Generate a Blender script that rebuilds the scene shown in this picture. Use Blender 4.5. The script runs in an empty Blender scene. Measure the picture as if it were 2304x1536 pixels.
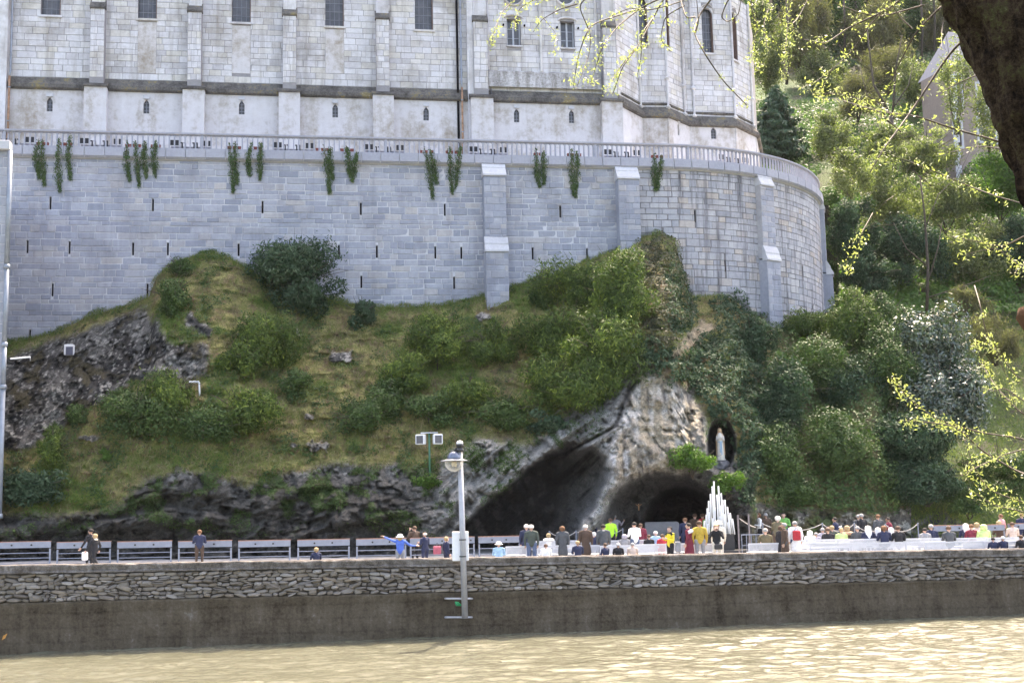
import bpy, bmesh, math, random
import numpy as np
from mathutils import Vector, Matrix
random.seed(7)
rng = np.random.default_rng(7)
sc = bpy.context.scene
col = sc.collection
R = math.radians

# ------------------------------------------------------------------ camera
F_PX, W_PX, H_PX = 2700.0, 2304.0, 1536.0
CAM = np.array([0.0, 0.0, 3.2])
PITCH, ROLL = math.atan((1100 - 768) / F_PX), 0.022
_f = np.array([0, math.cos(PITCH), math.sin(PITCH)])
_r0 = np.array([1.0, 0, 0]); _u0 = np.array([0, -math.sin(PITCH), math.cos(PITCH)])
_u = math.cos(ROLL) * _u0 + math.sin(ROLL) * _r0
_r = math.cos(ROLL) * _r0 - math.sin(ROLL) * _u0
cam_d = bpy.data.cameras.new('camera'); cam = bpy.data.objects.new('camera', cam_d); col.objects.link(cam)
cam_d.sensor_width = 36; cam_d.lens = 36 * F_PX / W_PX; cam_d.clip_end = 3000; cam_d.clip_start = 0.1
cam.matrix_world = Matrix(((_r[0], _u[0], -_f[0], CAM[0]), (_r[1], _u[1], -_f[1], CAM[1]), (_r[2], _u[2], -_f[2], CAM[2]), (0, 0, 0, 1)))
sc.camera = cam
# ------------------------------------------------------------------ sky and sun
SUN_EL, SUN_AZ = 57.0, 19.0
world = bpy.data.worlds.new('World'); sc.world = world; world.use_nodes = True
wn = world.node_tree.nodes; wl = world.node_tree.links
sky = wn.new('ShaderNodeTexSky'); sky.sky_type = 'NISHITA'; sky.sun_disc = False
sky.sun_elevation = R(SUN_EL); sky.sun_rotation = R(SUN_AZ); sky.altitude = 400; sky.dust_density = 5.0; sky.air_density = 0.8; sky.ozone_density = 0.3
wl.new(sky.outputs[0], wn['Background'].inputs[0]); wn['Background'].inputs[1].default_value = 0.15
sun_d = bpy.data.lights.new('sun', 'SUN'); sun_d.energy = 2.0; sun_d.angle = R(0.6); sun_d.color = (1.0, 0.95, 0.88)
sun = bpy.data.objects.new('sun', sun_d); col.objects.link(sun)
sun.rotation_euler = Vector((math.sin(R(SUN_AZ)) * math.cos(R(SUN_EL)), math.cos(R(SUN_AZ)) * math.cos(R(SUN_EL)), math.sin(R(SUN_EL)))).to_track_quat('Z', 'Y').to_euler()
sun.location = (60, 120, 140)
sc.view_settings.view_transform = 'Standard'; sc.view_settings.look = 'None'
sc.view_settings.exposure = 2.75; sc.view_settings.gamma = 1.0; sc.view_settings.use_curve_mapping = False
sc.view_settings.use_white_balance = True; sc.view_settings.white_balance_temperature = 7700; sc.view_settings.white_balance_tint = 12
sc.cycles.use_denoising = True
sc.cycles.max_bounces = 6; sc.cycles.transparent_max_bounces = 8

# ------------------------------------------------------------------ pixel helpers
def ray(px, py):
    px = np.asarray(px, float); py = np.asarray(py, float)
    return _f + _r * ((px - W_PX / 2) / F_PX)[..., None] - _u * ((py - H_PX / 2) / F_PX)[..., None]
def at(px, py, y):                      # point on the ray at world distance y
    d = ray(px, py); t = (np.asarray(y, float)) / d[..., 1]
    return CAM + d * t[..., None]
def at_z(px, py, z):
    d = ray(px, py); t = (z - CAM[2]) / d[..., 2]
    return CAM + d * t[..., None]
def proj(p):
    v = np.asarray(p, float) - CAM
    a = v @ _r; b = v @ _u; c = v @ _f
    return W_PX / 2 + F_PX * a / c, H_PX / 2 - F_PX * b / c
def V(p): return (float(p[0]), float(p[1]), float(p[2]))

# ------------------------------------------------------------------ noise
_perm = np.random.default_rng(3).permutation(256); _perm = np.concatenate([_perm, _perm, _perm])
_grad = np.random.default_rng(4).normal(size=(256, 3)); _grad /= np.linalg.norm(_grad, axis=1)[:, None]
def perlin(x, y, z):
    x, y, z = np.broadcast_arrays(np.asarray(x, float), np.asarray(y, float), np.asarray(z, float))
    xi = np.floor(x).astype(int); yi = np.floor(y).astype(int); zi = np.floor(z).astype(int)
    xf, yf, zf = x - xi, y - yi, z - zi
    u, v, w = [t * t * t * (t * (t * 6 - 15) + 10) for t in (xf, yf, zf)]
    out = 0
    for dx in (0, 1):
        for dy in (0, 1):
            for dz in (0, 1):
                h = _perm[_perm[_perm[(xi + dx) & 255] + ((yi + dy) & 255)] + ((zi + dz) & 255)]
                g = _grad[h]
                d = g[..., 0] * (xf - dx) + g[..., 1] * (yf - dy) + g[..., 2] * (zf - dz)
                out = out + d * (u if dx else 1 - u) * (v if dy else 1 - v) * (w if dz else 1 - w)
    return out * 1.6
def fbm(x, y, z, o=4, ridged=False):
    a, f, s, n = 1.0, 1.0, 0.0, 0.0
    for i in range(o):
        p = perlin(x * f + 17 * i, y * f, z * f + 5 * i)
        s = s + a * ((1 - 2 * np.abs(p)) if ridged else p); n += a
        a *= 0.5; f *= 2.07
    return s / n
def sstep(a, b, x):
    t = np.clip((x - a) / (b - a), 0, 1); return t * t * (3 - 2 * t)
def poly_sd(px, py, pts):               # signed distance to a polygon, inside positive
    pts = np.array(pts, float); d = np.full(np.shape(px), 1e9); inside = np.zeros(np.shape(px), bool)
    n = len(pts)
    for i in range(n):
        a, b = pts[i], pts[(i + 1) % n]; e = b - a
        wx, wy = px - a[0], py - a[1]
        t = np.clip((wx * e[0] + wy * e[1]) / (e @ e + 1e-9), 0, 1)
        d = np.minimum(d, np.hypot(wx - e[0] * t, wy - e[1] * t))
        c = ((a[1] > py) != (b[1] > py)) & (px < (b[0] - a[0]) * (py - a[1]) / (b[1] - a[1] + 1e-12) + a[0])
        inside ^= c
    return np.where(inside, d, -d)

# ------------------------------------------------------------------ objects
def tag(o, label=None, cat=None, group=None, kind=None):
    if label: o['label'] = label
    if cat: o['category'] = cat
    if group: o['group'] = group
    if kind: o['kind'] = kind
    return o
def thing(name, label, cat, loc=(0, 0, 0), rz=0, group=None, scale=None):
    o = bpy.data.objects.new(name, None); col.objects.link(o); o.empty_display_size = 0.2
    o.location = V(loc); o.rotation_euler = (0, 0, rz)
    if scale: o.scale = scale
    return tag(o, label, cat, group)
def fast_mesh(name, verts, quads, smooth=False, attr=None):
    """verts (N,3), quads (M,3 or 4)"""
    verts = np.ascontiguousarray(verts, dtype=np.float32); quads = np.ascontiguousarray(quads, dtype=np.int32)
    k = quads.shape[1]; me = bpy.data.meshes.new(name)
    me.vertices.add(len(verts)); me.vertices.foreach_set('co', verts.ravel())
    me.loops.add(quads.size); me.loops.foreach_set('vertex_index', quads.ravel())
    me.polygons.add(len(quads)); me.polygons.foreach_set('loop_start', np.arange(0, quads.size, k, dtype=np.int32))
    me.polygons.foreach_set('use_smooth', np.full(len(quads), smooth))
    me.update(calc_edges=True); me.validate()
    for an, arr in (attr or {}).items():
        arr = np.asarray(arr, dtype=np.float32)
        if arr.ndim == 2:
            c = me.color_attributes.new(an, 'FLOAT_COLOR', 'POINT')
            rgba = np.ones((len(verts), 4), np.float32); rgba[:, :3] = arr; c.data.foreach_set('color', rgba.ravel())
        else:
            c = me.attributes.new(an, 'FLOAT', 'POINT'); c.data.foreach_set('value', arr)
    return me
def link(name, me, m=None, parent=None, loc=None):
    o = bpy.data.objects.new(name, me); col.objects.link(o)
    if m is not None:
        if not isinstance(m, (list, tuple)): m = [m]
        if len(me.materials) == 0:
            for x in m: me.materials.append(x)
    if parent is not None: o.parent = parent
    if loc is not None: o.location = V(loc)
    return o
class MB:
    """collects simple solids into one mesh; origin = point the coordinates are taken from"""
    def __init__(s, origin=(0, 0, 0)): s.v = []; s.f = []; s.o = np.array(origin, float); s.mi = []; s.cur = 0
    def add(s, verts, faces):
        n = len(s.v); s.v += [tuple(np.asarray(p, float) - s.o) for p in verts]
        s.f += [tuple(n + i for i in f) for f in faces]; s.mi += [s.cur] * len(faces)
    def box(s, c, size, rz=0.0, bev=0.0, M=None, top=(1, 1)):
        hx, hy, hz = [q / 2 for q in size]; P = []
        if bev <= 0:
            for z, kx, ky in ((-hz, 1, 1), (hz, top[0], top[1])):
                P += [(-hx * kx, -hy * ky, z), (hx * kx, -hy * ky, z), (hx * kx, hy * ky, z), (-hx * kx, hy * ky, z)]
            Fs = [(3, 2, 1, 0), (4, 5, 6, 7), (0, 1, 5, 4), (1, 2, 6, 5), (2, 3, 7, 6), (3, 0, 4, 7)]
        else:
            b = bev
            for z, i in ((-hz, b), (-hz + b, 0), (hz - b, 0), (hz, b)):
                P += [(-hx + i, -hy + i, z), (hx - i, -hy + i, z), (hx - i, hy - i, z), (-hx + i, hy - i, z)]
            Fs = [(3, 2, 1, 0), (12, 13, 14, 15)]
            for k in (0, 4, 8):
                for j in range(4): Fs.append((k + j, k + (j + 1) % 4, k + 4 + (j + 1) % 4, k + 4 + j))
        ca, sa = math.cos(rz), math.sin(rz); out = []
        for p in P:
            if M is not None: p = tuple(M @ Vector(p))
            out.append((c[0] + p[0] * ca - p[1] * sa, c[1] + p[0] * sa + p[1] * ca, c[2] + p[2]))
        s.add(out, Fs); return s
    def tube(s, pts, rad, n=8, caps=True):
        pts = [Vector(V(p)) for p in pts]
        if not isinstance(rad, (list, tuple, np.ndarray)): rad = [rad] * len(pts)
        rings = []; up = None
        for i, p in enumerate(pts):
            d = (pts[min(i + 1, len(pts) - 1)] - pts[max(i - 1, 0)])
            d = d.normalized() if d.length > 1e-9 else Vector((0, 0, 1))
            if up is None: up = Vector((0, 0, 1)) if abs(d.z) < 0.9 else Vector((1, 0, 0))
            a = d.cross(up).normalized(); b = a.cross(d).normalized(); up = b
            rings.append([p + (a * math.cos(2 * math.pi * k / n) + b * math.sin(2 * math.pi * k / n)) * rad[i] for k in range(n)])
        vs = [q for r_ in rings for q in r_]; fs = []
        for i in range(len(pts) - 1):
            for k in range(n): fs.append((i * n + k, i * n + (k + 1) % n, (i + 1) * n + (k + 1) % n, (i + 1) * n + k))
        if caps: fs += [tuple(range(n))[::-1], tuple((len(pts) - 1) * n + k for k in range(n))]
        s.add(vs, fs); return s
    def lathe(s, c, prof, n=20, sx=1, sy=1):
        vs = [(c[0] + r_ * math.cos(2 * math.pi * k / n) * sx, c[1] + r_ * math.sin(2 * math.pi * k / n) * sy, c[2] + z) for r_, z in prof for k in range(n)]
        fs = [(i * n + k, i * n + (k + 1) % n, (i + 1) * n + (k + 1) % n, (i + 1) * n + k) for i in range(len(prof) - 1) for k in range(n)]
        fs += [tuple(range(n))[::-1], tuple((len(prof) - 1) * n + k for k in range(n))]
        s.add(vs, fs); return s
    def build(s, name, m, parent=None, smooth=False, loc=None):
        me = bpy.data.meshes.new(name); me.from_pydata(s.v, [], s.f)
        o = link(name, me, m, parent, loc)
        if any(s.mi): me.polygons.foreach_set('material_index', s.mi)
        if smooth: me.polygons.foreach_set('use_smooth', [len(f) <= 4 for f in s.f])
        me.update(); return o

# ------------------------------------------------------------------ materials
class NT:
    def __init__(s, name):
        s.m = bpy.data.materials.new(name); s.m.use_nodes = True; s.t = s.m.node_tree; s.b = s.t.nodes['Principled BSDF']
        s.out = s.t.nodes['Material Output']
    def n(s, t, **k):
        x = s.t.nodes.new(t)
        for a, b in k.items(): setattr(x, a, b)
        return x
    def l(s, a, b): s.t.links.new(a, b)
    def pos(s, scale=(1, 1, 1)):
        g = s.n('ShaderNodeNewGeometry'); m_ = s.n('ShaderNodeMapping'); m_.inputs['Scale'].default_value = scale
        s.l(g.outputs['Position'], m_.inputs[0]); return m_.outputs[0]
    def noise(s, vec, scale, detail=4, rough=0.6):
        x = s.n('ShaderNodeTexNoise'); x.inputs['Scale'].default_value = scale; x.inputs['Detail'].default_value = detail
        x.inputs['Roughness'].default_value = rough; s.l(vec, x.inputs['Vector']); return x.outputs['Fac']
    def ramp(s, fac, stops, interp='LINEAR'):
        x = s.n('ShaderNodeValToRGB'); e = x.color_ramp; e.interpolation = interp
        while len(e.elements) < len(stops): e.elements.new(0.5)
        for el, (p, c) in zip(e.elements, stops): el.position = p; el.color = (*c, 1) if len(c) == 3 else c
        s.l(fac, x.inputs[0]); return x.outputs[0]
    def mix(s, fac, a, b, mode='MIX'):
        x = s.n('ShaderNodeMix', data_type='RGBA', blend_type=mode)
        for sock, v in ((x.inputs[0], fac), (x.inputs[6], a), (x.inputs[7], b)):
            if isinstance(v, (int, float)): sock.default_value = v
            elif isinstance(v, tuple): sock.default_value = (*v, 1) if len(v) == 3 else v
            else: s.l(v, sock)
        return x.outputs[2]
    def math(s, op, a, b=None, clamp=False):
        x = s.n('ShaderNodeMath', operation=op, use_clamp=clamp)
        for i, v in enumerate((a, b)):
            if v is None: continue
            if isinstance(v, (int, float)): x.inputs[i].default_value = v
            else: s.l(v, x.inputs[i])
        return x.outputs[0]
    def bump(s, h, strength=0.5, dist=0.02):
        x = s.n('ShaderNodeBump'); x.inputs['Strength'].default_value = strength; x.inputs['Distance'].default_value = dist
        s.l(h, x.inputs['Height']); s.l(x.outputs[0], s.b.inputs['Normal']); return x
    def rand(s):                        # one value per object and per island
        o = s.n('ShaderNodeObjectInfo').outputs['Random']; g = s.n('ShaderNodeNewGeometry').outputs['Random Per Island']
        return s.math('FRACT', s.math('ADD', o, g))
def plain(name, c, rough=0.6, metal=0.0, var=0.12, scale=6.0, bump=0.0, spec=None):
    t = NT(name); v = t.noise(t.pos(), scale, 3)
    d = tuple(x * (1 - var) for x in c); l_ = tuple(min(1, x * (1 + var)) for x in c)
    t.l(t.ramp(v, [(0.3, d), (0.7, l_)]), t.b.inputs['Base Color'])
    t.b.inputs['Roughness'].default_value = rough; t.b.inputs['Metallic'].default_value = metal
    if spec is not None: t.b.inputs['Specular IOR Level'].default_value = spec
    if bump: t.bump(t.noise(t.pos(), scale * 4, 4), bump, 0.02)
    return t.m
_mc = {}
def cloth(c, rough=0.85):
    k = tuple(round(x, 3) for x in c)
    if k not in _mc: _mc[k] = plain('cloth', k, rough, 0, 0.18, 9.0)
    return _mc[k]
def stone(name, cols, stain=(0.1, 0.1, 0.1), stain_amt=0.35, bump=0.35, streak=0.0, fine=9.0, tint=None):
    """masonry: each stone its own shade, worn and stained"""
    t = NT(name); r_ = t.rand(); cols = cols if len(cols) > 1 else cols * 2
    base = t.ramp(r_, [(i / max(1, len(cols) - 1) * 0.999, c) for i, c in enumerate(cols)])
    p = t.pos(); n1 = t.noise(p, 0.45, 5, 0.65); n2 = t.noise(p, fine, 5, 0.7)
    base = t.mix(t.ramp(n2, [(0.3, (0, 0, 0)), (0.75, (0.5, 0.5, 0.5))]), base, t.mix(0.5, base, (1, 1, 1), 'OVERLAY'))
    base = t.mix(t.math('MULTIPLY', t.ramp(n1, [(0.48, (0, 0, 0)), (0.75, (1, 1, 1))]), stain_amt), base, stain)
    if streak:
        s_ = t.noise(t.pos((1.6, 1.6, 0.10)), 1.0, 5, 0.7)
        base = t.mix(t.math('MULTIPLY', t.ramp(s_, [(0.5, (0, 0, 0)), (0.68, (1, 1, 1))]), streak), base, stain)
    if tint: base = t.mix(t.ramp(t.noise(p, 0.3, 3), [(0.5, (0, 0, 0)), (0.7, (0.6, 0.6, 0.6))]), base, tint)
    t.l(base, t.b.inputs['Base Color']); t.b.inputs['Roughness'].default_value = 0.9
    t.b.inputs['Specular IOR Level'].default_value = 0.25
    t.bump(n2, bump, 0.03); return t.m
def worn(name, stops, scale=1.2, streaky=0.5, bump=1.0, lines=0.0):
    """poured or weathered surface: broad patches, runs of water, pits"""
    t = NT(name); p = t.pos(); a = t.noise(p, scale, 7, 0.72); b = t.noise(t.pos((2.2, 2.2, 0.22)), scale * 1.2, 6, 0.7); c = t.noise(p, scale * 9, 5, 0.75)
    f = t.math('ADD', t.math('MULTIPLY', a, 1 - streaky), t.math('MULTIPLY', b, streaky)); f = t.math('ADD', f, t.math('MULTIPLY', t.math('SUBTRACT', c, 0.5), 0.45))
    if lines:
        w = t.n('ShaderNodeTexWave', wave_type='BANDS', bands_direction='Z'); t.l(p, w.inputs[0]); w.inputs['Scale'].default_value = 0.55; w.inputs['Distortion'].default_value = 1.2; w.inputs['Detail'].default_value = 3
        f = t.math('SUBTRACT', f, t.math('MULTIPLY', t.math('POWER', w.outputs['Fac'], 14), lines))
    t.l(t.ramp(f, stops), t.b.inputs['Base Color']); t.b.inputs['Roughness'].default_value = 0.95; t.b.inputs['Specular IOR Level'].default_value = 0.1; t.bump(c, bump, 0.05); return t.m
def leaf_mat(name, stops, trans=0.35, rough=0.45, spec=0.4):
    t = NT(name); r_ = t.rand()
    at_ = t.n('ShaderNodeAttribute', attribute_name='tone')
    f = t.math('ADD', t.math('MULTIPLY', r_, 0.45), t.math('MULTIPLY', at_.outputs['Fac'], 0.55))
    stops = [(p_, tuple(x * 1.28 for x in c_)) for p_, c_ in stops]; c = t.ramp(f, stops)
    t.l(c, t.b.inputs['Base Color']); t.b.inputs['Roughness'].default_value = rough; t.b.inputs['Specular IOR Level'].default_value = spec
    tr = t.n('ShaderNodeBsdfTranslucent'); t.l(t.mix(1.0, c, (1.0, 1.25, 0.55), 'MULTIPLY'), tr.inputs[0])
    ms = t.n('ShaderNodeMixShader'); ms.inputs[0].default_value = trans
    t.l(t.b.outputs[0], ms.inputs[1]); t.l(tr.outputs[0], ms.inputs[2]); t.l(ms.outputs[0], t.out.inputs[0]); return t.m
# ================================================================== masonry helpers
class Path:
    """a wall line seen from above: table of s, x, y, heading"""
    def __init__(s, pts):
        s.p = np.array(pts, float); d = np.hypot(*np.diff(s.p, axis=0).T); s.s = np.concatenate([[0], np.cumsum(d)])
        e = np.diff(s.p, axis=0); s.h = np.unwrap(np.arctan2(e[:, 1], e[:, 0]))
        s.smooth = False
    def xy(s, q): return np.stack([np.interp(q, s.s, s.p[:, 0]), np.interp(q, s.s, s.p[:, 1])], -1)
    def head(s, q):
        q = np.asarray(q, float)
        if s.smooth: return np.interp(q, (s.s[1:] + s.s[:-1]) / 2, s.h)
        return s.h[np.clip(np.searchsorted(s.s, q, side='right') - 1, 0, len(s.h) - 1)]
    def P(s, q, z, off=0.0):            # off > 0 towards the viewer
        q = np.asarray(q, float); xy = s.xy(q); h = s.head(q)
        z = np.broadcast_to(np.asarray(z, float), q.shape)
        return np.stack([xy[..., 0] + np.sin(h) * off, xy[..., 1] - np.cos(h) * off, z], -1)
    def hit(s, px, py, off=0.0):        # pixel -> (s, z) on the visible face
        d = ray(px, py); k = d[0] / d[1]
        q = np.linspace(0, s.s[-1], 4000); P_ = s.P(q, 0, off); kk = P_[:, 0] / P_[:, 1]
        j = np.argmax(kk) + 1; i = int(np.argmin(np.abs(kk[:j] - k))); y = P_[i, 1]
        return float(q[i]), float(CAM[2] + d[2] / d[1] * y)
def wall_panel(path, s0, s1, z0, z1, holes, depth=0.3, off=0.0, step=1.5):
    """wall sheet with real rectangular openings and their reveals; returns verts, quads"""
    ss = sorted({round(x, 4) for x in [s0, s1] + [h[0] for h in holes] + [h[1] for h in holes] + list(np.arange(s0, s1, step)) + [q for q in path.s if s0 < q < s1] if s0 <= x <= s1})
    zz = sorted({round(x, 4) for x in [z0, z1] + [h[2] for h in holes] + [h[3] for h in holes] if z0 <= x <= z1})
    vs, fs = [], []
    def quad(a, b, c, d): n = len(vs); vs.extend([a, b, c, d]); fs.append((n, n + 1, n + 2, n + 3))
    for i in range(len(ss) - 1):
        if ss[i + 1] - ss[i] < 1e-3: continue
        cs = (ss[i] + ss[i + 1]) / 2; hh = [h for h in holes if h[0] < cs < h[1]]
        e = 1e-3
        A = path.P(ss[i] + e * 0, 0, off); 
        h_ = path.head(cs); o = np.array([math.sin(h_) * off, -math.cos(h_) * off, 0])
        a0 = np.array([*path.xy(ss[i]), 0]) + o; b0 = np.array([*path.xy(ss[i + 1]), 0]) + o
        j0 = 0
        while j0 < len(zz) - 1:
            cz = (zz[j0] + zz[j0 + 1]) / 2
            if not any(h[2] < cz < h[3] for h in hh):
                za, zb = zz[j0], zz[j0 + 1]
                quad(a0 + [0, 0, za], b0 + [0, 0, za], b0 + [0, 0, zb], a0 + [0, 0, zb])
            j0 += 1
    for (a, b, c, d) in holes:
        h_ = path.head((a + b) / 2); n_ = np.array([math.sin(h_), -math.cos(h_), 0])
        A = np.array([*path.xy(a), 0]) + n_ * off; B = np.array([*path.xy(b), 0]) + n_ * off
        A2, B2 = A - n_ * depth, B - n_ * depth; zc, zd = np.array([0, 0, c]), np.array([0, 0, d])
        quad(A + zc, A2 + zc, A2 + zd, A + zd); quad(B2 + zc, B + zc, B + zd, B2 + zd)
        quad(A + zc, B + zc, B2 + zc, A2 + zc); quad(A2 + zd, B2 + zd, B + zd, A + zd)
        quad(A2 + zc, B2 + zc, B2 + zd, A2 + zd)
    return np.array(vs), np.array(fs)
def block_variants(name, n=5, bev=0.08, jit=0.05, seed=1):
    g = np.random.default_rng(seed); out = []
    for k in range(n):
        def ring(y, i): return [[-0.5 + i, y, -0.5 + i * 1.6], [0.5 - i, y, -0.5 + i * 1.6], [0.5 - i, y, 0.5 - i * 1.6], [-0.5 + i, y, 0.5 - i * 1.6]]
        v = np.array(ring(0.5, 0) + ring(-0.2, 0) + ring(-0.5, bev * 0.45))
        j = g.uniform(-jit, jit, (4, 2)); j[:, 0] *= 0.4
        for q in range(3): v[q * 4:q * 4 + 4, [0, 2]] += j
        v[8:, 1] += g.uniform(-0.12, 0.12, 4)
        f = []
        for a in (0, 4):
            for q in range(4): f.append((a + q, a + (q + 1) % 4, a + 4 + (q + 1) % 4, a + 4 + q))
        f.append((8, 9, 10, 11)); out.append((v, np.array(f)))
    return out
def place_blocks(path, blocks, name, m, parent, keep=300, depth=0.10, off=0.0, variants=None, rank=None, seed=0, tilt=0.0, joined_name=None, dvar=0.3):
    """blocks: (s, z, w, h) centres. The largest are objects that share meshes, the rest one joined part"""
    g = np.random.default_rng(seed); variants = variants or block_variants(name)
    meshes = [fast_mesh(name, v, f) for v, f in variants]
    for me in meshes: me.materials.append(m)
    o_par = np.array(parent.location) if parent is not None else np.zeros(3)
    order = sorted(range(len(blocks)), key=lambda i: -(rank(blocks[i]) if rank else blocks[i][2] * blocks[i][3]))
    VV, FF, n = [], [], 0
    for r_, i in enumerate(order):
        s_, z, w, h = blocks[i][:4]; hd = float(path.head(s_)); k = int(g.integers(len(variants)))
        d = depth * (1 + g.uniform(-dvar, dvar)); p = path.P(s_, z, off + d * 0.5 - 0.03)
        ty = g.normal(0, tilt) if tilt else 0.0
        if r_ < keep:
            o = bpy.data.objects.new(name, meshes[k]); col.objects.link(o); o.parent = parent
            o.location = V(p - o_par); o.rotation_euler = (0, ty, hd); o.scale = (w, d, h)
        else:
            v, f = variants[k]; q = v * [w, d, h]
            ct, st = math.cos(ty), math.sin(ty); q = np.stack([q[:, 0] * ct + q[:, 2] * st, q[:, 1], -q[:, 0] * st + q[:, 2] * ct], -1)
            c_, s2 = math.cos(hd), math.sin(hd)
            q = np.stack([q[:, 0] * c_ - q[:, 1] * s2, q[:, 0] * s2 + q[:, 1] * c_, q[:, 2]], -1) + p - o_par
            VV.append(q); FF.append(f + n); n += len(q)
    if VV:
        o = link(joined_name or name + 'work', fast_mesh(name, np.concatenate(VV), np.concatenate(FF)), m, parent); o['kind'] = 'stuff'
        return o
def lay_courses(s0, s1, z0, z1, hr, wr, gap, g, hide=None, holes=(), split=()):
    out = []; z = z0
    while z < z1 - 0.05:
        h = g.uniform(*hr); h = min(h, z1 - z)
        if z1 - z - h < hr[0] * 0.5: h = z1 - z
        s = s0 - g.uniform(0, wr[1]) * 0.5
        while s < s1 - 0.02:
            w = g.uniform(*wr); a, b = max(s, s0), min(s + w, s1); s += w
            if s1 - s < wr[0] * 0.4: b = s1; s = s1
            if b - a < 0.08: continue
            segs = [(a, b)]
            for (ha, hb, hc, hd_) in holes:
                if hc < z + h - 0.02 and hd_ > z + 0.02:
                    new = []
                    for (p, q) in segs:
                        if hb <= p or ha >= q: new.append((p, q)); continue
                        if ha - p > 0.06: new.append((p, ha))
                        if q - hb > 0.06: new.append((hb, q))
                    segs = new
            for sp in split:
                segs = [t for (p, q) in segs for t in ([(p, sp), (sp, q)] if p < sp < q else [(p, q)]) if t[1] - t[0] > 0.05]
            for (p, q) in segs:
                if hide is not None and hide((p + q) / 2, z + h / 2): continue
                out.append(((p + q) / 2, z + h / 2, q - p - gap, h - gap))
        z += h
    return out

# ================================================================== lines of the place
RW0 = at_z(-160, 1472 + 160 * 0.038, -3.0); RW1 = at_z(2560, 1382 - 256 * 0.038, -3.0)
river_path = Path([RW0[:2], RW1[:2]])
TH = math.atan(0.155)
A0 = np.array([-78.0, 80 - 0.155 * 78]); A1 = np.array([11.0, 80 + 0.155 * 11]); RAD = 17.0
_c = A1 + RAD * np.array([-math.sin(TH), math.cos(TH)])
_arc = [_c + RAD * np.array([math.sin(TH + a), -math.cos(TH + a)]) for a in np.linspace(0, R(135), 46)[1:]]
terr_path = Path([A0, A1] + _arc); terr_path.smooth = True
def facade_pt(px, D): p = at(px, 220, D); return (float(p[0]), float(p[1]))
fac_pts = [(-88.0, 86 - 0.155 * 88), facade_pt(1390, 87.6), facade_pt(1440, 90.7), facade_pt(1500, 90.9), facade_pt(1545, 93.2),
           facade_pt(1650, 93.9), facade_pt(1692, 96.6), facade_pt(1700, 103), facade_pt(1600, 112)]
fac_path = Path(fac_pts)
Z_RAIL = 26.9; Z_COP = 25.1; Z_FLOOR = 25.75; Z_CORN = 31.7

def top_at(px):                         # height of the promenade parapet above the river
    return float(at(px, 1272 - 0.016 * px, at_z(px, 1472 - 0.038 * px, -3.0)[1])[2])
def river_px_s(px): return river_path.hit(px, 1300)[0]
ZTL, ZTR = top_at(0), top_at(2304); XL, XR = at_z(0, 1472, -3.0)[0], at_z(2304, 1384, -3.0)[0]
def par_top(x): return ZTL + (ZTR - ZTL) * (x - XL) / (XR - XL)
def ground_z(x, y=None): return par_top(x) - 0.56

# ================================================================== materials of the masonry
M_rub = stone('rubble_stone', [(0.12, 0.10, 0.082), (0.21, 0.185, 0.16), (0.165, 0.14, 0.112), (0.30, 0.275, 0.25), (0.20, 0.16, 0.118), (0.15, 0.135, 0.125)], (0.06, 0.055, 0.045), 0.5, 0.6, fine=14)
M_rubm = stone('rubble_mortar', [(0.075, 0.062, 0.05)], (0.04, 0.035, 0.03), 0.7, 0.5, fine=10)
M_conc = worn('stained_concrete', [(0.30, (0.022, 0.017, 0.011)), (0.42, (0.062, 0.048, 0.032)), (0.52, (0.088, 0.070, 0.048)), (0.62, (0.115, 0.095, 0.07)), (0.75, (0.20, 0.185, 0.16))], 0.9, 0.45, 1.0, 0.05)
M_cap = worn('parapet_cap', [(0.33, (0.05, 0.042, 0.036)), (0.45, (0.12, 0.105, 0.09)), (0.56, (0.19, 0.17, 0.155)), (0.68, (0.30, 0.28, 0.26))], 2.6, 0.1)
M_ash = stone('grey_ashlar', [(0.235, 0.245, 0.29), (0.29, 0.30, 0.345), (0.34, 0.345, 0.385), (0.215, 0.23, 0.275), (0.30, 0.31, 0.355), (0.37, 0.35, 0.35), (0.26, 0.275, 0.32), (0.32, 0.325, 0.365)], (0.165, 0.17, 0.195), 0.5, 0.4, fine=4, streak=0.35)
M_mor = stone('pale_mortar', [(0.46, 0.455, 0.48), (0.40, 0.40, 0.425)], (0.13, 0.12, 0.12), 0.9, 0.3, fine=3)
M_ash2 = stone('streaked_ashlar', [(0.28, 0.285, 0.31), (0.34, 0.34, 0.365), (0.39, 0.38, 0.39), (0.31, 0.31, 0.335), (0.41, 0.36, 0.32)], (0.085, 0.085, 0.095), 0.45, 0.3, streak=1.0, fine=5)
M_mor2 = stone('dark_mortar', [(0.16, 0.15, 0.155)], (0.08, 0.08, 0.08), 0.7, 0.3, fine=3)
M_capstone = stone('light_capstone', [(0.42, 0.415, 0.435), (0.48, 0.475, 0.49)], (0.26, 0.26, 0.26), 0.4, 0.2, fine=6)
M_lime = stone('pale_limestone', [(0.50, 0.48, 0.495), (0.55, 0.53, 0.545), (0.60, 0.58, 0.595), (0.54, 0.50, 0.455), (0.44, 0.425, 0.44), (0.58, 0.555, 0.565)], (0.26, 0.225, 0.19), 0.8, 0.2, streak=0.55, fine=5)
M_limej = stone('limestone_joint', [(0.26, 0.245, 0.25)], (0.15, 0.14, 0.13), 0.5, 0.2, fine=4)
M_plinth = worn('smooth_plinth', [(0.33, (0.30, 0.25, 0.20)), (0.44, (0.44, 0.40, 0.37)), (0.52, (0.56, 0.53, 0.53)), (0.70, (0.64, 0.62, 0.63))], 0.20, 0.45, 0.2)
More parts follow.
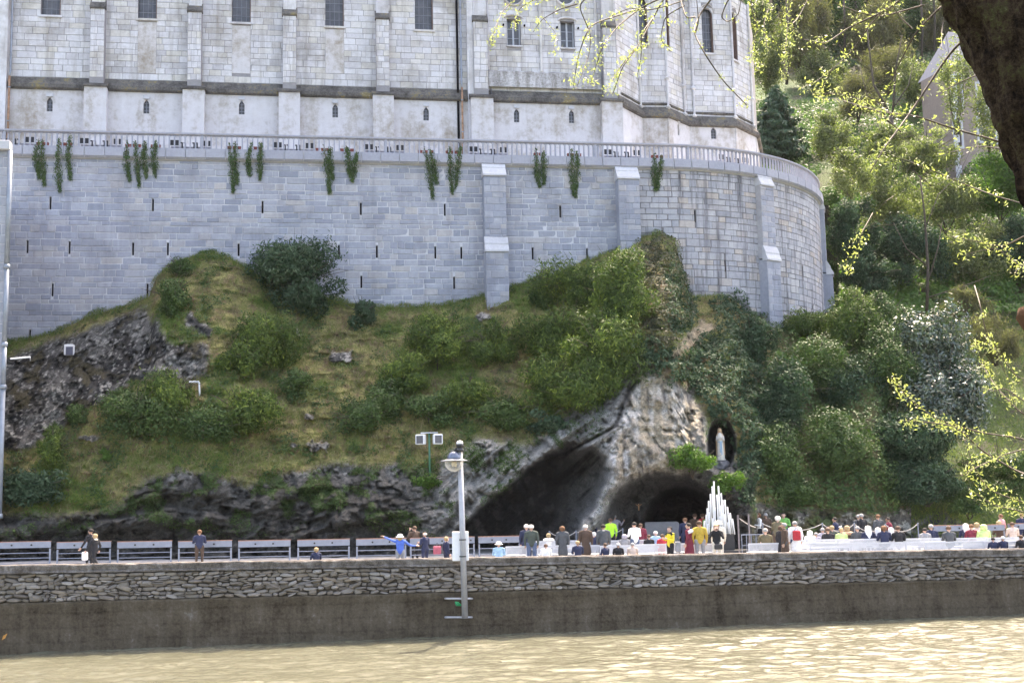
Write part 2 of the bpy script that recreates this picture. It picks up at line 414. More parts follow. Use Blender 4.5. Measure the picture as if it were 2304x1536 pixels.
M_corn = worn('weathered_cornice', [(0.32, (0.05, 0.045, 0.04)), (0.45, (0.10, 0.092, 0.085)), (0.56, (0.155, 0.143, 0.13)), (0.64, (0.22, 0.17, 0.07)), (0.74, (0.32, 0.30, 0.27))], 0.8, 0.15)
M_bal = stone('balustrade_stone', [(0.29, 0.295, 0.34), (0.32, 0.32, 0.36)], (0.2, 0.2, 0.23), 0.35, 0.15, fine=6)
M_flatblack = plain('shade_and_stay_black', (0.006, 0.006, 0.008), 0.9, 0, 0.1, spec=0.05)  # near-black: painted shade of slits and recess, also colour of the shutter stays
M_glass = plain('leaded_window_glass', (0.07, 0.068, 0.075), 0.28, 0, 0.35, 2.0)
M_wframe = plain('grey_painted_frame', (0.42, 0.43, 0.47), 0.5)
M_reveal = plain('brown_reveal', (0.16, 0.10, 0.08), 0.8, 0, 0.3, 3)
M_bar = plain('lead_bar', (0.22, 0.22, 0.25), 0.5)
M_pipe = plain('galvanised_pipe', (0.24, 0.265, 0.30), 0.45, 0.3, 0.15, 3)
M_rust = plain('rusty_pipe', (0.30, 0.17, 0.10), 0.7, 0.1, 0.5, 4)

# ================================================================== river wall
rw = thing('river_wall', 'long rubble stone embankment wall on a stained concrete footing beside the river', 'wall', (0, 0, 0))
L = river_path.s[-1]
def rz_of(s): return np.array([par_top(x) for x in np.atleast_1d(river_path.P(np.atleast_1d(s), 0)[:, 0])])
ss_ = np.linspace(0, L, 260)
def strip(path, ss, prof, zf, wob=0.0, seed=0):
    """profile (off, dz) swept along the path below the height zf(s)"""
    g = np.random.default_rng(seed); zt = zf(ss); vs = []
    for k, (o_, dz) in enumerate(prof):
        P_ = path.P(ss, zt + dz, 0.0); h = path.head(ss)
        w1 = wob * fbm(ss * 1.3, k * 3.1 + seed, 0, 3); w2 = wob * 0.6 * fbm(ss * 1.7, k * 2.3 + seed + 9, 5, 3)
        P_[:, 0] += np.sin(h) * (o_ + w1); P_[:, 1] -= np.cos(h) * (o_ + w1); P_[:, 2] += w2
        vs.append(P_)
    n, m = len(ss), len(prof); vs = np.concatenate(vs)
    i, k = np.meshgrid(np.arange(n - 1), np.arange(m - 1)); a = (k * n + i).ravel()
    return vs, np.stack([a, a + n, a + n + 1, a + 1], -1)
v, f = strip(river_path, ss_, [(-0.55, -4.2), (-0.55, -0.02), (-0.55, 0.0), (-0.2, 0.02), (0.05, 0.0), (0.08, -0.05), (0.04, -0.24), (0.10, -0.27), (0.10, -0.33), (-0.10, -0.36)], rz_of, 0.05, 3)
link('coping', fast_mesh('coping', v, f), M_cap, rw)
v, f = strip(river_path, ss_, [(-0.13, -0.3), (-0.13, -2.4)], rz_of, 0.02, 5)
link('mortar_bed', fast_mesh('mortar_bed', v, f), M_rubm, rw)
# lower edge of the rubble: ledge line from (0,1355) to (2304,1300)
def ledge_of(s):
    P_ = river_path.P(np.atleast_1d(s), 0); out = []
    for p in P_:
        out.append(ledL + (ledR - ledL) * (p[0] - XL) / (XR - XL))
    return np.array(out)
ledL = float(at(0, 1357, at_z(0, 1472, -3.0)[1])[2]); ledR = float(at(2304, 1302, at_z(2304, 1384, -3.0)[1])[2])
g = np.random.default_rng(11)
def rubble_variants(n=7, seed=5):
    q = np.random.default_rng(seed); out = []
    for k in range(n):
        m = 9; a = np.linspace(0, 2 * np.pi, m, endpoint=False) + q.uniform(-0.22, 0.22, m)
        rr = 0.5 * q.uniform(0.86, 1.14, m); c = np.sign(np.cos(a)) * np.abs(np.cos(a)) ** 0.7; s = np.sign(np.sin(a)) * np.abs(np.sin(a)) ** 0.7
        o = np.stack([c * rr, np.full(m, 0.5), s * rr], -1); o1 = o * [1, 1, 1]; o1[:, 1] = -0.05
        o2 = o * [0.72, 1, 0.70]; o2[:, 1] = -0.42 + q.uniform(-0.14, 0.14, m)
        v = np.concatenate([o, o1, o2, [[q.uniform(-.1, .1), -0.55, q.uniform(-.1, .1)]]]); f = []
        for b in (0, m):
            for j in range(m): f.append((b + j, b + (j + 1) % m, b + m + (j + 1) % m, b + m + j))
        for j in range(m): f.append((2 * m + j, 2 * m + (j + 1) % m, 3 * m, 3 * m))
        out.append((v, f))
    return out
def tri_quads(vs):                      # degenerate quads -> all triangles
    out = []
    for v, f in vs:
        t = []
        for q in f:
            if q[2] == q[3]: t.append(q[:3])
            else: t += [(q[0], q[1], q[2]), (q[0], q[2], q[3])]
        out.append((v, np.array(t)))
    return out
RV = tri_quads(rubble_variants())
blocks = []; sv0, sv1 = river_px_s(-60), river_px_s(2360)
s = sv0
nrow = 7
for r_ in range(nrow):
    s = sv0 + g.uniform(0, 0.3)
    while s < sv1:
        w = g.uniform(0.2, 0.66) * (1.0 if g.random() > 0.25 else 0.6)
        zt = float(rz_of(s + w / 2)[0]) - 0.37; zb = float(ledge_of(s + w / 2)[0]) + 0.02; hh = (zt - zb) / nrow
        wav = 0.10 * float(fbm(s * 0.35, r_ * 0.6, 2, 2)); z = zb + hh * (r_ + 0.5) + (wav if 0 < r_ < nrow - 1 else 0)
        if g.random() < 0.14 and r_ < nrow - 1:
            blocks.append((s + w / 2, z + hh * 0.4, w * 1.02, hh * 1.7)) if g.random() < 0.5 else blocks.append((s + w / 2, z, w, hh * 1.05))
        elif g.random() < 0.16:
            blocks.append((s + w / 2, z + hh * 0.24, w * 1.0, hh * 0.52)); blocks.append((s + w / 2, z - hh * 0.26, w * 0.95, hh * 0.5))
        else: blocks.append((s + w / 2, z + g.normal(0, 0.012), w * 1.03, hh * g.uniform(0.94, 1.12)))
        s += w
place_blocks(river_path, blocks, 'stone', M_rub, rw, 300, 0.17, -0.10, RV, seed=4, tilt=0.17, joined_name='stonework', dvar=0.45)
ss2 = np.linspace(0, L, 500)
v, f = strip(river_path, ss2, [(-0.4, 0.06), (-0.02, 0.02), (0.07, -0.01), (0.085, -0.07), (0.06, -0.2), (0.07, -0.7), (0.09, -0.75), (0.08, -1.5), (0.10, -1.56), (0.12, -4.6)], ledge_of, 0.045, 8)
link('concrete_footing', fast_mesh('concrete_footing', v, f, True), M_conc, rw)

# ================================================================== retaining wall of the terrace
HILL_TOP = [(-200, 800), (0, 775), (60, 765), (140, 742), (200, 712), (280, 690), (335, 668), (352, 622), (380, 600), (430, 576), (480, 566), (512, 576), (560, 605),
            (620, 640), (700, 660), (780, 680), (850, 690), (930, 690), (1000, 685), (1080, 667), (1130, 660), (1150, 645), (1230, 625), (1300, 595),
            (1400, 558), (1440, 536), (1490, 527), (1518, 545), (1532, 600), (1548, 662), (1565, 672), (1620, 664), (1655, 678), (1690, 712), (1740, 722), (1800, 722), (1900, 700), (2050, 690)]
_hx, _hy = zip(*HILL_TOP)
def hill_top(px): return np.interp(px, _hx, _hy)
tw = thing('retaining_wall', 'tall grey ashlar retaining wall with a rounded right end above the grassy rock', 'wall', (0, 0, 0))
def T(px, py, off=0.0): return terr_path.hit(px, py, off)
slits = [(113, 457), (344, 461), (591, 466), (812, 470), (1001, 472), (1261, 476), (1564, 487), (62, 555), (156, 557), (299, 560), (377, 560), (537, 562), (762, 565),
         (848, 566), (979, 568), (1038, 569), (1199, 570), (1321, 572), (1632, 598), (1754, 608), (118, 652), (332, 652), (813, 634), (1022, 636), (67, 756), (1806, 612)]
S0, S1 = 0.0, terr_path.s[-1]
slh = []
for (a, b) in slits:
    s_, zc = T(a, b); w_ = 0.13 if a < 1500 else 0.12
    slh.append((s_ - w_ / 2, s_ + w_ / 2, zc - 0.42, zc + 0.42))
# weep slits open through the wall sheet
s_round = T(1430, 480)[0]
v, f = wall_panel(terr_path, S0, s_round, 2.0, Z_COP, [h for h in slh if h[1] < s_round], 0.5, 0.0)
link('wall_core', fast_mesh('wall_core', v, f), M_mor, tw)
for (a, b, c, d) in slh:
    hd = float(terr_path.head((a + b) / 2)); mb = MB(); mb.box(terr_path.P((a + b) / 2, (c + d) / 2, -0.20), (b - a - 0.006, 0.02, d - c - 0.006), hd); mb.build('slit_shade_plate', M_flatblack, tw)  # black plate set in each slit, its darkness put into the colour
def hide_t(s_, z):
    p = terr_path.P(s_, z); x, y = proj(p)
    return y > hill_top(x) + 16 or x < -40 or x > 1915 or (s_ > terr_path.s[1] + R(118) * RAD)
but_px = [(1108, 360, 410, 540, 1083, 1134), (1406, 370, 415, 0, 1381, 1432), (1712, 383, 430, 555, 1686, 1738)]
g = np.random.default_rng(21)
bl1 = lay_courses(T(-30, 500)[0], s_round, 11.5, Z_COP - 0.06, (0.26, 0.52), (0.4, 1.45), 0.040, g, hide_t, slh)
bl2 = lay_courses(s_round, T(1895, 600)[0] + 7, 9.0, Z_COP - 0.06, (0.32, 0.56), (0.5, 1.3), 0.035, g, hide_t, slh)
blk = bl1 + bl2
def rank_t(b): return b[2] * b[3] * (1.3 if b[0] < s_round else 0.8)
BV = block_variants('block', 6, 0.10, 0.06, 3)
place_blocks(terr_path, bl1, 'block', M_ash, tw, 235, 0.055, 0.0, BV, seed=5, joined_name='ashlar')
place_blocks(terr_path, bl2, 'block', M_ash2, tw, 65, 0.055, 0.0, BV, seed=6, joined_name='streaked_ashlar')
# darker bed behind the rounded end
v, f = wall_panel(terr_path, s_round, S1, 2.0, Z_COP, [h for h in slh if h[0] > s_round], 0.5, 0.0)
link('round_wall_core', fast_mesh('round_wall_core', v, f), M_mor2, tw)
def buttress(pxc, w, top_py, cap2_py, depth1, depth2, px_l=None):
    s_, zt = T(pxc, top_py); hd = float(terr_path.head(s_)); zb = 2.0
    zc2 = T(pxc, cap2_py)[1] if cap2_py else None
    b = MB(); z1 = zt - 1.25
    def rb(z0_, z1_, dep, name='buttress'):
        q = MB(); q.box(terr_path.P(s_, (z0_ + z1_) / 2, dep / 2), (w, dep, z1_ - z0_), hd); return q
    lo = zc2 - 1.2 if zc2 else zb
    o = rb(zb if not zc2 else zc2 - 0.9, z1, depth1).build('buttress', M_ash, tw)
    if zc2: rb(zb, zc2 - 1.0, depth2).build('buttress', M_ash, tw)
    def capst(zt_, d0, d1, hgt):
        for k in range(2):
            q = MB(); f0, f1 = k / 2, (k + 1) / 2
            za, zb_ = zt_ - hgt * f0, zt_ - hgt * f1; oa, ob = d0 + (d1 - d0) * f0, d0 + (d1 - d0) * f1 + 0.05
            ww = w / 2 + 0.05
            P_ = []
            for sx in (-ww, ww):
                for (z, o_) in ((za, oa), (zb_ + 0.02, ob), (zb_ - 0.10, ob), (zb_ - 0.10, 0.0 + d0 - 0.1 if d0 > 0.2 else 0.0), (za, 0.0 if d0 <= 0.2 else d0 - 0.1)):
                    c = terr_path.P(s_, z, o_); P_.append(c + np.array([math.cos(hd) * sx, math.sin(hd) * sx, 0]))
            q.add(P_, [(0, 1, 6, 5), (1, 2, 7, 6), (2, 3, 8, 7), (3, 4, 9, 8), (4, 0, 5, 9), (0, 4, 3, 2, 1), (5, 6, 7, 8, 9)])
            q.build('cap_stone', M_capstone, tw)
    capst(zt, 0.06, depth1 + 0.06, 1.15)
    if zc2: capst(zc2, depth1 + 0.02, depth2 + 0.06, 1.0)
    g2 = np.random.default_rng(int(pxc)); loc = Path([terr_path.P(s_ - w / 2 * 1, 0, 0)[:2] - [0, 0], terr_path.P(s_ + w / 2, 0, 0)[:2]])
    loc = Path([(terr_path.P(s_, 0, 0)[:2] - np.array([math.cos(hd), math.sin(hd)]) * w / 2), (terr_path.P(s_, 0, 0)[:2] + np.array([math.cos(hd), math.sin(hd)]) * w / 2)])
    def hd2(s__, z): x, y = proj(loc.P(s__, z, depth1)); return y > hill_top(x) + 25
    zsp = zc2 - 1.1 if zc2 else 6.0
    up = lay_courses(0, w, zsp + (0.15 if zc2 else 0), z1 - 0.12, (0.34, 0.5), (0.5, 1.0), 0.03, g2, hd2)
    place_blocks(loc, up, 'block', M_ash, tw, 14, 0.05, depth1, BV, seed=7, joined_name='buttress_ashlar')
    if zc2:
        lo_ = lay_courses(0, w, 6.0, zc2 - 1.15, (0.34, 0.5), (0.5, 1.0), 0.03, g2, hd2)
        if lo_: place_blocks(loc, lo_, 'block', M_ash, tw, 10, 0.05, depth2, BV, seed=8, joined_name='buttress_ashlar')
buttress(1108, 1.5, 362, 538, 0.75, 1.15)
buttress(1406, 1.5, 370, 0, 0.8, 1.2)
buttress(1712, 1.35, 384, 556, 0.5, 0.8)
buttress(1884, 1.3, 440, 590, 0.35, 0.75)
# projecting coping stones with pale joints
cs = T(-40, 330)[0]; cw = 1.27; g = np.random.default_rng(2); s_end = terr_path.s[1] + R(120) * RAD
v, f = strip(terr_path, np.arange(0, s_end, 0.4), [(-0.5, 0.0), (0.27, 0.0), (0.27, -0.60), (0.05, -0.70), (-0.1, -0.70)], lambda s_: np.full(np.shape(s_), Z_FLOOR - 0.02), 0.0)
link('coping_core', fast_mesh('coping_core', v, f), M_capstone, tw)
cop_me = None
while cs < s_end:
    c_ = cs + cw / 2; hd = float(terr_path.head(c_)); P_ = terr_path.P(c_, Z_COP + 0.33, 0.0)
    if cop_me is None:
        mb = MB(); X = (cw - 0.05) / 2
        pr = [(-0.3, 0.33), (-0.36, 0.33), (-0.36, -0.22), (-0.22, -0.34), (0.4, -0.34), (0.4, 0.33)]
        vs = [(sx * X, y_, z_) for sx in (-1, 1) for y_, z_ in pr]; n = 6
        mb.add(vs, [tuple(range(5, -1, -1)), tuple(range(6, 12))] + [(i, (i + 1) % n, n + (i + 1) % n, n + i) for i in range(n)])
        o = mb.build('coping_stone', M_bal, tw); cop_me = o.data
    else: o = link('coping_stone', cop_me, None, tw)
    o.location = V(P_); o.rotation_euler = (0, 0, hd); cs += cw
# balustrade: arcade of slender balusters with round heads under a rail
bl = thing('balustrade', 'grey stone balustrade of slender arched balusters along the curved terrace edge', 'balustrade', (0, 0, 0))
v, f = strip(terr_path, np.arange(0, s_end, 0.4), [(-0.18, -0.14), (-0.18, 0.0), (0.16, 0.0), (0.16, -0.09), (0.11, -0.14), (-0.18, -0.14)], lambda s_: np.full(np.shape(s_), Z_RAIL), 0.0)
link('rail', fast_mesh('rail', v, f), M_bal, bl)
v, f = strip(terr_path, np.arange(0, s_end, 0.4), [(-0.16, -0.09), (-0.16, 0.0), (0.12, 0.0), (0.12, -0.09)], lambda s_: np.full(np.shape(s_), Z_FLOOR + 0.11), 0.0)
link('plinth_rail', fast_mesh('plinth_rail', v, f), M_bal, bl)
BP = 0.335; zb, zt = Z_FLOOR + 0.105, Z_RAIL - 0.135; H_ = zt - zb
mb = MB(); mb.box((0, 0, H_ * 0.42), (0.085, 0.12, H_ * 0.84), bev=0.012)
n = 6; ro = (BP - 0.085) / 2                # half arches left and right of the post
for sgn in (-1, 1):
    cx = sgn * BP / 2; zc = H_ - ro - 0.03; inner = []; 
    for k in range(n + 1):
        a = math.pi / 2 * k / n; inner.append((cx - sgn * math.cos(a) * ro, zc + math.sin(a) * ro))
    outer = [(0, zc)] + [(0 + sgn * BP / 2 * k / n, H_) for k in range(n + 1)]
    for k in range(n):
        a_, b_ = inner[k], inner[k + 1]; c_, d_ = outer[k + 1], outer[k + 2]
        vs = [(x, y, z) for y in (-0.05, 0.05) for x, z in (a_, b_, d_, c_)]
        fs = [(0, 1, 2, 3), (7, 6, 5, 4), (0, 4, 5, 1)] if sgn > 0 else [(3, 2, 1, 0), (4, 5, 6, 7), (1, 5, 4, 0)]
        mb.add(vs, fs)
b0 = mb.build('baluster', M_bal, bl); q0 = T(-30, 300)[0]; k = 0
post_s = [T(px, 300)[0] for px in (10, 228, 456, 666, 868, 1044, 1338, 1480, 1545, 1660)]
while q0 < s_end and k < 300:
    o = b0 if k == 0 else link('baluster', b0.data, None, bl)
    o.location = V(terr_path.P(q0, zb, 0)); o.rotation_euler = (0, 0, float(terr_path.head(q0)))
    q0 += BP; k += 1
for ps in post_s[::2]:
    mb = MB(); mb.box(terr_path.P(ps, (zb + zt) / 2, 0.01), (0.16, 0.2, H_), float(terr_path.head(ps)), 0.015); mb.build('post', M_bal, bl)
# terrace floor behind it
tp = [tuple(terr_path.P(s_, 0, -0.1)[:2]) for s_ in np.arange(0, S1, 1.0)]
me = bpy.data.meshes.new('terrace_floor'); bm = bmesh.new()
vs = [bm.verts.new((x, y, Z_FLOOR)) for x, y in tp + [(-5, 118), (-88, 104)]]; bm.faces.new(vs); bm.to_mesh(me); bm.free()
tf = link('terrace_floor', me, M_capstone); tf['kind'] = 'structure'

# ================================================================== basilica
ba = thing('basilica', 'pale limestone church side with buttresses and tall windows above the terrace', 'church', (0, 0, 0))
def Fh(px, py, off=0.0): return fac_path.hit(px, py, off)
s_fl, s_fr = 0.0, fac_path.s[-1]; Z_TOP = 43.0; s_ap = fac_path.s[1]
holes_lo, holes_hi = [], []
wins = []
for (xa, xb, yb) in ((92, 136, 35), (310, 352, 43), (522, 564, 51), (732, 774, 60), (934, 974, 68)):
    a, zb_ = Fh(xa, yb); b = Fh(xb, yb)[0]; wins.append((a, b, zb_, Z_TOP - 1.5, 'tall'))
for (xa, xb, yt, yb) in ((1141, 1171, 42, 103), (1262, 1292, 48, 108)):
    a, z_b = Fh(xa, yb); b, z_t = Fh(xb, yt)[0], Fh(xa, yt)[1]; wins.append((a, b, z_b, z_t, 'case'))
for (xa, xb, yt, yb) in ((1433, 1458, -200, 97), (1500, 1507, -200, 108), (1582, 1606, 18, 120), (1648, 1660, 26, 133)):
    a, z_b = Fh(xa, yb); b = Fh(xb, yb)[0]; z_t = Fh(xa, yt)[1] if yt > -100 else Z_TOP - 1.5; wins.append((a, b, z_b, z_t, 'apse'))
lan = []
for (x_, yc) in ((113, 237), (330, 242), (544, 244), (754, 251), (958, 258), (1161, 262), (1285, 264)):
    s_, z_ = Fh(x_, yc); lan.append((s_ - 0.20, s_ + 0.20, z_ - 0.52, z_ + 0.50))
s_, z_ = Fh(1521, 292); lan.append((s_ - 0.12, s_ + 0.12, z_ - 0.5, z_ + 0.5))
s_, z_ = Fh(1604, 302); lan.append((s_ - 0.22, s_ + 0.22, z_ - 0.45, z_ + 0.5))
zc0 = Z_CORN
v, f = wall_panel(fac_path, s_fl, s_fr, Z_FLOOR - 0.2, zc0 + 0.2, lan, 0.28, 0.22)
link('plinth', fast_mesh('plinth', v, f), M_plinth, ba)
v, f = wall_panel(fac_path, s_fl, s_fr, zc0, Z_TOP, [w_[:4] for w_ in wins], 0.5, 0.0)
link('upper_wall', fast_mesh('upper_wall', v, f), M_limej, ba)
# smooth panels below the windows belong to the render: blocks are laid round them
def hide_f(s_, z):
    x, y = proj(fac_path.P(s_, z)); return x < -40 or y < -30 or x > 1700
panels = [(Fh(xa, 90)[0], Fh(xb, 90)[0], Fh(xa, 165)[1], Fh(xa, y0)[1]) for xa, xb, y0 in ((310, 352, 50), (522, 564, 58), (732, 774, 66))]
for p_ in panels:
    mb = MB(); mb.box(fac_path.P((p_[0] + p_[1]) / 2, (p_[2] + p_[3]) / 2, 0.012), (p_[1] - p_[0], 0.03, p_[3] - p_[2]), TH); mb.build('plain_panel', M_plinth, ba)
g = np.random.default_rng(33); hol = [w_[:4] for w_ in wins] + panels
cx = [Fh(x_, 100)[0] for x_ in (20, 1030)]
fb = lay_courses(Fh(-20, 100)[0], s_ap, zc0 + 0.42, 41.5, (0.38, 0.50), (0.6, 1.4), 0.026, g, hide_f, hol)
fb2 = lay_courses(s_ap, fac_path.s[6], zc0 + 0.42, 42.9, (0.38, 0.50), (0.6, 1.2), 0.026, g, hide_f, [w_[:4] for w_ in wins], split=list(fac_path.s[1:7]))
FV = block_variants('block', 5, 0.05, 0.015, 9)
place_blocks(fac_path, fb, 'block', M_lime, ba, 240, 0.05, 0.0, FV, seed=15, joined_name='ashlar')
place_blocks(fac_path, fb2, 'block', M_lime, ba, 40, 0.05, 0.0, FV, seed=16, joined_name='apse_ashlar')
for (a, b, c, d) in lan:
    m_ = (a + b) / 2; hd = float(fac_path.head(m_)); mb = MB(); P_ = fac_path.P(m_, (c + d) / 2, -0.02)
    mb.box(P_, (b - a - 0.01, 0.03, d - c - 0.01), hd); w = mb.build('window', M_glass, ba)
    mb = MB()
    for k in (-1, 0, 1): mb.box(fac_path.P(m_, (c + d) / 2 + k * (d - c) * 0.27, 0.06), (b - a - 0.01, 0.02, 0.035), hd)
    mb.box(fac_path.P(m_, (c + d) / 2, 0.09), (0.035, 0.02, d - c - 0.01), hd)
    q = mb.build('window_bars', M_bar, w)
    mb = MB(); mb.box(fac_path.P(m_, d + 0.16, 0.26), (b - a + 0.04, 0.14, 0.26), hd, 0.01); mb.build('lintel', M_capstone, w)
    mb = MB()                           # pointed head: two slanting fillers
    for sg in (-1, 1):
        A_ = fac_path.P(m_ + sg * (b - a) / 2, d, 0.215); B_ = fac_path.P(m_ + sg * 0.02, d, 0.215); C_ = fac_path.P(m_ + sg * (b - a) / 2, d - 0.28, 0.215)
        n_ = np.array([math.sin(hd), -math.cos(hd), 0]) * -0.1; mb.add([A_, B_, C_, A_ + n_, B_ + n_, C_ + n_], [(0, 1, 2), (5, 4, 3), (0, 3, 4, 1), (1, 4, 5, 2), (2, 5, 3, 0)])
    mb.build('window_head', M_plinth, w)
for (a, b, c, d, kind) in wins:
    m_ = (a + b) / 2; hd = float(fac_path.head(m_)); mb = MB(); dep = -0.40
    mb.box(fac_path.P(m_, (c + d) / 2, dep), (b - a - 0.01, 0.03, d - c - 0.01), hd)
    w = mb.build('window', M_glass, ba)
    mb = MB(); nb = int((d - c) / 0.62)
    for k in range(1, nb): mb.box(fac_path.P(m_, c + (d - c) * k / nb, dep + 0.03), (b - a - 0.02, 0.02, 0.03), hd)
    if kind != 'case':
        for k in (-1, 0, 1): mb.box(fac_path.P(m_ + k * (b - a) / 4, (c + d) / 2, dep + 0.03), (0.022, 0.018, d - c - 0.02), hd)
        mb.build('window_bars', M_bar, w)
        mb = MB(); mb.box(fac_path.P(m_, c - 0.06, 0.04), (b - a + 0.24, 0.22, 0.14), hd); mb.build('sill', M_lime, w)
        mb = MB(); mb.box(fac_path.P(b - 0.035, (c + d) / 2, -0.20), (0.05, 0.36, d - c - 0.02), hd); mb.build('reveal', M_reveal, w)
        if kind == 'apse' and b - a > 0.5 and d < 42:
            mb = MB()
            for sg in (-1, 1):
                n_ = np.array([math.sin(hd), -math.cos(hd), 0]) * -0.2; k5 = 5
                arc = [(m_ + sg * (b - a) / 2 * math.cos(t_), d - (b - a) * 0.75 + (b - a) * 0.75 * math.sin(t_)) for t_ in np.linspace(0, math.pi / 2, k5)]
                cr = (m_ + sg * (b - a) / 2, d)
                for i in range(k5 - 1):
                    P3 = [fac_path.P(*q_, 0.03) for q_ in (cr, arc[i], arc[i + 1])]; mb.add(P3 + [p + n_ for p in P3], [(0, 1, 2), (5, 4, 3), (1, 4, 5, 2)])
            mb.build('window_head', M_lime, w)
            mb = MB(); ring = [fac_path.P(m_ + 0.58 * math.cos(t_), d - 0.45 + 0.75 * math.sin(t_), 0.06) for t_ in np.linspace(0, math.pi, 15)]
            mb.tube(ring, 0.045, 6); mb.build('hood_mould', M_plinth, w)
    else:
        for k in (-1, 0, 1): mb.box(fac_path.P(m_ + k * ((b - a) / 2 - 0.05), (c + d) / 2, dep + 0.04), (0.09 if k else 0.13, 0.05, d - c - 0.02), hd)
        mb.box(fac_path.P(m_, c + 0.06, dep + 0.04), (b - a - 0.02, 0.05, 0.12), hd)
        mb.build('casement_frame', M_wframe, w)
        mb = MB(); arc = [fac_path.P(m_ + (b - a) * 0.66 * math.cos(t_), d + 0.02 + 0.24 * math.sin(t_), 0.08) for t_ in np.linspace(0, math.pi, 9)]
        mb.tube(arc, 0.07, 6); mb.build('hood_mould', M_plinth, w)
        for sg in (-1, 1):
            mb = MB(); mb.box(fac_path.P(m_ + sg * ((b - a) / 2 + 0.28), d - 0.55, 0.10), (0.12, 0.18, 0.16), hd, 0.03); mb.build('shutter_stay', M_flatblack, w)
        mb = MB(); mb.box(fac_path.P(m_, c - 0.05, 0.04), (b - a + 0.16, 0.2, 0.10), hd); mb.build('sill', M_lime, w)
# round windows cut by the top of the picture
for x_ in (1155, 1272):
    s_, z_ = Fh(x_, -8); c_ = fac_path.P(s_, z_, 0.07)
    u = np.array([math.cos(TH), math.sin(TH), 0]); mb = MB()
    mb.tube([c_ + u * 0.74 * math.cos(t_) + np.array([0, 0, 0.74 * math.sin(t_)]) for t_ in np.linspace(0, 2 * math.pi, 25)], 0.10, 6); w = mb.build('round_window', M_plinth, ba)
    mb = MB(); n_ = np.array([math.sin(TH), -math.cos(TH), 0])
    mb.add([c_ - n_ * 0.01 + u * 0.68 * math.cos(t_) + np.array([0, 0, 0.68 * math.sin(t_)]) for t_ in np.linspace(0, 2 * math.pi, 24, endpoint=False)], [tuple(range(24))]); mb.build('pane', M_glass, w)
# weathered string course, swept along the wall
ssf = np.unique(np.concatenate([np.arange(0, fac_path.s[-2], 0.7), fac_path.s[:-1] - 0.01, fac_path.s[:-1] + 0.01])); ssf = ssf[(ssf > 0) & (ssf < s_fr)]
v, f = strip(fac_path, ssf, [(0.0, 0.72), (0.10, 0.68), (0.48, 0.10), (0.48, -0.14), (0.34, -0.24), (0.2, -0.24)], lambda s_: np.full(np.shape(s_), Z_CORN + 0.12), 0.015, 4)
link('string_course', fast_mesh('string_course', v, f), M_corn, ba)
def fbox(name, px, w, z0, z1, d0, d1, m, seed=0, top=(1, 1), mbv=0.0):
    s_ = Fh(px, 150)[0] if not isinstance(px, tuple) else px[0]; hd = float(fac_path.head(s_)); mb = MB()
    mb.box(fac_path.P(s_, (z0 + z1) / 2, (d0 + d1) / 2), (w, d1 - d0, z1 - z0), hd, mbv, top=top); return mb.build(name, m, ba)
def slope_cap(name, s_, w, z0, z1, d0, d1, m):
    hd = float(fac_path.head(s_)); mb = MB(); P_ = []
    for sx in (-w / 2, w / 2):
        for z, o_ in ((z1, d0), (z0 + 0.12, d1), (z0, d1), (z0, d0)):
            P_.append(fac_path.P(s_, z, o_) + np.array([math.cos(hd) * sx, math.sin(hd) * sx, 0]))
    mb.add(P_, [(0, 1, 5, 4), (1, 2, 6, 5), (2, 3, 7, 6), (3, 0, 4, 7), (0, 3, 2, 1), (4, 5, 6, 7)]); return mb.build(name, m, ba)
for px, w, ycap in ((222, 0.95, 28), (440, 0.95, 36), (652, 0.95, 44), (860, 0.95, 52), (1079, 1.05, 57), (1366, 1.0, 70)):
    s_ = Fh(px, 120)[0]; zc_ = Fh(px, ycap)[1]
    fbox('lower_buttress', (s_,), 1.5 * w / 0.95, Z_FLOOR - 0.1, Z_CORN - 0.05, 0.23, 1.0, M_plinth)
    slope_cap('buttress_ledge', s_, 1.65 * w / 0.95, Z_CORN - 0.05, Z_CORN + 0.62, 0.05, 1.14, M_corn)
    fbox('buttress_core', (s_,), w, Z_CORN + 0.3, zc_, 0.0, 0.72, M_limej)
    loc = Path([fac_path.P(s_ - w / 2, 0)[:2], fac_path.P(s_ + w / 2, 0)[:2]])
    bb = lay_courses(0, loc.s[-1], Z_CORN + 0.72, zc_ - 0.02, (0.42, 0.5), (0.3, 0.62), 0.025, g)
    place_blocks(loc, bb, 'block', M_lime, ba, 0, 0.05, 0.72, FV, seed=int(px), joined_name='buttress_ashlar')
    slope_cap('buttress_cap', s_, w + 0.12, zc_, zc_ + 0.75, 0.35, 0.84, M_corn)
    fbox('upper_buttress', (s_,), w - 0.04, zc_ + 0.3, Z_TOP, 0.02, 0.5, M_lime)
# secondary sill band of the two window bays, colonnettes and pipes
sa, sb = Fh(1098, 160)[0], Fh(1350, 160)[0]; zz2 = Fh(1160, 163)[1]
v, f = strip(fac_path, np.linspace(sa, sb, 12), [(0.0, 0.10), (0.16, 0.03), (0.26, -0.06), (0.26, -0.14), (0.34, -1.0), (0.34, -1.25)], lambda s_: np.full(np.shape(s_), zz2), 0.01, 6)
link('sloping_base', fast_mesh('sloping_base', v, f), worn('stained_base', [(0.35, (0.16, 0.15, 0.13)), (0.48, (0.33, 0.31, 0.30)), (0.58, (0.52, 0.50, 0.50)), (0.7, (0.62, 0.60, 0.60))], 0.7, 0.6, 0.3), ba)
for px in (1217, 1341, 1097):
    s_ = Fh(px, 120)[0]; mb = MB(); mb.tube([fac_path.P(s_, zz2 + 0.05, 0.12), fac_path.P(s_, Z_TOP, 0.12)], 0.10, 8); mb.build('colonnette', M_lime, ba)
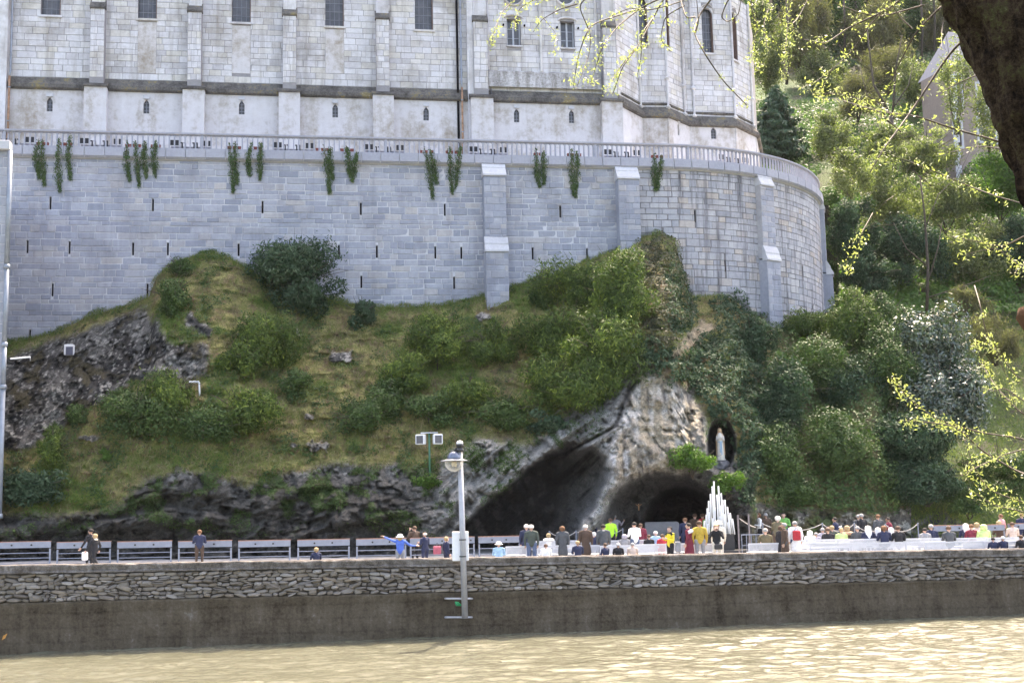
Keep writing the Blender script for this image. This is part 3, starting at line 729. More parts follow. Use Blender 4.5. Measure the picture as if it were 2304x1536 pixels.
for i, px in enumerate((1430, 1492, 1540, 1560, 1642, 1676)):
    s_ = fac_path.s[(2, 3, 4, 4, 5, 6)[i]] + (-0.12, 0, -0.55, 0.55, 0, -0.2)[i]
    mb = MB(); mb.tube([fac_path.P(s_, Z_CORN + 0.5, 0.10), fac_path.P(s_, Z_TOP, 0.10)], 0.10, 8)
    for z_ in (Z_CORN + 0.8, Z_CORN + 3.1):
        c_ = fac_path.P(s_, z_, 0.10); mb.lathe(c_, [(0.08, -0.16), (0.20, -0.06), (0.22, 0.06), (0.10, 0.16)], 8)
    mb.build('colonnette', M_lime, ba)
v, f = strip(fac_path, ssf[(ssf > s_ap + 0.1) & (ssf < fac_path.s[6])], [(0.0, 0.16), (0.12, 0.08), (0.12, -0.04), (0.0, -0.1)], lambda s_: np.full(np.shape(s_), Z_CORN + 1.05), 0.0)
link('apse_band', fast_mesh('apse_band', v, f), M_corn, ba)
# stair turret strips at the far left and between the two halves
fbox('pilaster', 2, 1.1, Z_FLOOR, Z_TOP, 0.0, 0.7, M_lime)
fbox('pilaster', 1057, 0.45, Z_FLOOR, Z_TOP, 0.0, 0.5, M_lime)
fbox('painted_recess_shade', 1029, 0.16, Z_FLOOR, Z_TOP, 0.22, 0.30, M_flatblack)  # solid black strip, painted shade of the recess beside the pipe
def pipe(name, label, px, y0, y1, ysplit, rad=0.075, off=0.5, dn=None):
    t = thing(name, label, 'drainpipe', fac_path.P(Fh(px, 280)[0], Z_FLOOR, off)); o0 = np.array(t.location)
    s_ = Fh(px, 150)[0]; zs = Fh(px, ysplit)[1]; mb = MB(o0)
    mb.tube([fac_path.P(s_, zs + 0.4, off + 0.1), fac_path.P(s_, zs + 0.9, off - 0.12), fac_path.P(s_, Z_TOP - 0.3, off - 0.12)], rad, 10); mb.build('upper_pipe', M_pipe, t, True)
    mb = MB(o0); mb.tube([fac_path.P(s_, Z_FLOOR + 0.01, off + 0.1), fac_path.P(s_, zs + 0.4, off + 0.1)], rad * 1.05, 10); mb.build('lower_pipe', M_rust, t, True)
    for z_ in np.arange(Z_FLOOR + 1, Z_TOP - 1, 2.4):
        mb = MB(o0); oo = off - 0.12 if z_ > zs + 0.9 else off + 0.1
        mb.lathe(fac_path.P(s_, z_, oo), [(rad * 1.35, -0.04), (rad * 1.35, 0.04)], 10); mb.build('bracket', M_pipe, t)
pipe('drainpipe', 'tan and rusty drainpipe at the left end of the church wall', 27, 0, 290, 190)
pipe('drainpipe', 'grey drainpipe in the dark recess at the middle of the church wall', 1036, 0, 290, 215)
pp = thing('drainpipe', 'thin dark pipe down the plinth right of the grey drainpipe', 'drainpipe', fac_path.P(Fh(1105, 280)[0], Z_FLOOR, 0.3)); mb = MB(pp.location)
mb.tube([fac_path.P(Fh(1104, 280)[0], Z_FLOOR, 0.32), fac_path.P(Fh(1104, 280)[0], Z_CORN - 0.1, 0.32), fac_path.P(Fh(1104, 280)[0], Z_CORN + 0.3, 0.5), fac_path.P(Fh(1104, 280)[0], Z_CORN + 0.9, 0.45)], 0.05, 8); mb.build('pipe', plain('black_pipe', (0.03, 0.03, 0.035), 0.5), pp, True)
# main body behind the facade so that the church is closed and throws its shade
mb = MB(); pts = [tuple(p) for p in fac_path.p] + [(-5, 112), (-88, 98)]
vs = [(x, y, Z_TOP) for x, y in pts] + [(x, y, Z_FLOOR - 0.2) for x, y in pts]; n = len(pts)
mb.add(vs, [tuple(range(n))] + [(n - 3, n - 2, 2 * n - 2, 2 * n - 3), (n - 2, n - 1, 2 * n - 1, 2 * n - 2), (n - 1, 0, n, 2 * n - 1)]); mb.build('roof_deck', M_corn, ba)
for q_ in range(1, 7):
    mb = MB(); mb.box((fac_path.p[q_][0], fac_path.p[q_][1], (Z_FLOOR - 0.1 + Z_CORN) / 2), (0.42, 0.42, Z_CORN - Z_FLOOR + 0.1), float(fac_path.h[q_])); mb.build('corner_pier', M_plinth, ba)
# pale door block and small wall lamp in the re-entrant corner
s_, z_ = Fh(1459, 290); t = thing('door_hood', 'pale rounded door surround in the corner beside the first apse facet', 'door surround', fac_path.P(s_, Z_FLOOR, 0.5))
mb = MB(t.location); mb.box(fac_path.P(s_, Z_FLOOR + 1.05, 0.4), (0.7, 0.35, 2.1), float(fac_path.head(s_)), 0.12); mb.build('surround', M_capstone, t)
mb = MB(t.location); mb.box(fac_path.P(s_, Z_FLOOR + 2.5, 0.42), (0.34, 0.2, 0.2), float(fac_path.head(s_)), 0.02); mb.build('lamp_housing', M_capstone, t)
# black wrought benches standing on the terrace behind the balusters
M_blk = plain('black_paint', (0.012, 0.012, 0.02), 0.4)
bench_me = []
def tbench(px, first=[None], lab=''):
    s_ = T(px, 300)[0]; o = thing('terrace_bench', lab, 'bench', terr_path.P(s_, Z_FLOOR, -0.55), float(terr_path.head(s_)), 'black benches on the terrace')
    if not bench_me:
        def one(nm, mb_, m, xs): ob = mb_.build(nm, m, o); bench_me.append((nm, ob.data, xs)); ob.location = (xs[0], 0, 0); [setattr(link(nm, ob.data, None, o), 'location', (x_, 0, 0)) for x_ in xs[1:]]
        one('end_panel', MB().box((0, 0, 0.66), (0.22, 0.05, 0.36), bev=0.01), M_blk, (-1.22, -0.9, 0.9, 1.22))
        one('back_post', MB().box((0, 0, 0.40), (0.09, 0.05, 0.46)).box((-0.04, 0, 0.66), (0.15, 0.05, 0.08)), M_blk, (-0.56, -0.36, 0.2, 0.4))
        one('seat', MB().box((0, 0.25, 0.40), (2.6, 0.4, 0.05)), plain('bench_seat', (0.33, 0.33, 0.38), 0.6), (0,))
        one('leg', MB().box((0, 0.25, 0.19), (0.06, 0.36, 0.38)), plain('bench_leg', (0.3, 0.3, 0.35), 0.6), (-1.1, 1.1))
    else:
        for nm, me, xs in bench_me:
            for x_ in xs: link(nm, me, None, o).location = (x_, 0, 0)
wh = ['above the first trailing plants at the wall\'s left end', 'left of the third pair of trailing plants', 'between the third and fourth pots of trailing plants', 'above the middle of the left wall', 'left of the church\'s grey drainpipe', 'right of the church\'s grey drainpipe', 'right of the last double plant strand', 'where the terrace begins to curve']
for px, w_ in zip((24, 224, 428, 661, 866, 1102, 1404, 1660), wh): tbench(px, lab='black terrace bench behind the balustrade, ' + w_)
# ================================================================== terrain: cliff with the grotto
def wall_y(px, py):                     # distance of the retaining wall along this pixel's ray
    d = ray(px, py); k = d[..., 0] / d[..., 1]
    q = np.linspace(0, terr_path.s[1] + R(98) * RAD, 3000); P_ = terr_path.P(q, 0); kk = P_[:, 0] / P_[:, 1]; j = int(np.argmax(kk)) + 1
    return np.interp(k, kk[:j], P_[:j, 1])
NX, NT_ = 760, 330
PXc = np.linspace(-36, 2050, NX); TT = np.linspace(0, 1, NT_)
PX, T_ = np.meshgrid(PXc, TT, indexing='ij'); TOP = hill_top(PX) - 6; BOT = 1262.0
# finer rows in the lower half
PY = TOP + (BOT - TOP) * T_
def base_D(px, py):
    tp = hill_top(px) - 6; t = np.clip((py - tp) / (BOT - tp), 0, 1)
    Dt = wall_y(px, np.broadcast_to(tp, np.shape(px))) + 0.25
    Dt = Dt + (86 - Dt) * sstep(1820, 1935, px)
    Db = np.interp(px, [-150, 0, 600, 1000, 1300, 1600, 1750, 2050], [63.5, 64, 65.5, 66.5, 67, 68, 70.5, 71.5])
    ex = np.interp(px, [-150, 300, 700, 1250, 1420, 1640, 1750, 2050], [2.4, 2.2, 1.7, 1.9, 3.2, 3.2, 2.0, 1.8])
    Dn = Dt + (Db - Dt) * (1 - (1 - t) ** ex); Dh = np.interp(py, [-420, -50, 100, 165, 215, 300, 500, 700, 900, 1100, 1262], [300, 215, 185, 168, 152, 138, 116, 101, 88, 77, 72]) - 0.3
    return Dn + (Dh - Dn) * sstep(1960, 2045, px)
D = base_D(PX, PY)
W0 = at(PX, PY, D); wx, wy, wz = W0[..., 0], W0[..., 1], W0[..., 2]
def P_sd(pts, f=None): return poly_sd(PX, PY, pts)
# masks -------------------------------------------------------------
wob = 16 * fbm(wx * 0.9, wy * 0.3, wz * 0.9, 4)
def msk(pts, w=12): return sstep(-w, w, P_sd(pts) + wob)
rockA = msk([(-160, 1030), (-160, 830), (30, 800), (70, 780), (145, 752), (205, 735), (330, 690), (350, 722), (390, 770), (470, 772), (472, 850), (400, 856), (330, 850), (300, 862), (240, 905), (180, 935), (120, 985), (60, 1012)])
rockA2 = msk([(428, 700), (478, 742), (474, 768), (418, 728)], 6)
rockB = msk([(-160, 1160), (130, 1158), (235, 1150), (290, 1118), (330, 1075), (400, 1058), (480, 1066), (560, 1090), (660, 1062), (760, 1044), (900, 1046), (985, 1066), (1010, 1010), (1070, 985), (1200, 1000), (1265, 935), (1330, 880), (1400, 812), (1450, 812), (1500, 838), (1560, 884), (1590, 940), (1602, 1010), (1690, 1040), (1700, 1090), (1700, 1300), (-160, 1300)])
rockC = msk([(1512, 800), (1530, 760), (1580, 722), (1606, 718), (1612, 742), (1580, 768), (1545, 790)], 5)
rockD = msk([(1690, 1300), (1690, 1120), (1760, 1150), (1900, 1150), (1960, 1160), (2060, 1140), (2060, 1300)], 8)
spots = np.zeros_like(D)
for (a, b, rx, ry) in ((770, 805, 26, 15), (714, 1004, 22, 12), (693, 937, 10, 6), (1088, 712, 16, 9), (205, 985, 20, 7), (1085, 995, 20, 8), (672, 748, 9, 8), (660, 1000, 9, 6), (1420, 560, 9, 7)):
    spots = np.maximum(spots, sstep(1.25, 0.75, np.hypot((PX - a) / rx, (PY - b) / ry) + 1.3 * fbm(wx * 2.2, a, wz * 2.2, 4)))
niche0 = sstep(1.3, 1.05, np.hypot((PX - 1622) / 31, (PY - 1000) / 54))
rock = np.clip(np.maximum.reduce([rockA, rockA2, rockB, rockC, rockD, spots, niche0]), 0, 1)
cave1 = P_sd([(985, 1300), (1012, 1205), (1048, 1168), (1105, 1120), (1165, 1075), (1225, 1028), (1285, 1003), (1338, 1004), (1366, 1030), (1368, 1080), (1352, 1118), (1330, 1150), (1300, 1195), (1290, 1300)])
cave2 = P_sd([(1352, 1300), (1355, 1172), (1378, 1118), (1412, 1085), (1450, 1070), (1500, 1064), (1545, 1070), (1590, 1088), (1622, 1108), (1650, 1140), (1662, 1300)])
cw_ = 20 * fbm(wx * 0.8, 51, wz * 0.8, 4) + 5 * fbm(wx * 3, 52, wz * 3, 3); cave1 = cave1 + cw_; cave2 = cave2 + 0.6 * cw_
cave3 = P_sd([(1440, 1300), (1446, 1165), (1466, 1125), (1488, 1102), (1520, 1092), (1556, 1096), (1590, 1110), (1615, 1140), (1622, 1300)])
cave3 = cave3 + 0.5 * cw_
niche = sstep(1.15, 0.88, np.hypot((PX - 1622) / 31, (PY - 1000) / 54))
low = sstep(1040, 1130, PY)
# sideways slabs and folds ------------------------------------------------
fold = sstep(900, 1050, PX) * sstep(1480, 1380, PX) * sstep(850, 960, PY + (PX - 1400) * 0.2)
u_ = wx * 0.74 + wz * 0.67; v_ = -wx * 0.67 + wz * 0.74
foldn = fbm(u_ * 0.16, v_ * 0.75, 3, 4, True)
strat = fbm(wx * 0.12, 2, wz * 1.5 + 0.25 * wx, 4, True)
big = fbm(wx * 0.13, wy * 0.1, wz * 0.16, 3); med = fbm(wx * 0.42, 7, wz * 0.42, 4); rid = fbm(wx * 0.75, 11, wz * 0.6, 5, True); fin = fbm(wx * 2.6, 4, wz * 2.6, 4)
edge = sstep(0.0, 0.06, T_)
vert = fbm(wx * 1.5, 21, wz * 0.22, 4, True)
led = sstep(-0.05, 0.12, fbm(wx * 0.30 + 0.12 * wz, 71, wz * 0.85, 4)) + 0.6 * sstep(0.0, 0.15, fbm(wx * 0.7, 72, wz * 1.6, 3))
D = D + edge * (-1.0 * big - 0.45 * med) + edge * (1 - rock) * (-0.16 * fin - 0.30 * rid - 0.20 * led)
D = D + rock * edge * (0.26 * sstep(0.70, 0.86, fbm(wx * 0.85 + 0.4 * wz, 95, wz * 0.7, 3, True) + 0.35 * fbm(wx * 3, 96, wz * 3, 3)) - 0.60 * rid - 0.16 * fin - 0.25 * med - 0.22 * fbm(wx * 1.9, 61, wz * 1.5, 4, True))
D = D + rockA * (-0.35 * vert) * edge
D = D - fold * rockB * (foldn * 1.3)
D = D - rockB * low * (1 - fold) * (0.30 * strat + 0.9 * sstep(-0.1, 0.25, fbm(wx * 0.35 + 3, 2, wz * 0.8 - 0.2 * wx, 4)) + 0.5 * sstep(0.0, 0.12, fbm(wx * 0.8, 9, wz * 1.3, 3)))
# overhanging face of the grotto and its edge rib
face = sstep(-14, 20, P_sd([(1360, 1120), (1375, 1010), (1400, 900), (1440, 835), (1500, 838), (1560, 884), (1592, 940), (1600, 1010), (1560, 1062), (1480, 1062), (1410, 1082)]))
D = D - face * (1.3 * sstep(830, 1060, PY)) * 1.0
cl = np.interp(PY, [830, 900, 1000, 1060, 1130, 1200], [1425, 1400, 1378, 1385, 1362, 1310])
rib = np.exp(-((PX - cl) / 22) ** 2) * sstep(840, 900, PY)
D = D - rib * 0.9
crev = np.exp(-((PX - np.interp(PY, [820, 900, 960, 1010, 1040, 1110, 1190], [1445, 1405, 1385, 1290, 1215, 1130, 1040])) / 9) ** 2) * sstep(830, 870, PY)
D = D + crev * 0.7
D = D + 4.0 * sstep(-8, 46, cave1) + 2.2 * sstep(-4, 12, cave1) 
D = D + 3.0 * sstep(-8, 40, cave2) + 1.2 * sstep(-4, 10, cave2) + 9.0 * sstep(-5, 22, cave3)
D = D + 2.2 * niche
D = D - 0.35 * spots * (PX < 1400)
# spine below the wall, ledges
D = D - 1.6 * np.exp(-((PX - 1488) / 34) ** 2) * sstep(520, 560, PY) * sstep(880, 700, PY)
G = at(PX, PY, D); G[..., 2] += 0.0
def cliff_lookup(px, py):
    i = np.clip((np.asarray(px, float) + 36) / 2086 * (NX - 1), 0, NX - 1.001); tp = hill_top(px) - 6
    j = np.clip((np.asarray(py, float) - tp) / (BOT - tp) * (NT_ - 1), 0, NT_ - 1.001)
    a, b = i.astype(int), j.astype(int); fa, fb = i - a, j - b
    return ((D[a, b] * (1 - fa) + D[a + 1, b] * fa) * (1 - fb) + (D[a, b + 1] * (1 - fa) + D[a + 1, b + 1] * fa) * fb)
# colours -------------------------------------------------------------------
def C(r_, g_, b_): return np.array([r_, g_, b_])
def mixc(a, b, f): return a + (b - a) * np.clip(f, 0, 1)[..., None]
n1 = fbm(wx * 0.5, 31, wz * 0.5, 5); n2 = fbm(wx * 1.7, 37, wz * 1.7, 5); n3 = fbm(wx * 5.0, 41, wz * 5.0, 4); n4 = fbm(wx * 0.22, 43, wz * 0.22, 3)
vs_ = fbm(wx * 1.3, 47, wz * 0.16, 4)
rc = np.broadcast_to(C(0.135, 0.132, 0.135), G.shape).copy()
rc = mixc(rc, C(0.036, 0.036, 0.040), sstep(-0.05, 0.30, n1 + 0.5 * n2 + 0.15))
rc = mixc(rc, C(0.30, 0.295, 0.30), sstep(0.05, 0.3, n2 + 0.6 * n3) * 0.8)
rc = mixc(rc, C(0.06, 0.056, 0.053), rockB * low * 0.70)
rc = mixc(rc, C(0.03, 0.03, 0.034), rockA * sstep(-0.02, 0.22, n4 + 0.7 * n1 + 0.3 * n2) * 0.9)
rc = mixc(rc, C(0.42, 0.41, 0.41), rockA * sstep(0.16, 0.30, n3 + 0.55 * n2 - 0.5 * n1))
rc = mixc(rc, C(0.20, 0.195, 0.20), rockA * sstep(0.10, 0.22, vs_))
rc = mixc(rc, C(0.085, 0.072, 0.035), rockA * sstep(0.12, 0.3, n1 - 0.4 * n2) * 0.8)
moss = sstep(0.02, 0.20, n1 + 0.4 * n2) * rockB * sstep(1400, 1200, PX) * (1 - sstep(-10, 10, cave1)) * sstep(1230, 1120, PY + 30 * n1)
moss = np.maximum(moss, rockD * sstep(-0.1, 0.15, n1))
mossc = mixc(np.broadcast_to(C(0.075, 0.068, 0.028), G.shape), C(0.06, 0.095, 0.022), sstep(-0.1, 0.2, n2))
rc = mixc(rc, mossc, moss * 0.9 * (1 - fold * 0.6))
# grotto rock colours, with shade painted into hollows and recesses
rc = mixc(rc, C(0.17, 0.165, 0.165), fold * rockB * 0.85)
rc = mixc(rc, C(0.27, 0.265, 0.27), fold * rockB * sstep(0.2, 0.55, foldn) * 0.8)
rc = mixc(rc, C(0.035, 0.034, 0.04), fold * rockB * sstep(0.05, -0.35, foldn) * 0.9)  # hollows of the folds darkened, shade put into the colour
fac_c = mixc(np.broadcast_to(C(0.33, 0.285, 0.23), G.shape), C(0.25, 0.235, 0.23), sstep(-0.1, 0.25, n1))
fac_c = mixc(fac_c, C(0.40, 0.38, 0.37), sstep(0.05, 0.3, vs_ + 0.4 * n2)); fac_c = mixc(fac_c, C(0.07, 0.062, 0.06), sstep(0.0, 0.3, fbm(wx * 2.0, 91, wz * 0.35, 5)) * 0.8)
rc = mixc(rc, fac_c, face * sstep(1380, 1400, PX + 20 * n2))
rc = mixc(rc, C(0.50, 0.49, 0.50), rib * sstep(-0.25, 0.15, n2 + vs_) * sstep(905, 960, PY) * 0.95)
wl2 = np.exp(-((PX - np.interp(PY, [900, 960, 1050, 1090], [1420, 1408, 1400, 1390])) / 26) ** 2) * sstep(905, 950, PY) * sstep(1095, 1060, PY)
rc = mixc(rc, C(0.52, 0.52, 0.55), wl2 * sstep(-0.2, 0.2, n2 + vs_))
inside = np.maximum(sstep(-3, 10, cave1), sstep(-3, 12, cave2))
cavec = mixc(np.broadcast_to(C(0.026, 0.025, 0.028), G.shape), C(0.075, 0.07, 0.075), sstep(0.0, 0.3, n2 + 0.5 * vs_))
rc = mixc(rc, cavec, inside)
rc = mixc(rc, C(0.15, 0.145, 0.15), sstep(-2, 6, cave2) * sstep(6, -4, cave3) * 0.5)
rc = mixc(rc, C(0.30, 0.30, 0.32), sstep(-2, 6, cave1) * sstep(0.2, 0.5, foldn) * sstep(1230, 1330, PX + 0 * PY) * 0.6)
rc = mixc(rc, C(0.004, 0.004, 0.006), sstep(2, 14, cave3))  # inner cave painted almost black for its darkness
rc = mixc(rc, C(0.012, 0.011, 0.012), niche)  # niche interior painted black, shade rather than rock colour
rc = mixc(rc, C(0.30, 0.25, 0.19), rockC); rc = mixc(rc, C(0.36, 0.33, 0.32), spots * sstep(-0.25, 0.15, n3 + n2))
rc = mixc(rc, mixc(np.broadcast_to(C(0.11, 0.10, 0.09), G.shape), C(0.33, 0.32, 0.30), sstep(0.05, 0.25, n3 + n2)), rockD * (1 - sstep(0, 0.2, n1)))
rc = mixc(rc, C(0.018, 0.018, 0.02), crev * 0.9)  # shade of the cut crevice painted into the colour
straw = mixc(np.broadcast_to(C(0.150, 0.145, 0.062), G.shape), C(0.135, 0.10, 0.06), sstep(-0.1, 0.25, n2))
green = mixc(np.broadcast_to(C(0.060, 0.095, 0.022), G.shape), C(0.085, 0.105, 0.03), sstep(-0.2, 0.2, n2))
lush = np.maximum.reduce([sstep(0.0, 0.22, n4 + 0.5 * n1 - 0.02), 0.9 * sstep(30, 6, PY - TOP) * (PX > 520) * (PX < 1250), np.exp(-(((PX - 420) / 200) ** 2 + ((PY - 1030) / 32) ** 2)), np.exp(-(((PX - 90) / 70) ** 2 + ((PY - 1140) / 20) ** 2))])
gc = mixc(straw, green, lush)
gc = mixc(gc, C(0.075, 0.055, 0.035), sstep(0.12, 0.3, n2 + 0.5 * n3) * 0.75)
gc = mixc(gc, C(0.05, 0.05, 0.024), sstep(1680, 1760, PX) * 0.9)
gc = mixc(gc, C(0.045, 0.038, 0.022), sstep(0.02, 0.3, fbm(wx * 0.9, 81, wz * 1.5, 5)) * 0.75)
rc = rc * (1 - 0.35 * rockA - 0.25 * rockB * low * (1 - fold))[..., None]
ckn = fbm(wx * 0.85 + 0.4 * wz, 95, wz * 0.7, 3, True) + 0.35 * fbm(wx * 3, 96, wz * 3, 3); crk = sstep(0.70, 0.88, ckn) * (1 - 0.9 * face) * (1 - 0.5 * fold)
rc = mixc(rc, C(0.012, 0.011, 0.012), crk * 0.7 * (1 - niche));  # cracks also darkened in colour, painted shade along their depth
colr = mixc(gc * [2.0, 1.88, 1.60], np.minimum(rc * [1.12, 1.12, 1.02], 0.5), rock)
idx = np.arange(NX * NT_).reshape(NX, NT_)
qd = np.stack([idx[:-1, :-1], idx[1:, :-1], idx[1:, 1:], idx[:-1, 1:]], -1).reshape(-1, 4)[:, ::-1]
def ground_mat(name, bump=0.6, sc_=7.0):
    t = NT(name); a = t.n('ShaderNodeAttribute', attribute_name='col'); p = t.pos()
    n_ = t.noise(p, sc_, 6, 0.7); n_b = t.noise(p, 1.7, 5, 0.7)
    c = t.mix(1.0, a.outputs['Color'], t.ramp(n_, [(0.30, (0.55, 0.55, 0.55)), (0.5, (1, 1, 1)), (0.72, (1.7, 1.65, 1.6))]), 'MULTIPLY')
    c = t.mix(1.0, c, t.ramp(n_b, [(0.3, (0.75, 0.75, 0.75)), (0.7, (1.25, 1.25, 1.25))]), 'MULTIPLY')
    t.l(c, t.b.inputs['Base Color']); t.b.inputs['Roughness'].default_value = 0.85; t.b.inputs['Specular IOR Level'].default_value = 0.3
    t.bump(t.math('ADD', n_, t.math('MULTIPLY', t.noise(p, 2.2, 8, 0.75), 2.0)), 1.0, 0.16); return t.m
M_cliff = ground_mat('cliff_surface')
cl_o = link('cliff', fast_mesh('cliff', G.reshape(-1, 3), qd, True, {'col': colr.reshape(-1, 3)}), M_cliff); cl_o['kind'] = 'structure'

# ------------------------------------------------------------------ hillside to the right and behind
hx = np.linspace(1440, 2900, 240); hy = np.linspace(-420, 1262, 230)
HX, HY = np.meshgrid(hx, hy, indexing='ij')
HD = np.interp(HY, [-420, -50, 100, 165, 215, 300, 500, 700, 900, 1100, 1262], [300, 215, 185, 168, 152, 138, 116, 101, 88, 77, 72])
HD = np.where(HX < 1900, np.maximum(HD, 122), HD) if False else HD + (np.maximum(HD, 124) - HD) * sstep(1925, 1870, HX)
HW = at(HX, HY, HD); hn = fbm(HW[..., 0] * 0.06, HW[..., 1] * 0.06, 5, 4); hn2 = fbm(HW[..., 0] * 0.4, HW[..., 1] * 0.4, HW[..., 2] * 0.4, 4)
HW[..., 2] += 2.0 * hn + 0.4 * hn2 - 1.0
gcol = mixc(np.broadcast_to(C(0.07, 0.105, 0.028), HW.shape), C(0.045, 0.055, 0.022), sstep(-0.1, 0.25, hn2 + 0.4 * hn))
gcol = mixc(gcol, C(0.035, 0.032, 0.024), sstep(160, 140, HY) * sstep(-700, -300, HY)); gcol = mixc(gcol, C(0.045, 0.10, 0.025), sstep(160, 172, HY) * sstep(235, 215, HY) * 0.9)
gcol = mixc(gcol, C(0.06, 0.05, 0.035), sstep(0.1, 0.3, hn2) * 0.7); rk_ = sstep(1118, 1140, HY + 22 * hn2 + 10 * hn); gcol = mixc(gcol, C(0.05, 0.05, 0.055), rk_); gcol = mixc(gcol, C(0.26, 0.25, 0.24), rk_ * sstep(0.05, 0.25, fbm(HW[..., 0] * 1.6, 3, HW[..., 2] * 2.0, 3)))
ih = np.arange(HX.size).reshape(HX.shape); qh = np.stack([ih[:-1, :-1], ih[1:, :-1], ih[1:, 1:], ih[:-1, 1:]], -1).reshape(-1, 4)[:, ::-1]
link('hillside', fast_mesh('hillside', HW.reshape(-1, 3), qh, True, {'col': gcol.reshape(-1, 3)}), M_cliff)['kind'] = 'structure'
def hill_D(px, py): return float(np.interp(py, [-420, -50, 100, 165, 215, 300, 500, 700, 900, 1100, 1262], [300, 215, 185, 168, 152, 138, 116, 101, 88, 77, 72]))

# ------------------------------------------------------------------ promenade, river, near bank
x0, x1 = -60, 60
gx = np.linspace(-70, 70, 60); vs = []; fs = []
def gnd(x): return float(ground_z(np.clip(x, -45, 45)))
for x in gx:
    s_ = (x - RW0[0]) / (RW1[0] - RW0[0]); yb = RW0[1] + (RW1[1] - RW0[1]) * s_ + 0.5
    vs += [(x, yb, gnd(x)), (x, 90, gnd(x) + 0.0)]
vs = np.array(vs); i = np.arange(len(gx) - 1) * 2
t = NT('promenade_paving'); p = t.pos(); n_ = t.noise(p, 3, 5); t.l(t.ramp(n_, [(0.3, (0.20, 0.195, 0.19)), (0.7, (0.29, 0.285, 0.28))]), t.b.inputs['Base Color']); t.b.inputs['Roughness'].default_value = 0.8; t.bump(t.noise(p, 30, 3), 0.3, 0.01)
link('promenade', fast_mesh('promenade', vs, np.stack([i, i + 2, i + 3, i + 1], -1)), t.m)['kind'] = 'structure'
# water: real wavelets, muddy green-brown, glossy
wxn, wyn = 760, 420
X, Y = np.meshgrid(np.linspace(-34, 36, wxn), np.linspace(24, 57, wyn), indexing='ij')
Z = -3.0 + 0.08 * fbm(X * 0.45, Y * 0.8, 0, 2) + 0.085 * fbm(X * 0.75, Y * 1.25, 3, 4, True) + 0.012 * fbm(X * 3.1, Y * 4.0, 7, 2)
iw = np.arange(X.size).reshape(X.shape); qw = np.stack([iw[:-1, :-1], iw[1:, :-1], iw[1:, 1:], iw[:-1, 1:]], -1).reshape(-1, 4)
t = NT('river_water'); p = t.pos((1.0, 2.2, 1.0)); n_a = t.noise(p, 1.6, 7, 0.72); n_b = t.noise(t.pos((0.3, 1.0, 1.0)), 0.5, 3)
t.l(t.ramp(n_b, [(0.3, (0.088, 0.087, 0.060)), (0.7, (0.125, 0.122, 0.088))]), t.b.inputs['Base Color']); t.b.inputs['Roughness'].default_value = 0.06; t.b.inputs['IOR'].default_value = 1.33
t.b.inputs['Specular IOR Level'].default_value = 0.5
WATER = t; t.bump(n_a, 0.7, 0.06)
link('river', fast_mesh('river', np.stack([X, Y, Z], -1).reshape(-1, 3), qw, True), t.m)['kind'] = 'structure'
v = np.array([(-400, -60, -3.12), (400, -60, -3.12), (400, 62, -3.12), (-400, 62, -3.12)]); link('river_far_reach', fast_mesh('river_far_reach', v, np.array([[0, 1, 2, 3]])), t.m)['kind'] = 'structure'
nb = np.array([(x, y, z) for x in np.linspace(-80, 80, 30) for y, z in ((-80, 1.7), (9, 1.6), (16, -1.0), (22, -3.6))]); k = np.arange(29) * 4
qn = np.concatenate([np.stack([k + j, k + 4 + j, k + 5 + j, k + 1 + j], -1) for j in range(3)])
link('near_bank', fast_mesh('near_bank', nb, qn, True, {'col': np.tile([0.06, 0.09, 0.03], (len(nb), 1))}), M_cliff)['kind'] = 'structure'
v = np.array([(-900, 58, -3.3), (900, 58, -3.3), (900, 1200, -3.3), (-900, 1200, -3.3), ]); link('ground', fast_mesh('ground', v, np.array([[0, 1, 2, 3]]), False, {'col': np.tile([0.06, 0.07, 0.03], (4, 1))}), M_cliff)['kind'] = 'structure'

# ================================================================== leaves and plants
def leaf_quads(P_, N_, ln, wd, g, up=0.0, tone=None):
    """one folded leaf blade (a rhombus) per point, facing roughly N_"""
    n = len(P_); r1 = g.normal(size=(n, 3)); N_ = N_ + 0.55 * g.normal(size=(n, 3)); N_ /= np.linalg.norm(N_, axis=1)[:, None] + 1e-9
    A = r1 - (r1 * N_).sum(1)[:, None] * N_; A[:, 2] += up; A /= np.linalg.norm(A, axis=1)[:, None] + 1e-9
    B = np.cross(N_, A); l_ = ln * g.uniform(0.5, 1.6, n)[:, None]; w_ = wd * g.uniform(0.6, 1.3, n)[:, None]
    vs = np.stack([P_ - A * l_ * 0.5, P_ + B * w_ * 0.5 - A * l_ * 0.05, P_ + A * l_ * 0.5, P_ - B * w_ * 0.5 - A * l_ * 0.05], 1).reshape(-1, 3)
    q = np.arange(n * 4).reshape(-1, 4); tn = np.repeat(tone if tone is not None else np.full(n, 0.5), 4)
    return vs, q, tn
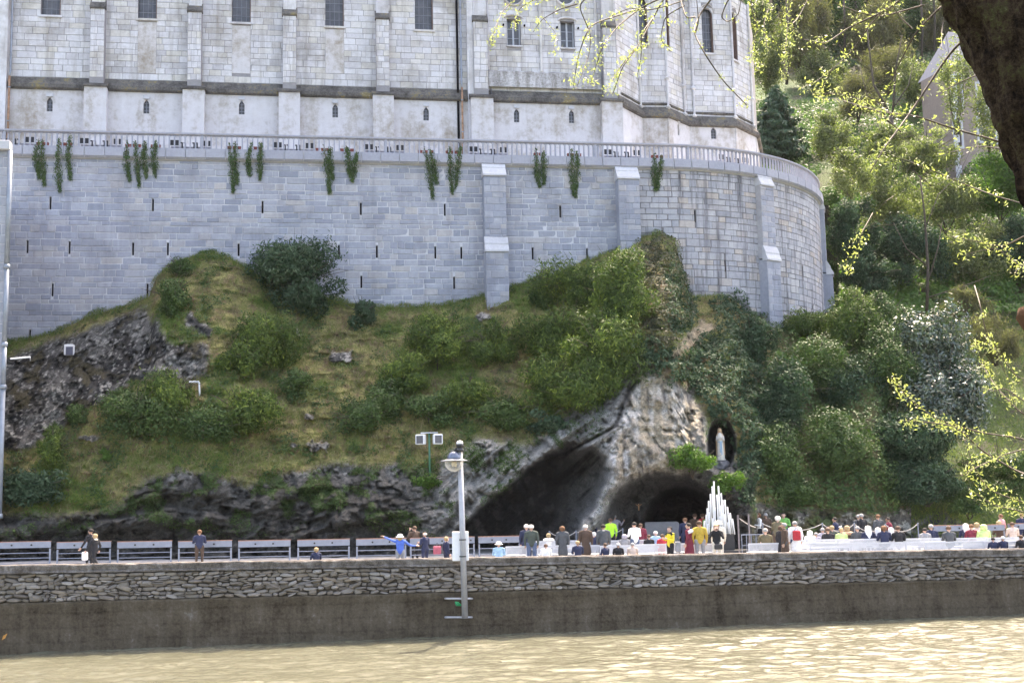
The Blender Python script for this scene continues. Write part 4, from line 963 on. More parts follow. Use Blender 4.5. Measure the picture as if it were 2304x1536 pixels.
def blob_points(c, Rr, n, g, lobes=16, shell=0.22, lob=0.42, flat=0.0):
    c = np.array(c); Rr = np.array(Rr); L = g.normal(size=(lobes, 3)); L /= np.linalg.norm(L, axis=1)[:, None]; L *= g.uniform(0.35, 0.85, lobes)[:, None]
    L[:, 2] = np.where(L[:, 2] < -0.75, -0.5, L[:, 2]); lr = lob * g.uniform(0.55, 1.15, lobes); lt = g.uniform(0, 1, lobes)
    k = g.choice(lobes, n, p=lr ** 2 / (lr ** 2).sum()); d = g.normal(size=(n, 3)); d /= np.linalg.norm(d, axis=1)[:, None]
    q_ = d * 2.2 + L[k] * 5.0; spr = np.clip(fbm(q_[:, 0], q_[:, 1], q_[:, 2], 3), -0.5, 1)
    r_ = (1 - shell * g.random(n) ** 1.5) * (1 + 0.75 * spr) + (g.random(n) < 0.10) * g.uniform(0, 0.45, n); pts = (L[k] + d * (lr[k] * r_)[:, None]); out = L[k] * 0.6 + d
    out /= np.linalg.norm(out, axis=1)[:, None] + 1e-9
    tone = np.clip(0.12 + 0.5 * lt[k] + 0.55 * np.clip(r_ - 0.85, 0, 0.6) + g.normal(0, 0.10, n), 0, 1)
    return c + pts * Rr, out, tone
KIND = {
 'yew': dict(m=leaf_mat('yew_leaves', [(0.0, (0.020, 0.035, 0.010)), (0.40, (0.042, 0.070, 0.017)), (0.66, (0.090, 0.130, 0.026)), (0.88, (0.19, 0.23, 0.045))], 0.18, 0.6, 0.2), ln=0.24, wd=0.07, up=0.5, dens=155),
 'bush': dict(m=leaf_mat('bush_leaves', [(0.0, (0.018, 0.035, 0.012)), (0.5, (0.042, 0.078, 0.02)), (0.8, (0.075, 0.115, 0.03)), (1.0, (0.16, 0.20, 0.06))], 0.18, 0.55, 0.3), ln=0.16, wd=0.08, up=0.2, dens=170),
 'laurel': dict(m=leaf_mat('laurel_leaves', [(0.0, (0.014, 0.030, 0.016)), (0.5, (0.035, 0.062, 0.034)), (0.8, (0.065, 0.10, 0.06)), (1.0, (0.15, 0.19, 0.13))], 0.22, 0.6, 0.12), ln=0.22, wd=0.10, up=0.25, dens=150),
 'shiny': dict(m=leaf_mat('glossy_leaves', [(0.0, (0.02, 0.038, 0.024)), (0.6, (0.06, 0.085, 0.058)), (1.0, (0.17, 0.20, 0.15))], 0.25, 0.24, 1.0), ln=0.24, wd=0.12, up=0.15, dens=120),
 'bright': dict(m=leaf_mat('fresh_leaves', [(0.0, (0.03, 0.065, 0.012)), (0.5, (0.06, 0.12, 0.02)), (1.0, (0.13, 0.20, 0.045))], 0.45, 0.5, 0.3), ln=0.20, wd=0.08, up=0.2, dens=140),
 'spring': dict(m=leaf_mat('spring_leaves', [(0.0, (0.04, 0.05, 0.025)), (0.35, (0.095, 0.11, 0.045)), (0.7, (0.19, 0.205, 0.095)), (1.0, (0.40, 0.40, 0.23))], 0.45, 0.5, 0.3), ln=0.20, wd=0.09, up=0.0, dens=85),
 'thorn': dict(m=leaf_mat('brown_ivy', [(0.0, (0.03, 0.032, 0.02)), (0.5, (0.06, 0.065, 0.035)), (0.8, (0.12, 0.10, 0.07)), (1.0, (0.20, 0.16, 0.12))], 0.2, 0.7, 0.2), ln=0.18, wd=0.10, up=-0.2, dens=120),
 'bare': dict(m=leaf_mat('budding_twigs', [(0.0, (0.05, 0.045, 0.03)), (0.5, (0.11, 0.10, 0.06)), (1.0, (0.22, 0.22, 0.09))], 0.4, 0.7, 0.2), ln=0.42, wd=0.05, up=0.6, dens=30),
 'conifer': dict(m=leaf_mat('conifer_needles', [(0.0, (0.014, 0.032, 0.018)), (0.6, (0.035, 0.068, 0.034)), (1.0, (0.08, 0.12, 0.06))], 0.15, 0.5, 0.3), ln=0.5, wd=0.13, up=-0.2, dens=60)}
M_bark = stone('bark', [(0.06, 0.048, 0.036), (0.085, 0.07, 0.055)], (0.03, 0.025, 0.02), 0.5, 0.8, fine=12)
M_twig = plain('twig_bark', (0.10, 0.07, 0.045), 0.7, 0, 0.3, 20)
def plant(name, label, cat, px, py, rx, ry, kind='bush', group=None, dpt=None, Dd=None, sparse=1.0, lobes=16, seed=None, shell=0.22, stems=3, thick=0.85, lob=0.42):
    g = np.random.default_rng(seed if seed is not None else int(px * 7 + py)); K = KIND[kind]
    Dc = Dd if Dd is not None else float(cliff_lookup(np.array(px), np.array(min(py + ry * 0.55, 1240))))
    rx, ry = rx * 1.14, ry * 1.10
    s_ = Dc / F_PX; r3 = np.array([rx * s_, min(rx, ry) * s_ * thick, ry * s_])
    c = at(px, py, Dc - r3[1] * 0.45); base = at(px, py + ry * 0.8, Dc + 0.2)
    t = thing(name, label, cat, base, 0, group)
    area = 4 * math.pi * ((r3[0] * r3[1]) ** 1.6 / 3 + (r3[0] * r3[2]) ** 1.6 / 3 + (r3[1] * r3[2]) ** 1.6 / 3) ** (1 / 1.6)
    k = 1.0 if Dc < 95 else min(2.6, Dc / 85.0)
    n = int(min(42000, area * K['dens'] * sparse * 1.5 / k ** 1.5)) + 60
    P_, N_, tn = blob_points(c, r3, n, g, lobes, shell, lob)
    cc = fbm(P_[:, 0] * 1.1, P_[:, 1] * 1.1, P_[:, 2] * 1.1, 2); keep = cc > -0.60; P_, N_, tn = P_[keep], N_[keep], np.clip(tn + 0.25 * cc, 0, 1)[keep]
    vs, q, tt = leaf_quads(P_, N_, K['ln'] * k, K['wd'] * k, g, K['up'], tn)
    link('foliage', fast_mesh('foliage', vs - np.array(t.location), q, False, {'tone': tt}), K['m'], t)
    mb = MB(base); 
    for j in range(stems):
        e = c + r3 * g.uniform(-0.5, 0.5, 3); b_ = base + np.array([g.normal(0, 0.08), g.normal(0, 0.08), -0.35]); m_ = (b_ + e) / 2 + g.normal(0, 0.12, 3)
        mb.tube([b_, m_, e], [0.055 * max(1, r3[2] / 2), 0.04, 0.015], 5)
    for j in range(9):
        a_ = g.normal(size=3); a_[1] = -abs(a_[1]) * 0.5; a_[2] = abs(a_[2]); a_ /= np.linalg.norm(a_); mb.tube([c + a_ * r3 * 0.5, c + a_ * r3 * 0.95 + g.normal(0, 0.06, 3), c + a_ * r3 * g.uniform(1.1, 1.35) + g.normal(0, 0.1, 3)], [0.022 * k, 0.014 * k, 0.006 * k], 4)
    mb.build('stems', M_bark, t); return t
# ================================================================== bushes on the rock
GY = 'yew bushes on the rocky slope'; GB = 'green shrubs on the rocky slope'
B = [  # name, px, py, rx, ry, kind, label
 ('laurel_tree', 674, 632, 98, 84, 'laurel', 'dark rounded laurel tree against the wall foot, biggest plant left of centre'),
 ('flowering_shrub', 813, 706, 31, 36, 'laurel', 'small round grey-green flowering shrub standing alone below the wall'),
 ('yew_bush', 386, 668, 44, 52, 'bush', 'upright bright green bush at the left shoulder of the grassy knoll'),
 ('shrub', 412, 603, 34, 26, 'bush', 'low green shrub near the top of the grassy knoll'),
 ('yew_bush', 606, 768, 66, 72, 'yew', 'dense dark yew below the big laurel tree'),
 ('shrub', 545, 810, 42, 44, 'yew', 'dark green shrub at the right edge of the left rock face'),
 ('yew_bush', 305, 935, 80, 66, 'bush', 'broad dark bush below the left rock face, largest of its thicket'),
 ('shrub', 372, 888, 66, 52, 'yew', 'yellow-green bush rising above the left thicket'),
 ('shrub', 452, 960, 72, 42, 'bush', 'low bush at the foot of the left thicket'),
 ('shrub', 545, 925, 74, 52, 'yew', 'spreading bush at the right end of the left thicket'),
 ('shrub', 662, 868, 38, 34, 'bush', 'small bush alone on the grass right of the left thicket'),
 ('shrub', 172, 935, 28, 26, 'bush', 'small bush at the foot of the left rock face'),
 ('yew_bush', 122, 1012, 36, 44, 'yew', 'upright bush beside the drainpipe above the bluish laurel'),
 ('laurel_bush', 82, 1094, 76, 38, 'laurel', 'low bluish laurel spreading beside the drainpipe'),
 ('shrub', 240, 1022, 14, 16, 'bright', 'tiny yellow-green tuft bush on the lower left grass'),
 ('yew_bush', 984, 772, 70, 62, 'yew', 'rounded yew in the middle of the slope, left of the big thicket'),
 ('yew_bush', 918, 842, 58, 52, 'yew', 'yellow-tipped yew left of and below the rounded middle yew'),
 ('shrub', 812, 940, 46, 50, 'bush', 'green bush low in the middle of the grass slope'),
 ('shrub', 868, 900, 44, 44, 'bush', 'dark bush between the middle yews and the low green bush'),
 ('yew_bush', 1108, 772, 52, 52, 'yew', 'yew just left of the big yew thicket'),
 ('shrub', 1052, 900, 62, 46, 'yew', 'trailing yew below the middle of the slope'),
 ('shrub', 975, 925, 55, 42, 'bush', 'dark shrub in the hollow left of the trailing yew'),
 ('yew_bush', 1305, 650, 98, 62, 'yew', 'wide yew at the top left of the big thicket'),
 ('yew_bush', 1405, 668, 70, 98, 'yew', 'tall yew against the rock spine, highest of the big thicket'),
 ('yew_bush', 1262, 765, 98, 68, 'yew', 'yellow-tipped yew in the centre of the big thicket'),
 ('yew_bush', 1362, 800, 82, 84, 'yew', 'yew at the right side of the big thicket above the rock face'),
 ('yew_bush', 1232, 868, 82, 58, 'yew', 'lower left yew of the big thicket'),
 ('yew_bush', 1322, 884, 66, 50, 'yew', 'lowest yew of the big thicket hanging over the rock'),
 ('shrub', 1222, 660, 38, 42, 'bush', 'small dark bush at the left tip of the big thicket'),
 ('shrub', 1132, 928, 66, 44, 'bush', 'shrub hanging above the left cave mouth'),
 ('shrub', 1232, 950, 46, 30, 'laurel', 'bluish shrub at the upper lip of the left cave'),
 ('fern_bush', 1556, 1032, 46, 36, 'bright', 'bright green fern bush left of the statue niche'),
 ('fern_bush', 1636, 1086, 40, 26, 'bright', 'bright green plants hanging under the statue niche'),
 ('shrub', 960, 1080, 34, 14, 'bright', 'green tuft at the foot of the loudspeaker pole'),
 ('shrub', 1690, 770, 48, 56, 'laurel', 'dark shrub at the wall foot above the niche ivy'),
 ('yew_bush', 1815, 736, 46, 46, 'yew', 'pointed yew against the foot of the rounded wall'),
 ('yew_tree', 1928, 742, 66, 84, 'yew', 'tall dark yew just right of the rounded wall end'),
 ('yew_tree', 1992, 716, 48, 60, 'spring_d', 'yew with pale sunlit top right of the rounded wall end'),
 ('laurel_tree', 1838, 838, 86, 74, 'bush', 'broad green tree below the foot of the rounded wall'),
 ('laurel_tree', 1762, 905, 72, 84, 'laurel', 'dark tree to the right of the statue niche'),
 ('shrub', 1910, 905, 62, 90, 'laurel', 'dark tall shrub in the middle of the right-hand thicket'),
 ('magnolia_tree', 2085, 800, 84, 112, 'shiny', 'tall glossy tree glittering in the sun at the right'),
 ('magnolia_tree', 2128, 905, 80, 104, 'shiny', 'glossy tree lower right of the tall glittering tree'),
 ('shrub', 2000, 845, 70, 90, 'bush', 'dull green bush left of the glossy trees'),
 ('laurel_bush', 2035, 1010, 96, 76, 'laurel', 'broad bluish laurel low in the right-hand thicket'),
 ('laurel_bush', 1860, 1000, 92, 76, 'bush', 'fresh green bush above the right-hand seats'),
 ('shrub', 1752, 1025, 64, 66, 'bush', 'green shrub right of the niche, above the candle stand'),
 ('shrub', 1930, 1085, 92, 46, 'bush', 'low dark shrub above the right-hand pilgrims'),
 ('shrub', 2085, 1088, 80, 44, 'laurel', 'lowest laurel at the right end of the thicket'),
 ('shrub', 1790, 1105, 62, 32, 'bush', 'low shrub hanging over the rock beside the candle stand')]
for (nm, px, py, rx, ry, kd, lab) in B:
    if kd == 'spring_d': kd = 'bush'
    Dd = None
    if px > 1880: Dd = {True: 74 + (1100 - py) * 0.026}[True]
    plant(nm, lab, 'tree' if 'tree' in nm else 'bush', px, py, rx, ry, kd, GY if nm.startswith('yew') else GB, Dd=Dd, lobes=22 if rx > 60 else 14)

# ------------------------------------------------------------------ ivy over rock, grass and ferns: countless, so one object each
def scatter(name, mask, n, kind, off=(0.0, 0.4), seed=1, size=1.0, up=None, tone=None, label=None):
    g = np.random.default_rng(seed); K = KIND[kind]
    w = mask.ravel() * np.gradient(PY, axis=1).ravel() * (D.ravel() ** 2); w = w / w.sum(); k = g.choice(w.size, n, p=w)
    i, j = np.unravel_index(k, mask.shape); gx_ = np.gradient(G, axis=0); gy_ = np.gradient(G, axis=1)
    Nn = np.cross(gy_[i, j], gx_[i, j]); Nn /= np.linalg.norm(Nn, axis=1)[:, None] + 1e-9; Nn = np.where((Nn[:, 1] > 0)[:, None], -Nn, Nn)
    P_ = G[i, j] + gx_[i, j] * g.uniform(-.5, .5, n)[:, None] + gy_[i, j] * g.uniform(-.5, .5, n)[:, None]
    lump = fbm(P_[:, 0] * 0.9, 3, P_[:, 2] * 0.9, 3); o_ = off[0] + (off[1] - off[0]) * np.clip(0.5 + lump * 1.3, 0, 1) * (1 - 0.5 * g.random(n) ** 2)
    P_ = P_ + Nn * o_[:, None] + np.array([0, -0.25, 0]) * o_[:, None]
    tn = np.clip(0.45 + 0.9 * lump + g.normal(0, 0.12, n), 0, 1) if tone is None else tone(P_, g)
    vs, q, tt = leaf_quads(P_, Nn + [0, 0, 0.3], K['ln'] * size, K['wd'] * size, g, K['up'] if up is None else up, tn)
    o = link(name, fast_mesh(name, vs, q, False, {'tone': tt}), K['m']); o['kind'] = 'stuff'; return o
ivy_m = np.maximum.reduce([msk([(1455, 830), (1440, 760), (1500, 790), (1560, 765), (1610, 740), (1600, 690), (1660, 660), (1710, 720), (1720, 900), (1700, 1050), (1680, 1140), (1660, 1120), (1655, 1030), (1640, 960), (1600, 940), (1570, 880), (1500, 845)], 10)]) * (1 - rockC) * (1 - niche)
scatter('ivy', ivy_m, 26000, 'laurel', (0.05, 0.75), 5, 0.95)
thorn_m = msk([(1440, 545), (1500, 530), (1528, 560), (1540, 650), (1560, 700), (1520, 770), (1470, 800), (1455, 740), (1440, 640)], 8)
scatter('brown_ivy', thorn_m, 9000, 'thorn', (0.0, 0.4), 6)
scatter('ivy', msk([(1500, 560), (1545, 660), (1570, 690), (1560, 740), (1510, 760), (1490, 660)], 8), 2500, 'laurel', (0.1, 0.4), 8)
right_m = sstep(1690, 1730, PX) * (1 - rockD)
scatter('undergrowth', right_m, 42000, 'bush', (0.0, 0.6), 9, 1.1)
grass_m = np.clip(1 - rock - ivy_m - thorn_m, 0, 1) * (PX < 1720)
t = leaf_mat('grass_blades', [(0.0, (0.06, 0.105, 0.018)), (0.35, (0.12, 0.165, 0.036)), (0.6, (0.165, 0.145, 0.065)), (0.85, (0.28, 0.225, 0.14)), (1.0, (0.42, 0.34, 0.24))], 0.35, 0.7, 0.2)
KIND['grass'] = dict(m=t, ln=0.30, wd=0.028, up=1.5, dens=1)
def gtone(P_, g):
    lu = fbm(P_[:, 0] * 0.22, 43, P_[:, 2] * 0.22, 3) + 0.5 * fbm(P_[:, 0] * 0.5, 31, P_[:, 2] * 0.5, 5)
    return np.clip(0.62 - 1.5 * np.clip(lu + 0.02, 0, 1) + g.normal(0, 0.2, len(P_)) + 0.5 * fbm(P_[:, 0] * 1.6, 5, P_[:, 2] * 1.6, 3), 0, 1)
scatter('grass', grass_m, 90000, 'grass', (0.0, 0.22), 12, 1.0, tone=gtone)
lush_m = np.clip(lush, 0, 1) * grass_m
scatter('grass', lush_m, 22000, 'bright', (0.0, 0.12), 13, 0.6)
scatter('moss', np.clip(moss, 0, 1) * (PX < 1400), 26000, 'bush', (0.0, 0.12), 14, 0.6)
scatter('weeds', np.clip(grass_m * sstep(0.0, 0.2, n1 + 0.3 * n2), 0, 1), 26000, 'bush', (0.0, 0.35), 15, 0.9)
scatter('wall_foot_grass', grass_m * sstep(26, 8, PY - TOP), 7000, 'grass', (0.05, 0.2), 16, 1.3, tone=lambda P_, g: np.clip(g.normal(0.2, 0.2, len(P_)), 0, 1))

# ================================================================== trees and shrubs on the hill to the right
def hplant(name, label, px, py, rx, ry, kind, Dd, cat='tree', **k):
    return plant(name, label, cat, px, py, rx, ry, kind, 'trees on the wooded hillside', Dd=Dd, **k)
HT = [
 ('conifer_tree', 1752, 262, 60, 80, 'conifer', 118, 'dark blue-green conifer right of the church apse'),
 ('shrub', 1915, 395, 52, 58, 'spring', 104, 'pale budding shrub just right of the balustrade end'),
 ('shrub', 2000, 440, 82, 84, 'spring', 108, 'pale budding shrub with a bare trunk rising behind it'),
 ('shrub', 1925, 520, 58, 74, 'laurel', 99, 'dark shrub against the right edge of the rounded wall'),
 ('shrub', 2040, 565, 90, 80, 'laurel', 104, 'dark tree mass in the shade above the glossy tree'),
 ('shrub', 1950, 620, 60, 48, 'laurel', 97, 'low dark shrub beside the buttress of the rounded wall'),
 ('shrub', 2130, 450, 90, 80, 'spring', 112, 'leafy shrub below the brown building, left part'),
 ('shrub', 2250, 420, 90, 84, 'bright', 112, 'leafy shrub below the brown building, right part'),
 ('shrub', 2180, 580, 90, 80, 'spring', 106, 'shrub in the middle of the right edge above the green bank'),
 ('shrub', 2290, 560, 70, 80, 'laurel', 106, 'dark shrub by the right edge below the brown building'),
 ('shrub', 1868, 310, 66, 56, 'spring', 122, 'yellow-green bush between the conifer and the balustrade'),
 ('shrub', 1990, 320, 74, 50, 'spring', 126, 'pale budding bush in front of the green lawn'),
 ('shrub', 2080, 350, 70, 60, 'spring', 122, 'fresh green bush at the foot of the brown building'),
 ('birch_tree', 1725, 100, 50, 120, 'spring', 150, 'budding tree close to the right side of the apse'),
 ('birch_tree', 1800, 70, 62, 120, 'bare', 165, 'tall budding tree above the conifer'),
 ('birch_tree', 1880, 40, 60, 110, 'bush', 178, 'dark tree at the top of the hill left of centre'),
 ('birch_tree', 1960, 70, 64, 100, 'bare', 172, 'bare brownish tree at the upper edge of the lawn'),
 ('birch_tree', 2040, 40, 66, 110, 'bush', 180, 'dark tree at the top of the hill behind the brown building'),
 ('birch_tree', 2110, 10, 60, 110, 'bare', 176, 'bare tree above the brown building'),
 ('birch_tree', 1850, 170, 54, 66, 'spring', 160, 'small bare tree at the left corner of the lawn'),
 ('birch_tree', 2060, 200, 66, 80, 'spring', 150, 'grey bare tree left of the brown building'),
 ('birch_tree', 1950, -20, 80, 90, 'laurel', 195, 'dark evergreen on the skyline above the lawn'),
 ('birch_tree', 1790, -10, 80, 90, 'laurel', 190, 'dark evergreen above the apse'),
 ('birch_tree', 2150, 190, 46, 120, 'spring', 112, 'loose budding tree in front of the corner of the brown building'),
 ('birch_tree', 2225, 260, 50, 90, 'spring', 112, 'loose budding tree in front of the windows of the brown building'),
 ('birch_tree', 1930, 220, 60, 56, 'bare', 140, 'twiggy bare tree standing on the middle of the lawn'),
 ('birch_tree', 2000, 150, 60, 70, 'bare', 158, 'bare tree at the upper right corner of the lawn'),
 ('shrub', 2240, 760, 70, 60, 'bare', 92, 'dry brown shrub on the green bank by the right edge'),
 ('shrub', 2180, 680, 60, 40, 'bare', 96, 'dry twiggy shrub above the green bank'),
 ('shrub', 2250, 1050, 90, 60, 'bush', 80, 'dark shrub at the lower right edge above the pilgrims'),
 ('shrub', 2180, 1120, 80, 40, 'bush', 76, 'low shrub over the rocks at the lower right')]
for (nm, px, py, rx, ry, kd, Dd, lab) in HT:
    if nm == 'conifer_tree':
        g = np.random.default_rng(77); base = at(px, py + 95, Dd); t = thing(nm, lab, 'tree', base, 0, 'trees on the wooded hillside'); K = KIND['conifer']
        Hh = 172 / F_PX * Dd; n = 12000; z = 1 - g.random(n) ** 0.62; a = g.uniform(0, 2 * np.pi, n); lay = 0.72 + 0.28 * np.sin(z * 46 + 2 * np.sin(a * 3)); rr = (1 - z) ** 0.62 * 78 / F_PX * Dd * (1 - 0.5 * g.random(n) ** 2) * lay * (0.85 + 0.25 * np.sin(a * 5 + z * 9))
        P_ = np.stack([np.cos(a) * rr, np.sin(a) * rr, z * Hh], -1); N_ = np.stack([np.cos(a), np.sin(a), 0.4 + 0 * a], -1)
        vs, q, tt = leaf_quads(P_, N_, 0.75, 0.2, g, -0.3, np.clip(0.4 + 0.4 * (lay - 0.8) + g.normal(0, 0.15, n), 0, 1)); link('foliage', fast_mesh('foliage', vs, q, False, {'tone': tt}), K['m'], t)
        mb = MB(); mb.tube([(0, 0, -1), (0, 0, Hh * 0.9)], [0.22, 0.04], 7); mb.build('trunk', M_bark, t)
    else:
        hplant(nm, lab, px, py, rx, ry, kd, Dd, 'tree' if 'tree' in nm else 'bush', lobes=26, stems=6 if kd == 'bare' else 3, sparse=2.2 if kd == 'bare' else ((0.35 if Dd == 112 and 'loose' in lab else 0.9) if kd == 'spring' else 1.0), lob=0.34, shell=0.8)
# forked bare trunk in front of the lawn
g = np.random.default_rng(5)
def bare_tree(name, label, pts_list, Dd, group=None):
    t = thing(name, label, 'tree', at(*pts_list[0][0][:2], Dd), 0, group); o0 = np.array(t.location)
    for k, (pl, r0, r1) in enumerate([(p[:-2], p[-2], p[-1]) for p in pts_list]):
        mb = MB(o0); W_ = [at(p[0], p[1], Dd + (p[2] if len(p) > 2 else 0)) for p in pl]; mb.tube(W_, list(np.linspace(r0, r1, len(W_))), 7); mb.build('trunk' if k == 0 else 'branch', M_bark, t, True)
    return t
bare_tree('bare_tree', 'dark forked bare tree standing in front of the lawn', [
    [(2012, 440), (2012, 330), (2005, 262), 0.30, 0.22], [(2005, 262), (1965, 190), (1958, 130), (1950, 60), 0.16, 0.05], [(2008, 270), (2012, 200), (2016, 150), (2030, 80), 0.15, 0.05],
    [(2006, 290), (1975, 230), (1950, 215), (1935, 150), 0.10, 0.03], [(2012, 240), (2045, 190), (2055, 140), 0.09, 0.03], [(1960, 160), (1900, 120), (1860, 60), 0.05, 0.02]], 128)
bare_tree('bare_tree', 'thin grey tree with leaning twigs in the dark hollow right of the rounded wall', [
    [(2085, 700), (2088, 600), (2080, 480), (2070, 400), 0.14, 0.05], [(2086, 640), (2110, 560), (2120, 500), 0.07, 0.02], [(2088, 600), (2040, 560), (2010, 500), 0.06, 0.02], [(2080, 520), (2110, 440), (2150, 400), 0.05, 0.02], [(2090, 668), (2150, 650), (2230, 620), 0.05, 0.02]], 96)
for i, (px, y0, y1, Dd) in enumerate(((1898, 160, -40, 170), (1925, 150, -40, 175), (1995, 150, -60, 178), (2072, 170, -50, 170), (2100, 160, -60, 172), (1840, 170, -40, 165), (1770, 190, -30, 160), (1735, 200, -20, 150))):
    bare_tree('tree_trunk', 'slender grey forest trunk, %s from the church in the row above the lawn' % ('sixth', 'seventh', 'eighth', 'ninth', 'tenth', 'fourth', 'second', 'first')[i], [[(px, y0), (px + 4, (y0 + y1) / 2), (px - 3, y1), 0.22, 0.12]], Dd, 'forest trunks above the lawn')
# wooded background up to the top of the hill
g = np.random.default_rng(60); n = 60000
qx = g.uniform(1650, 2500, n); qy = g.uniform(-380, 150, n); qd_ = np.interp(qy, [-420, -50, 100, 165], [300, 215, 185, 168]) - g.uniform(0, 9, n)
P_ = at(qx, qy, qd_); cl_ = fbm(P_[:, 0] * 0.12, P_[:, 1] * 0.12, P_[:, 2] * 0.12, 3); k_ = cl_ > -0.15; P_ = P_[k_]; tn = np.clip(0.25 + cl_[k_] + g.normal(0, 0.1, k_.sum()), 0, 1)
vs, q, tt = leaf_quads(P_, np.tile([0, -1, 0.6], (len(P_), 1)), 0.75, 0.42, g, 0.2, tn); o = link('forest', fast_mesh('forest', vs, q, False, {'tone': tt}), KIND['bush']['m']); o['kind'] = 'stuff'
n = 90000; qx = g.uniform(1700, 2420, n); qy = g.uniform(225, 700, n)
qd_ = np.interp(qy, [215, 300, 500, 700], [152, 138, 116, 101]) - g.uniform(0, 2.5, n); qd_ = np.where(qx < 1890, np.maximum(qd_, 122), qd_); P_ = at(qx, qy, qd_)
cl_ = fbm(P_[:, 0] * 0.3, P_[:, 1] * 0.3, P_[:, 2] * 0.3, 3); k_ = cl_ > -0.1; P_ = P_[k_]; tn = np.clip(0.35 + cl_[k_] + g.normal(0, 0.1, k_.sum()), 0, 1)
vs, q, tt = leaf_quads(P_, np.tile([0, -1, 0.8], (len(P_), 1)), 0.40, 0.2, g, 0.2, tn); o = link('hillside_undergrowth', fast_mesh('hillside_undergrowth', vs, q, False, {'tone': tt}), KIND['bright']['m']); o['kind'] = 'stuff'
n = 40000; qx = g.uniform(2000, 2450, n); qy = g.uniform(640, 1180, n)
ih_ = np.clip(((qx - 1440) / 1460 * 239).astype(int), 0, 239); jh_ = np.clip(((qy + 420) / 1682 * 229).astype(int), 0, 229); P_ = HW[ih_, jh_] + g.normal(0, 0.12, (n, 3)); P_[:, 2] += 0.1
vs, q, tt = leaf_quads(P_, np.tile([0, -1, 0.8], (n, 1)), 0.34, 0.035, g, 1.4, np.clip(0.15 + 0.5 * fbm(P_[:, 0] * .3, P_[:, 1] * .3, 0, 3) + g.normal(0, .12, n), 0, 1)); o = link('bank_grass', fast_mesh('bank_grass', vs, q, False, {'tone': tt}), KIND['grass']['m']); o['kind'] = 'stuff'

# ================================================================== brown stone building on the hill
DB = 128.0; hb = thing('stone_house', 'brown stone building with pale quoins and pointed windows, half hidden by the near trunk', 'building', at(2105, 350, DB)); o0 = np.array(hb.location)
M_brown = stone('brown_rubble', [(0.22, 0.175, 0.15), (0.27, 0.215, 0.185)], (0.16, 0.12, 0.10), 0.5, 0.3, fine=3); M_slate = plain('slate_roof', (0.13, 0.14, 0.17), 0.6)
bpath = Path([at(2138, 200, DB)[:2], at(2420, 200, DB + 5)[:2]]); zb_, zt_ = at(2105, 345, DB)[2] - 5, at(2160, 150, DB)[2]
def bh(px, py): return bpath.hit(px, py)
bw = []
for (xa, xb, yt, yb) in ((2150, 2164, 170, 240), (2150, 2164, 275, 330), (2198, 2215, 190, 250), (2222, 2240, 180, 250), (2200, 2240, 268, 320)):
    a, z1_ = bh(xa, yt); b, z0_ = bh(xb, yb); bw.append((a, b, z0_, z1_))
v, f = wall_panel(bpath, 0, bpath.s[-1], zb_, zt_, bw, 0.4); link('wall', fast_mesh('wall', v - o0, f), M_brown, hb)
for (a, b, c, d) in bw:
    mb = MB(o0); hd = float(bpath.head(a)); mb.box(bpath.P((a + b) / 2, (c + d) / 2, -0.3), (b - a, 0.04, d - c), hd); w = mb.build('window', M_glass, hb)
    mb = MB(o0)
    for s_, ww, z_, hh in ((a - 0.14, 0.26, (c + d) / 2, d - c + 0.5), (b + 0.14, 0.26, (c + d) / 2, d - c + 0.5), ((a + b) / 2, b - a, d + 0.14, 0.28), ((a + b) / 2, b - a, c - 0.12, 0.24)): mb.box(bpath.P(s_, z_, 0.04), (ww, 0.1, hh), hd)
    mb.tube([bpath.P(a, d, 0.05), bpath.P((a + b) / 2, d + 0.7, 0.05), bpath.P(b, d, 0.05)], 0.12, 6); mb.build('window_frame', M_capstone, w)
hd = float(bpath.head(0.1))
for k in range(int((zt_ - zb_ - 0.6) / 0.86)):
    mb = MB(o0); w_ = 0.75 if k % 2 else 0.5; mb.box(bpath.P(w_ / 2, zb_ + 0.6 + k * 0.86, 0.03), (w_, 0.1, 0.84), hd); mb.build('quoin', M_capstone, hb)
mb = MB(o0); S_ = bpath.s[-1]; E4 = [bpath.P(q_, zt_, o_) for q_, o_ in ((-0.4, 0.5), (S_, 0.5), (S_, -5.6), (-0.4, -5.6))]; RG = [bpath.P(2.2, zt_ + 5.2, -2.5), bpath.P(S_, zt_ + 5.2, -2.5)]
mb.add(E4 + RG, [(0, 1, 5, 4), (2, 3, 4, 5), (3, 0, 4), (1, 2, 5), (3, 2, 1, 0)]); mb.build('roof', M_slate, hb)
mb = MB(o0); mb.box(bpath.P(0.16, (zb_ + zt_) / 2, -2.56), (0.3, 5.0, zt_ - zb_ - 0.02), hd); mb.build('side_wall', M_brown, hb)

# ================================================================== hanging plants and red pots at the foot of the balustrade
M_red = plain('terracotta_red', (0.26, 0.055, 0.045), 0.6, 0, 0.25)
strands = [(88, 78, 86, 312, 418), (96, 92, 98, 312, 404), (133, 128, 132, 312, 420), (158, 152, 156, 305, 408), (286, 283, 290, 315, 405), (305, 306, 312, 316, 412), (327, 322, 328, 316, 408), (350, 345, 348, 318, 412),
 (516, 522, 524, 320, 420), (530, 528, 534, 318, 404), (566, 558, 562, 322, 398), (587, 585, 584, 322, 402), (728, 738, 742, 325, 428), (745, 742, 750, 330, 410), (780, 786, 788, 330, 412), (804, 798, 792, 344, 400),
 (955, 968, 975, 332, 432), (968, 976, 984, 335, 415), (1012, 1014, 1020, 330, 432), (1036, 1030, 1028, 330, 412), (1206, 1208, 1216, 335, 430), (1222, 1224, 1226, 338, 428), (1286, 1288, 1294, 335, 428), (1298, 1300, 1298, 340, 434), (1472, 1474, 1478, 345, 432), (1488, 1486, 1482, 350, 425)]
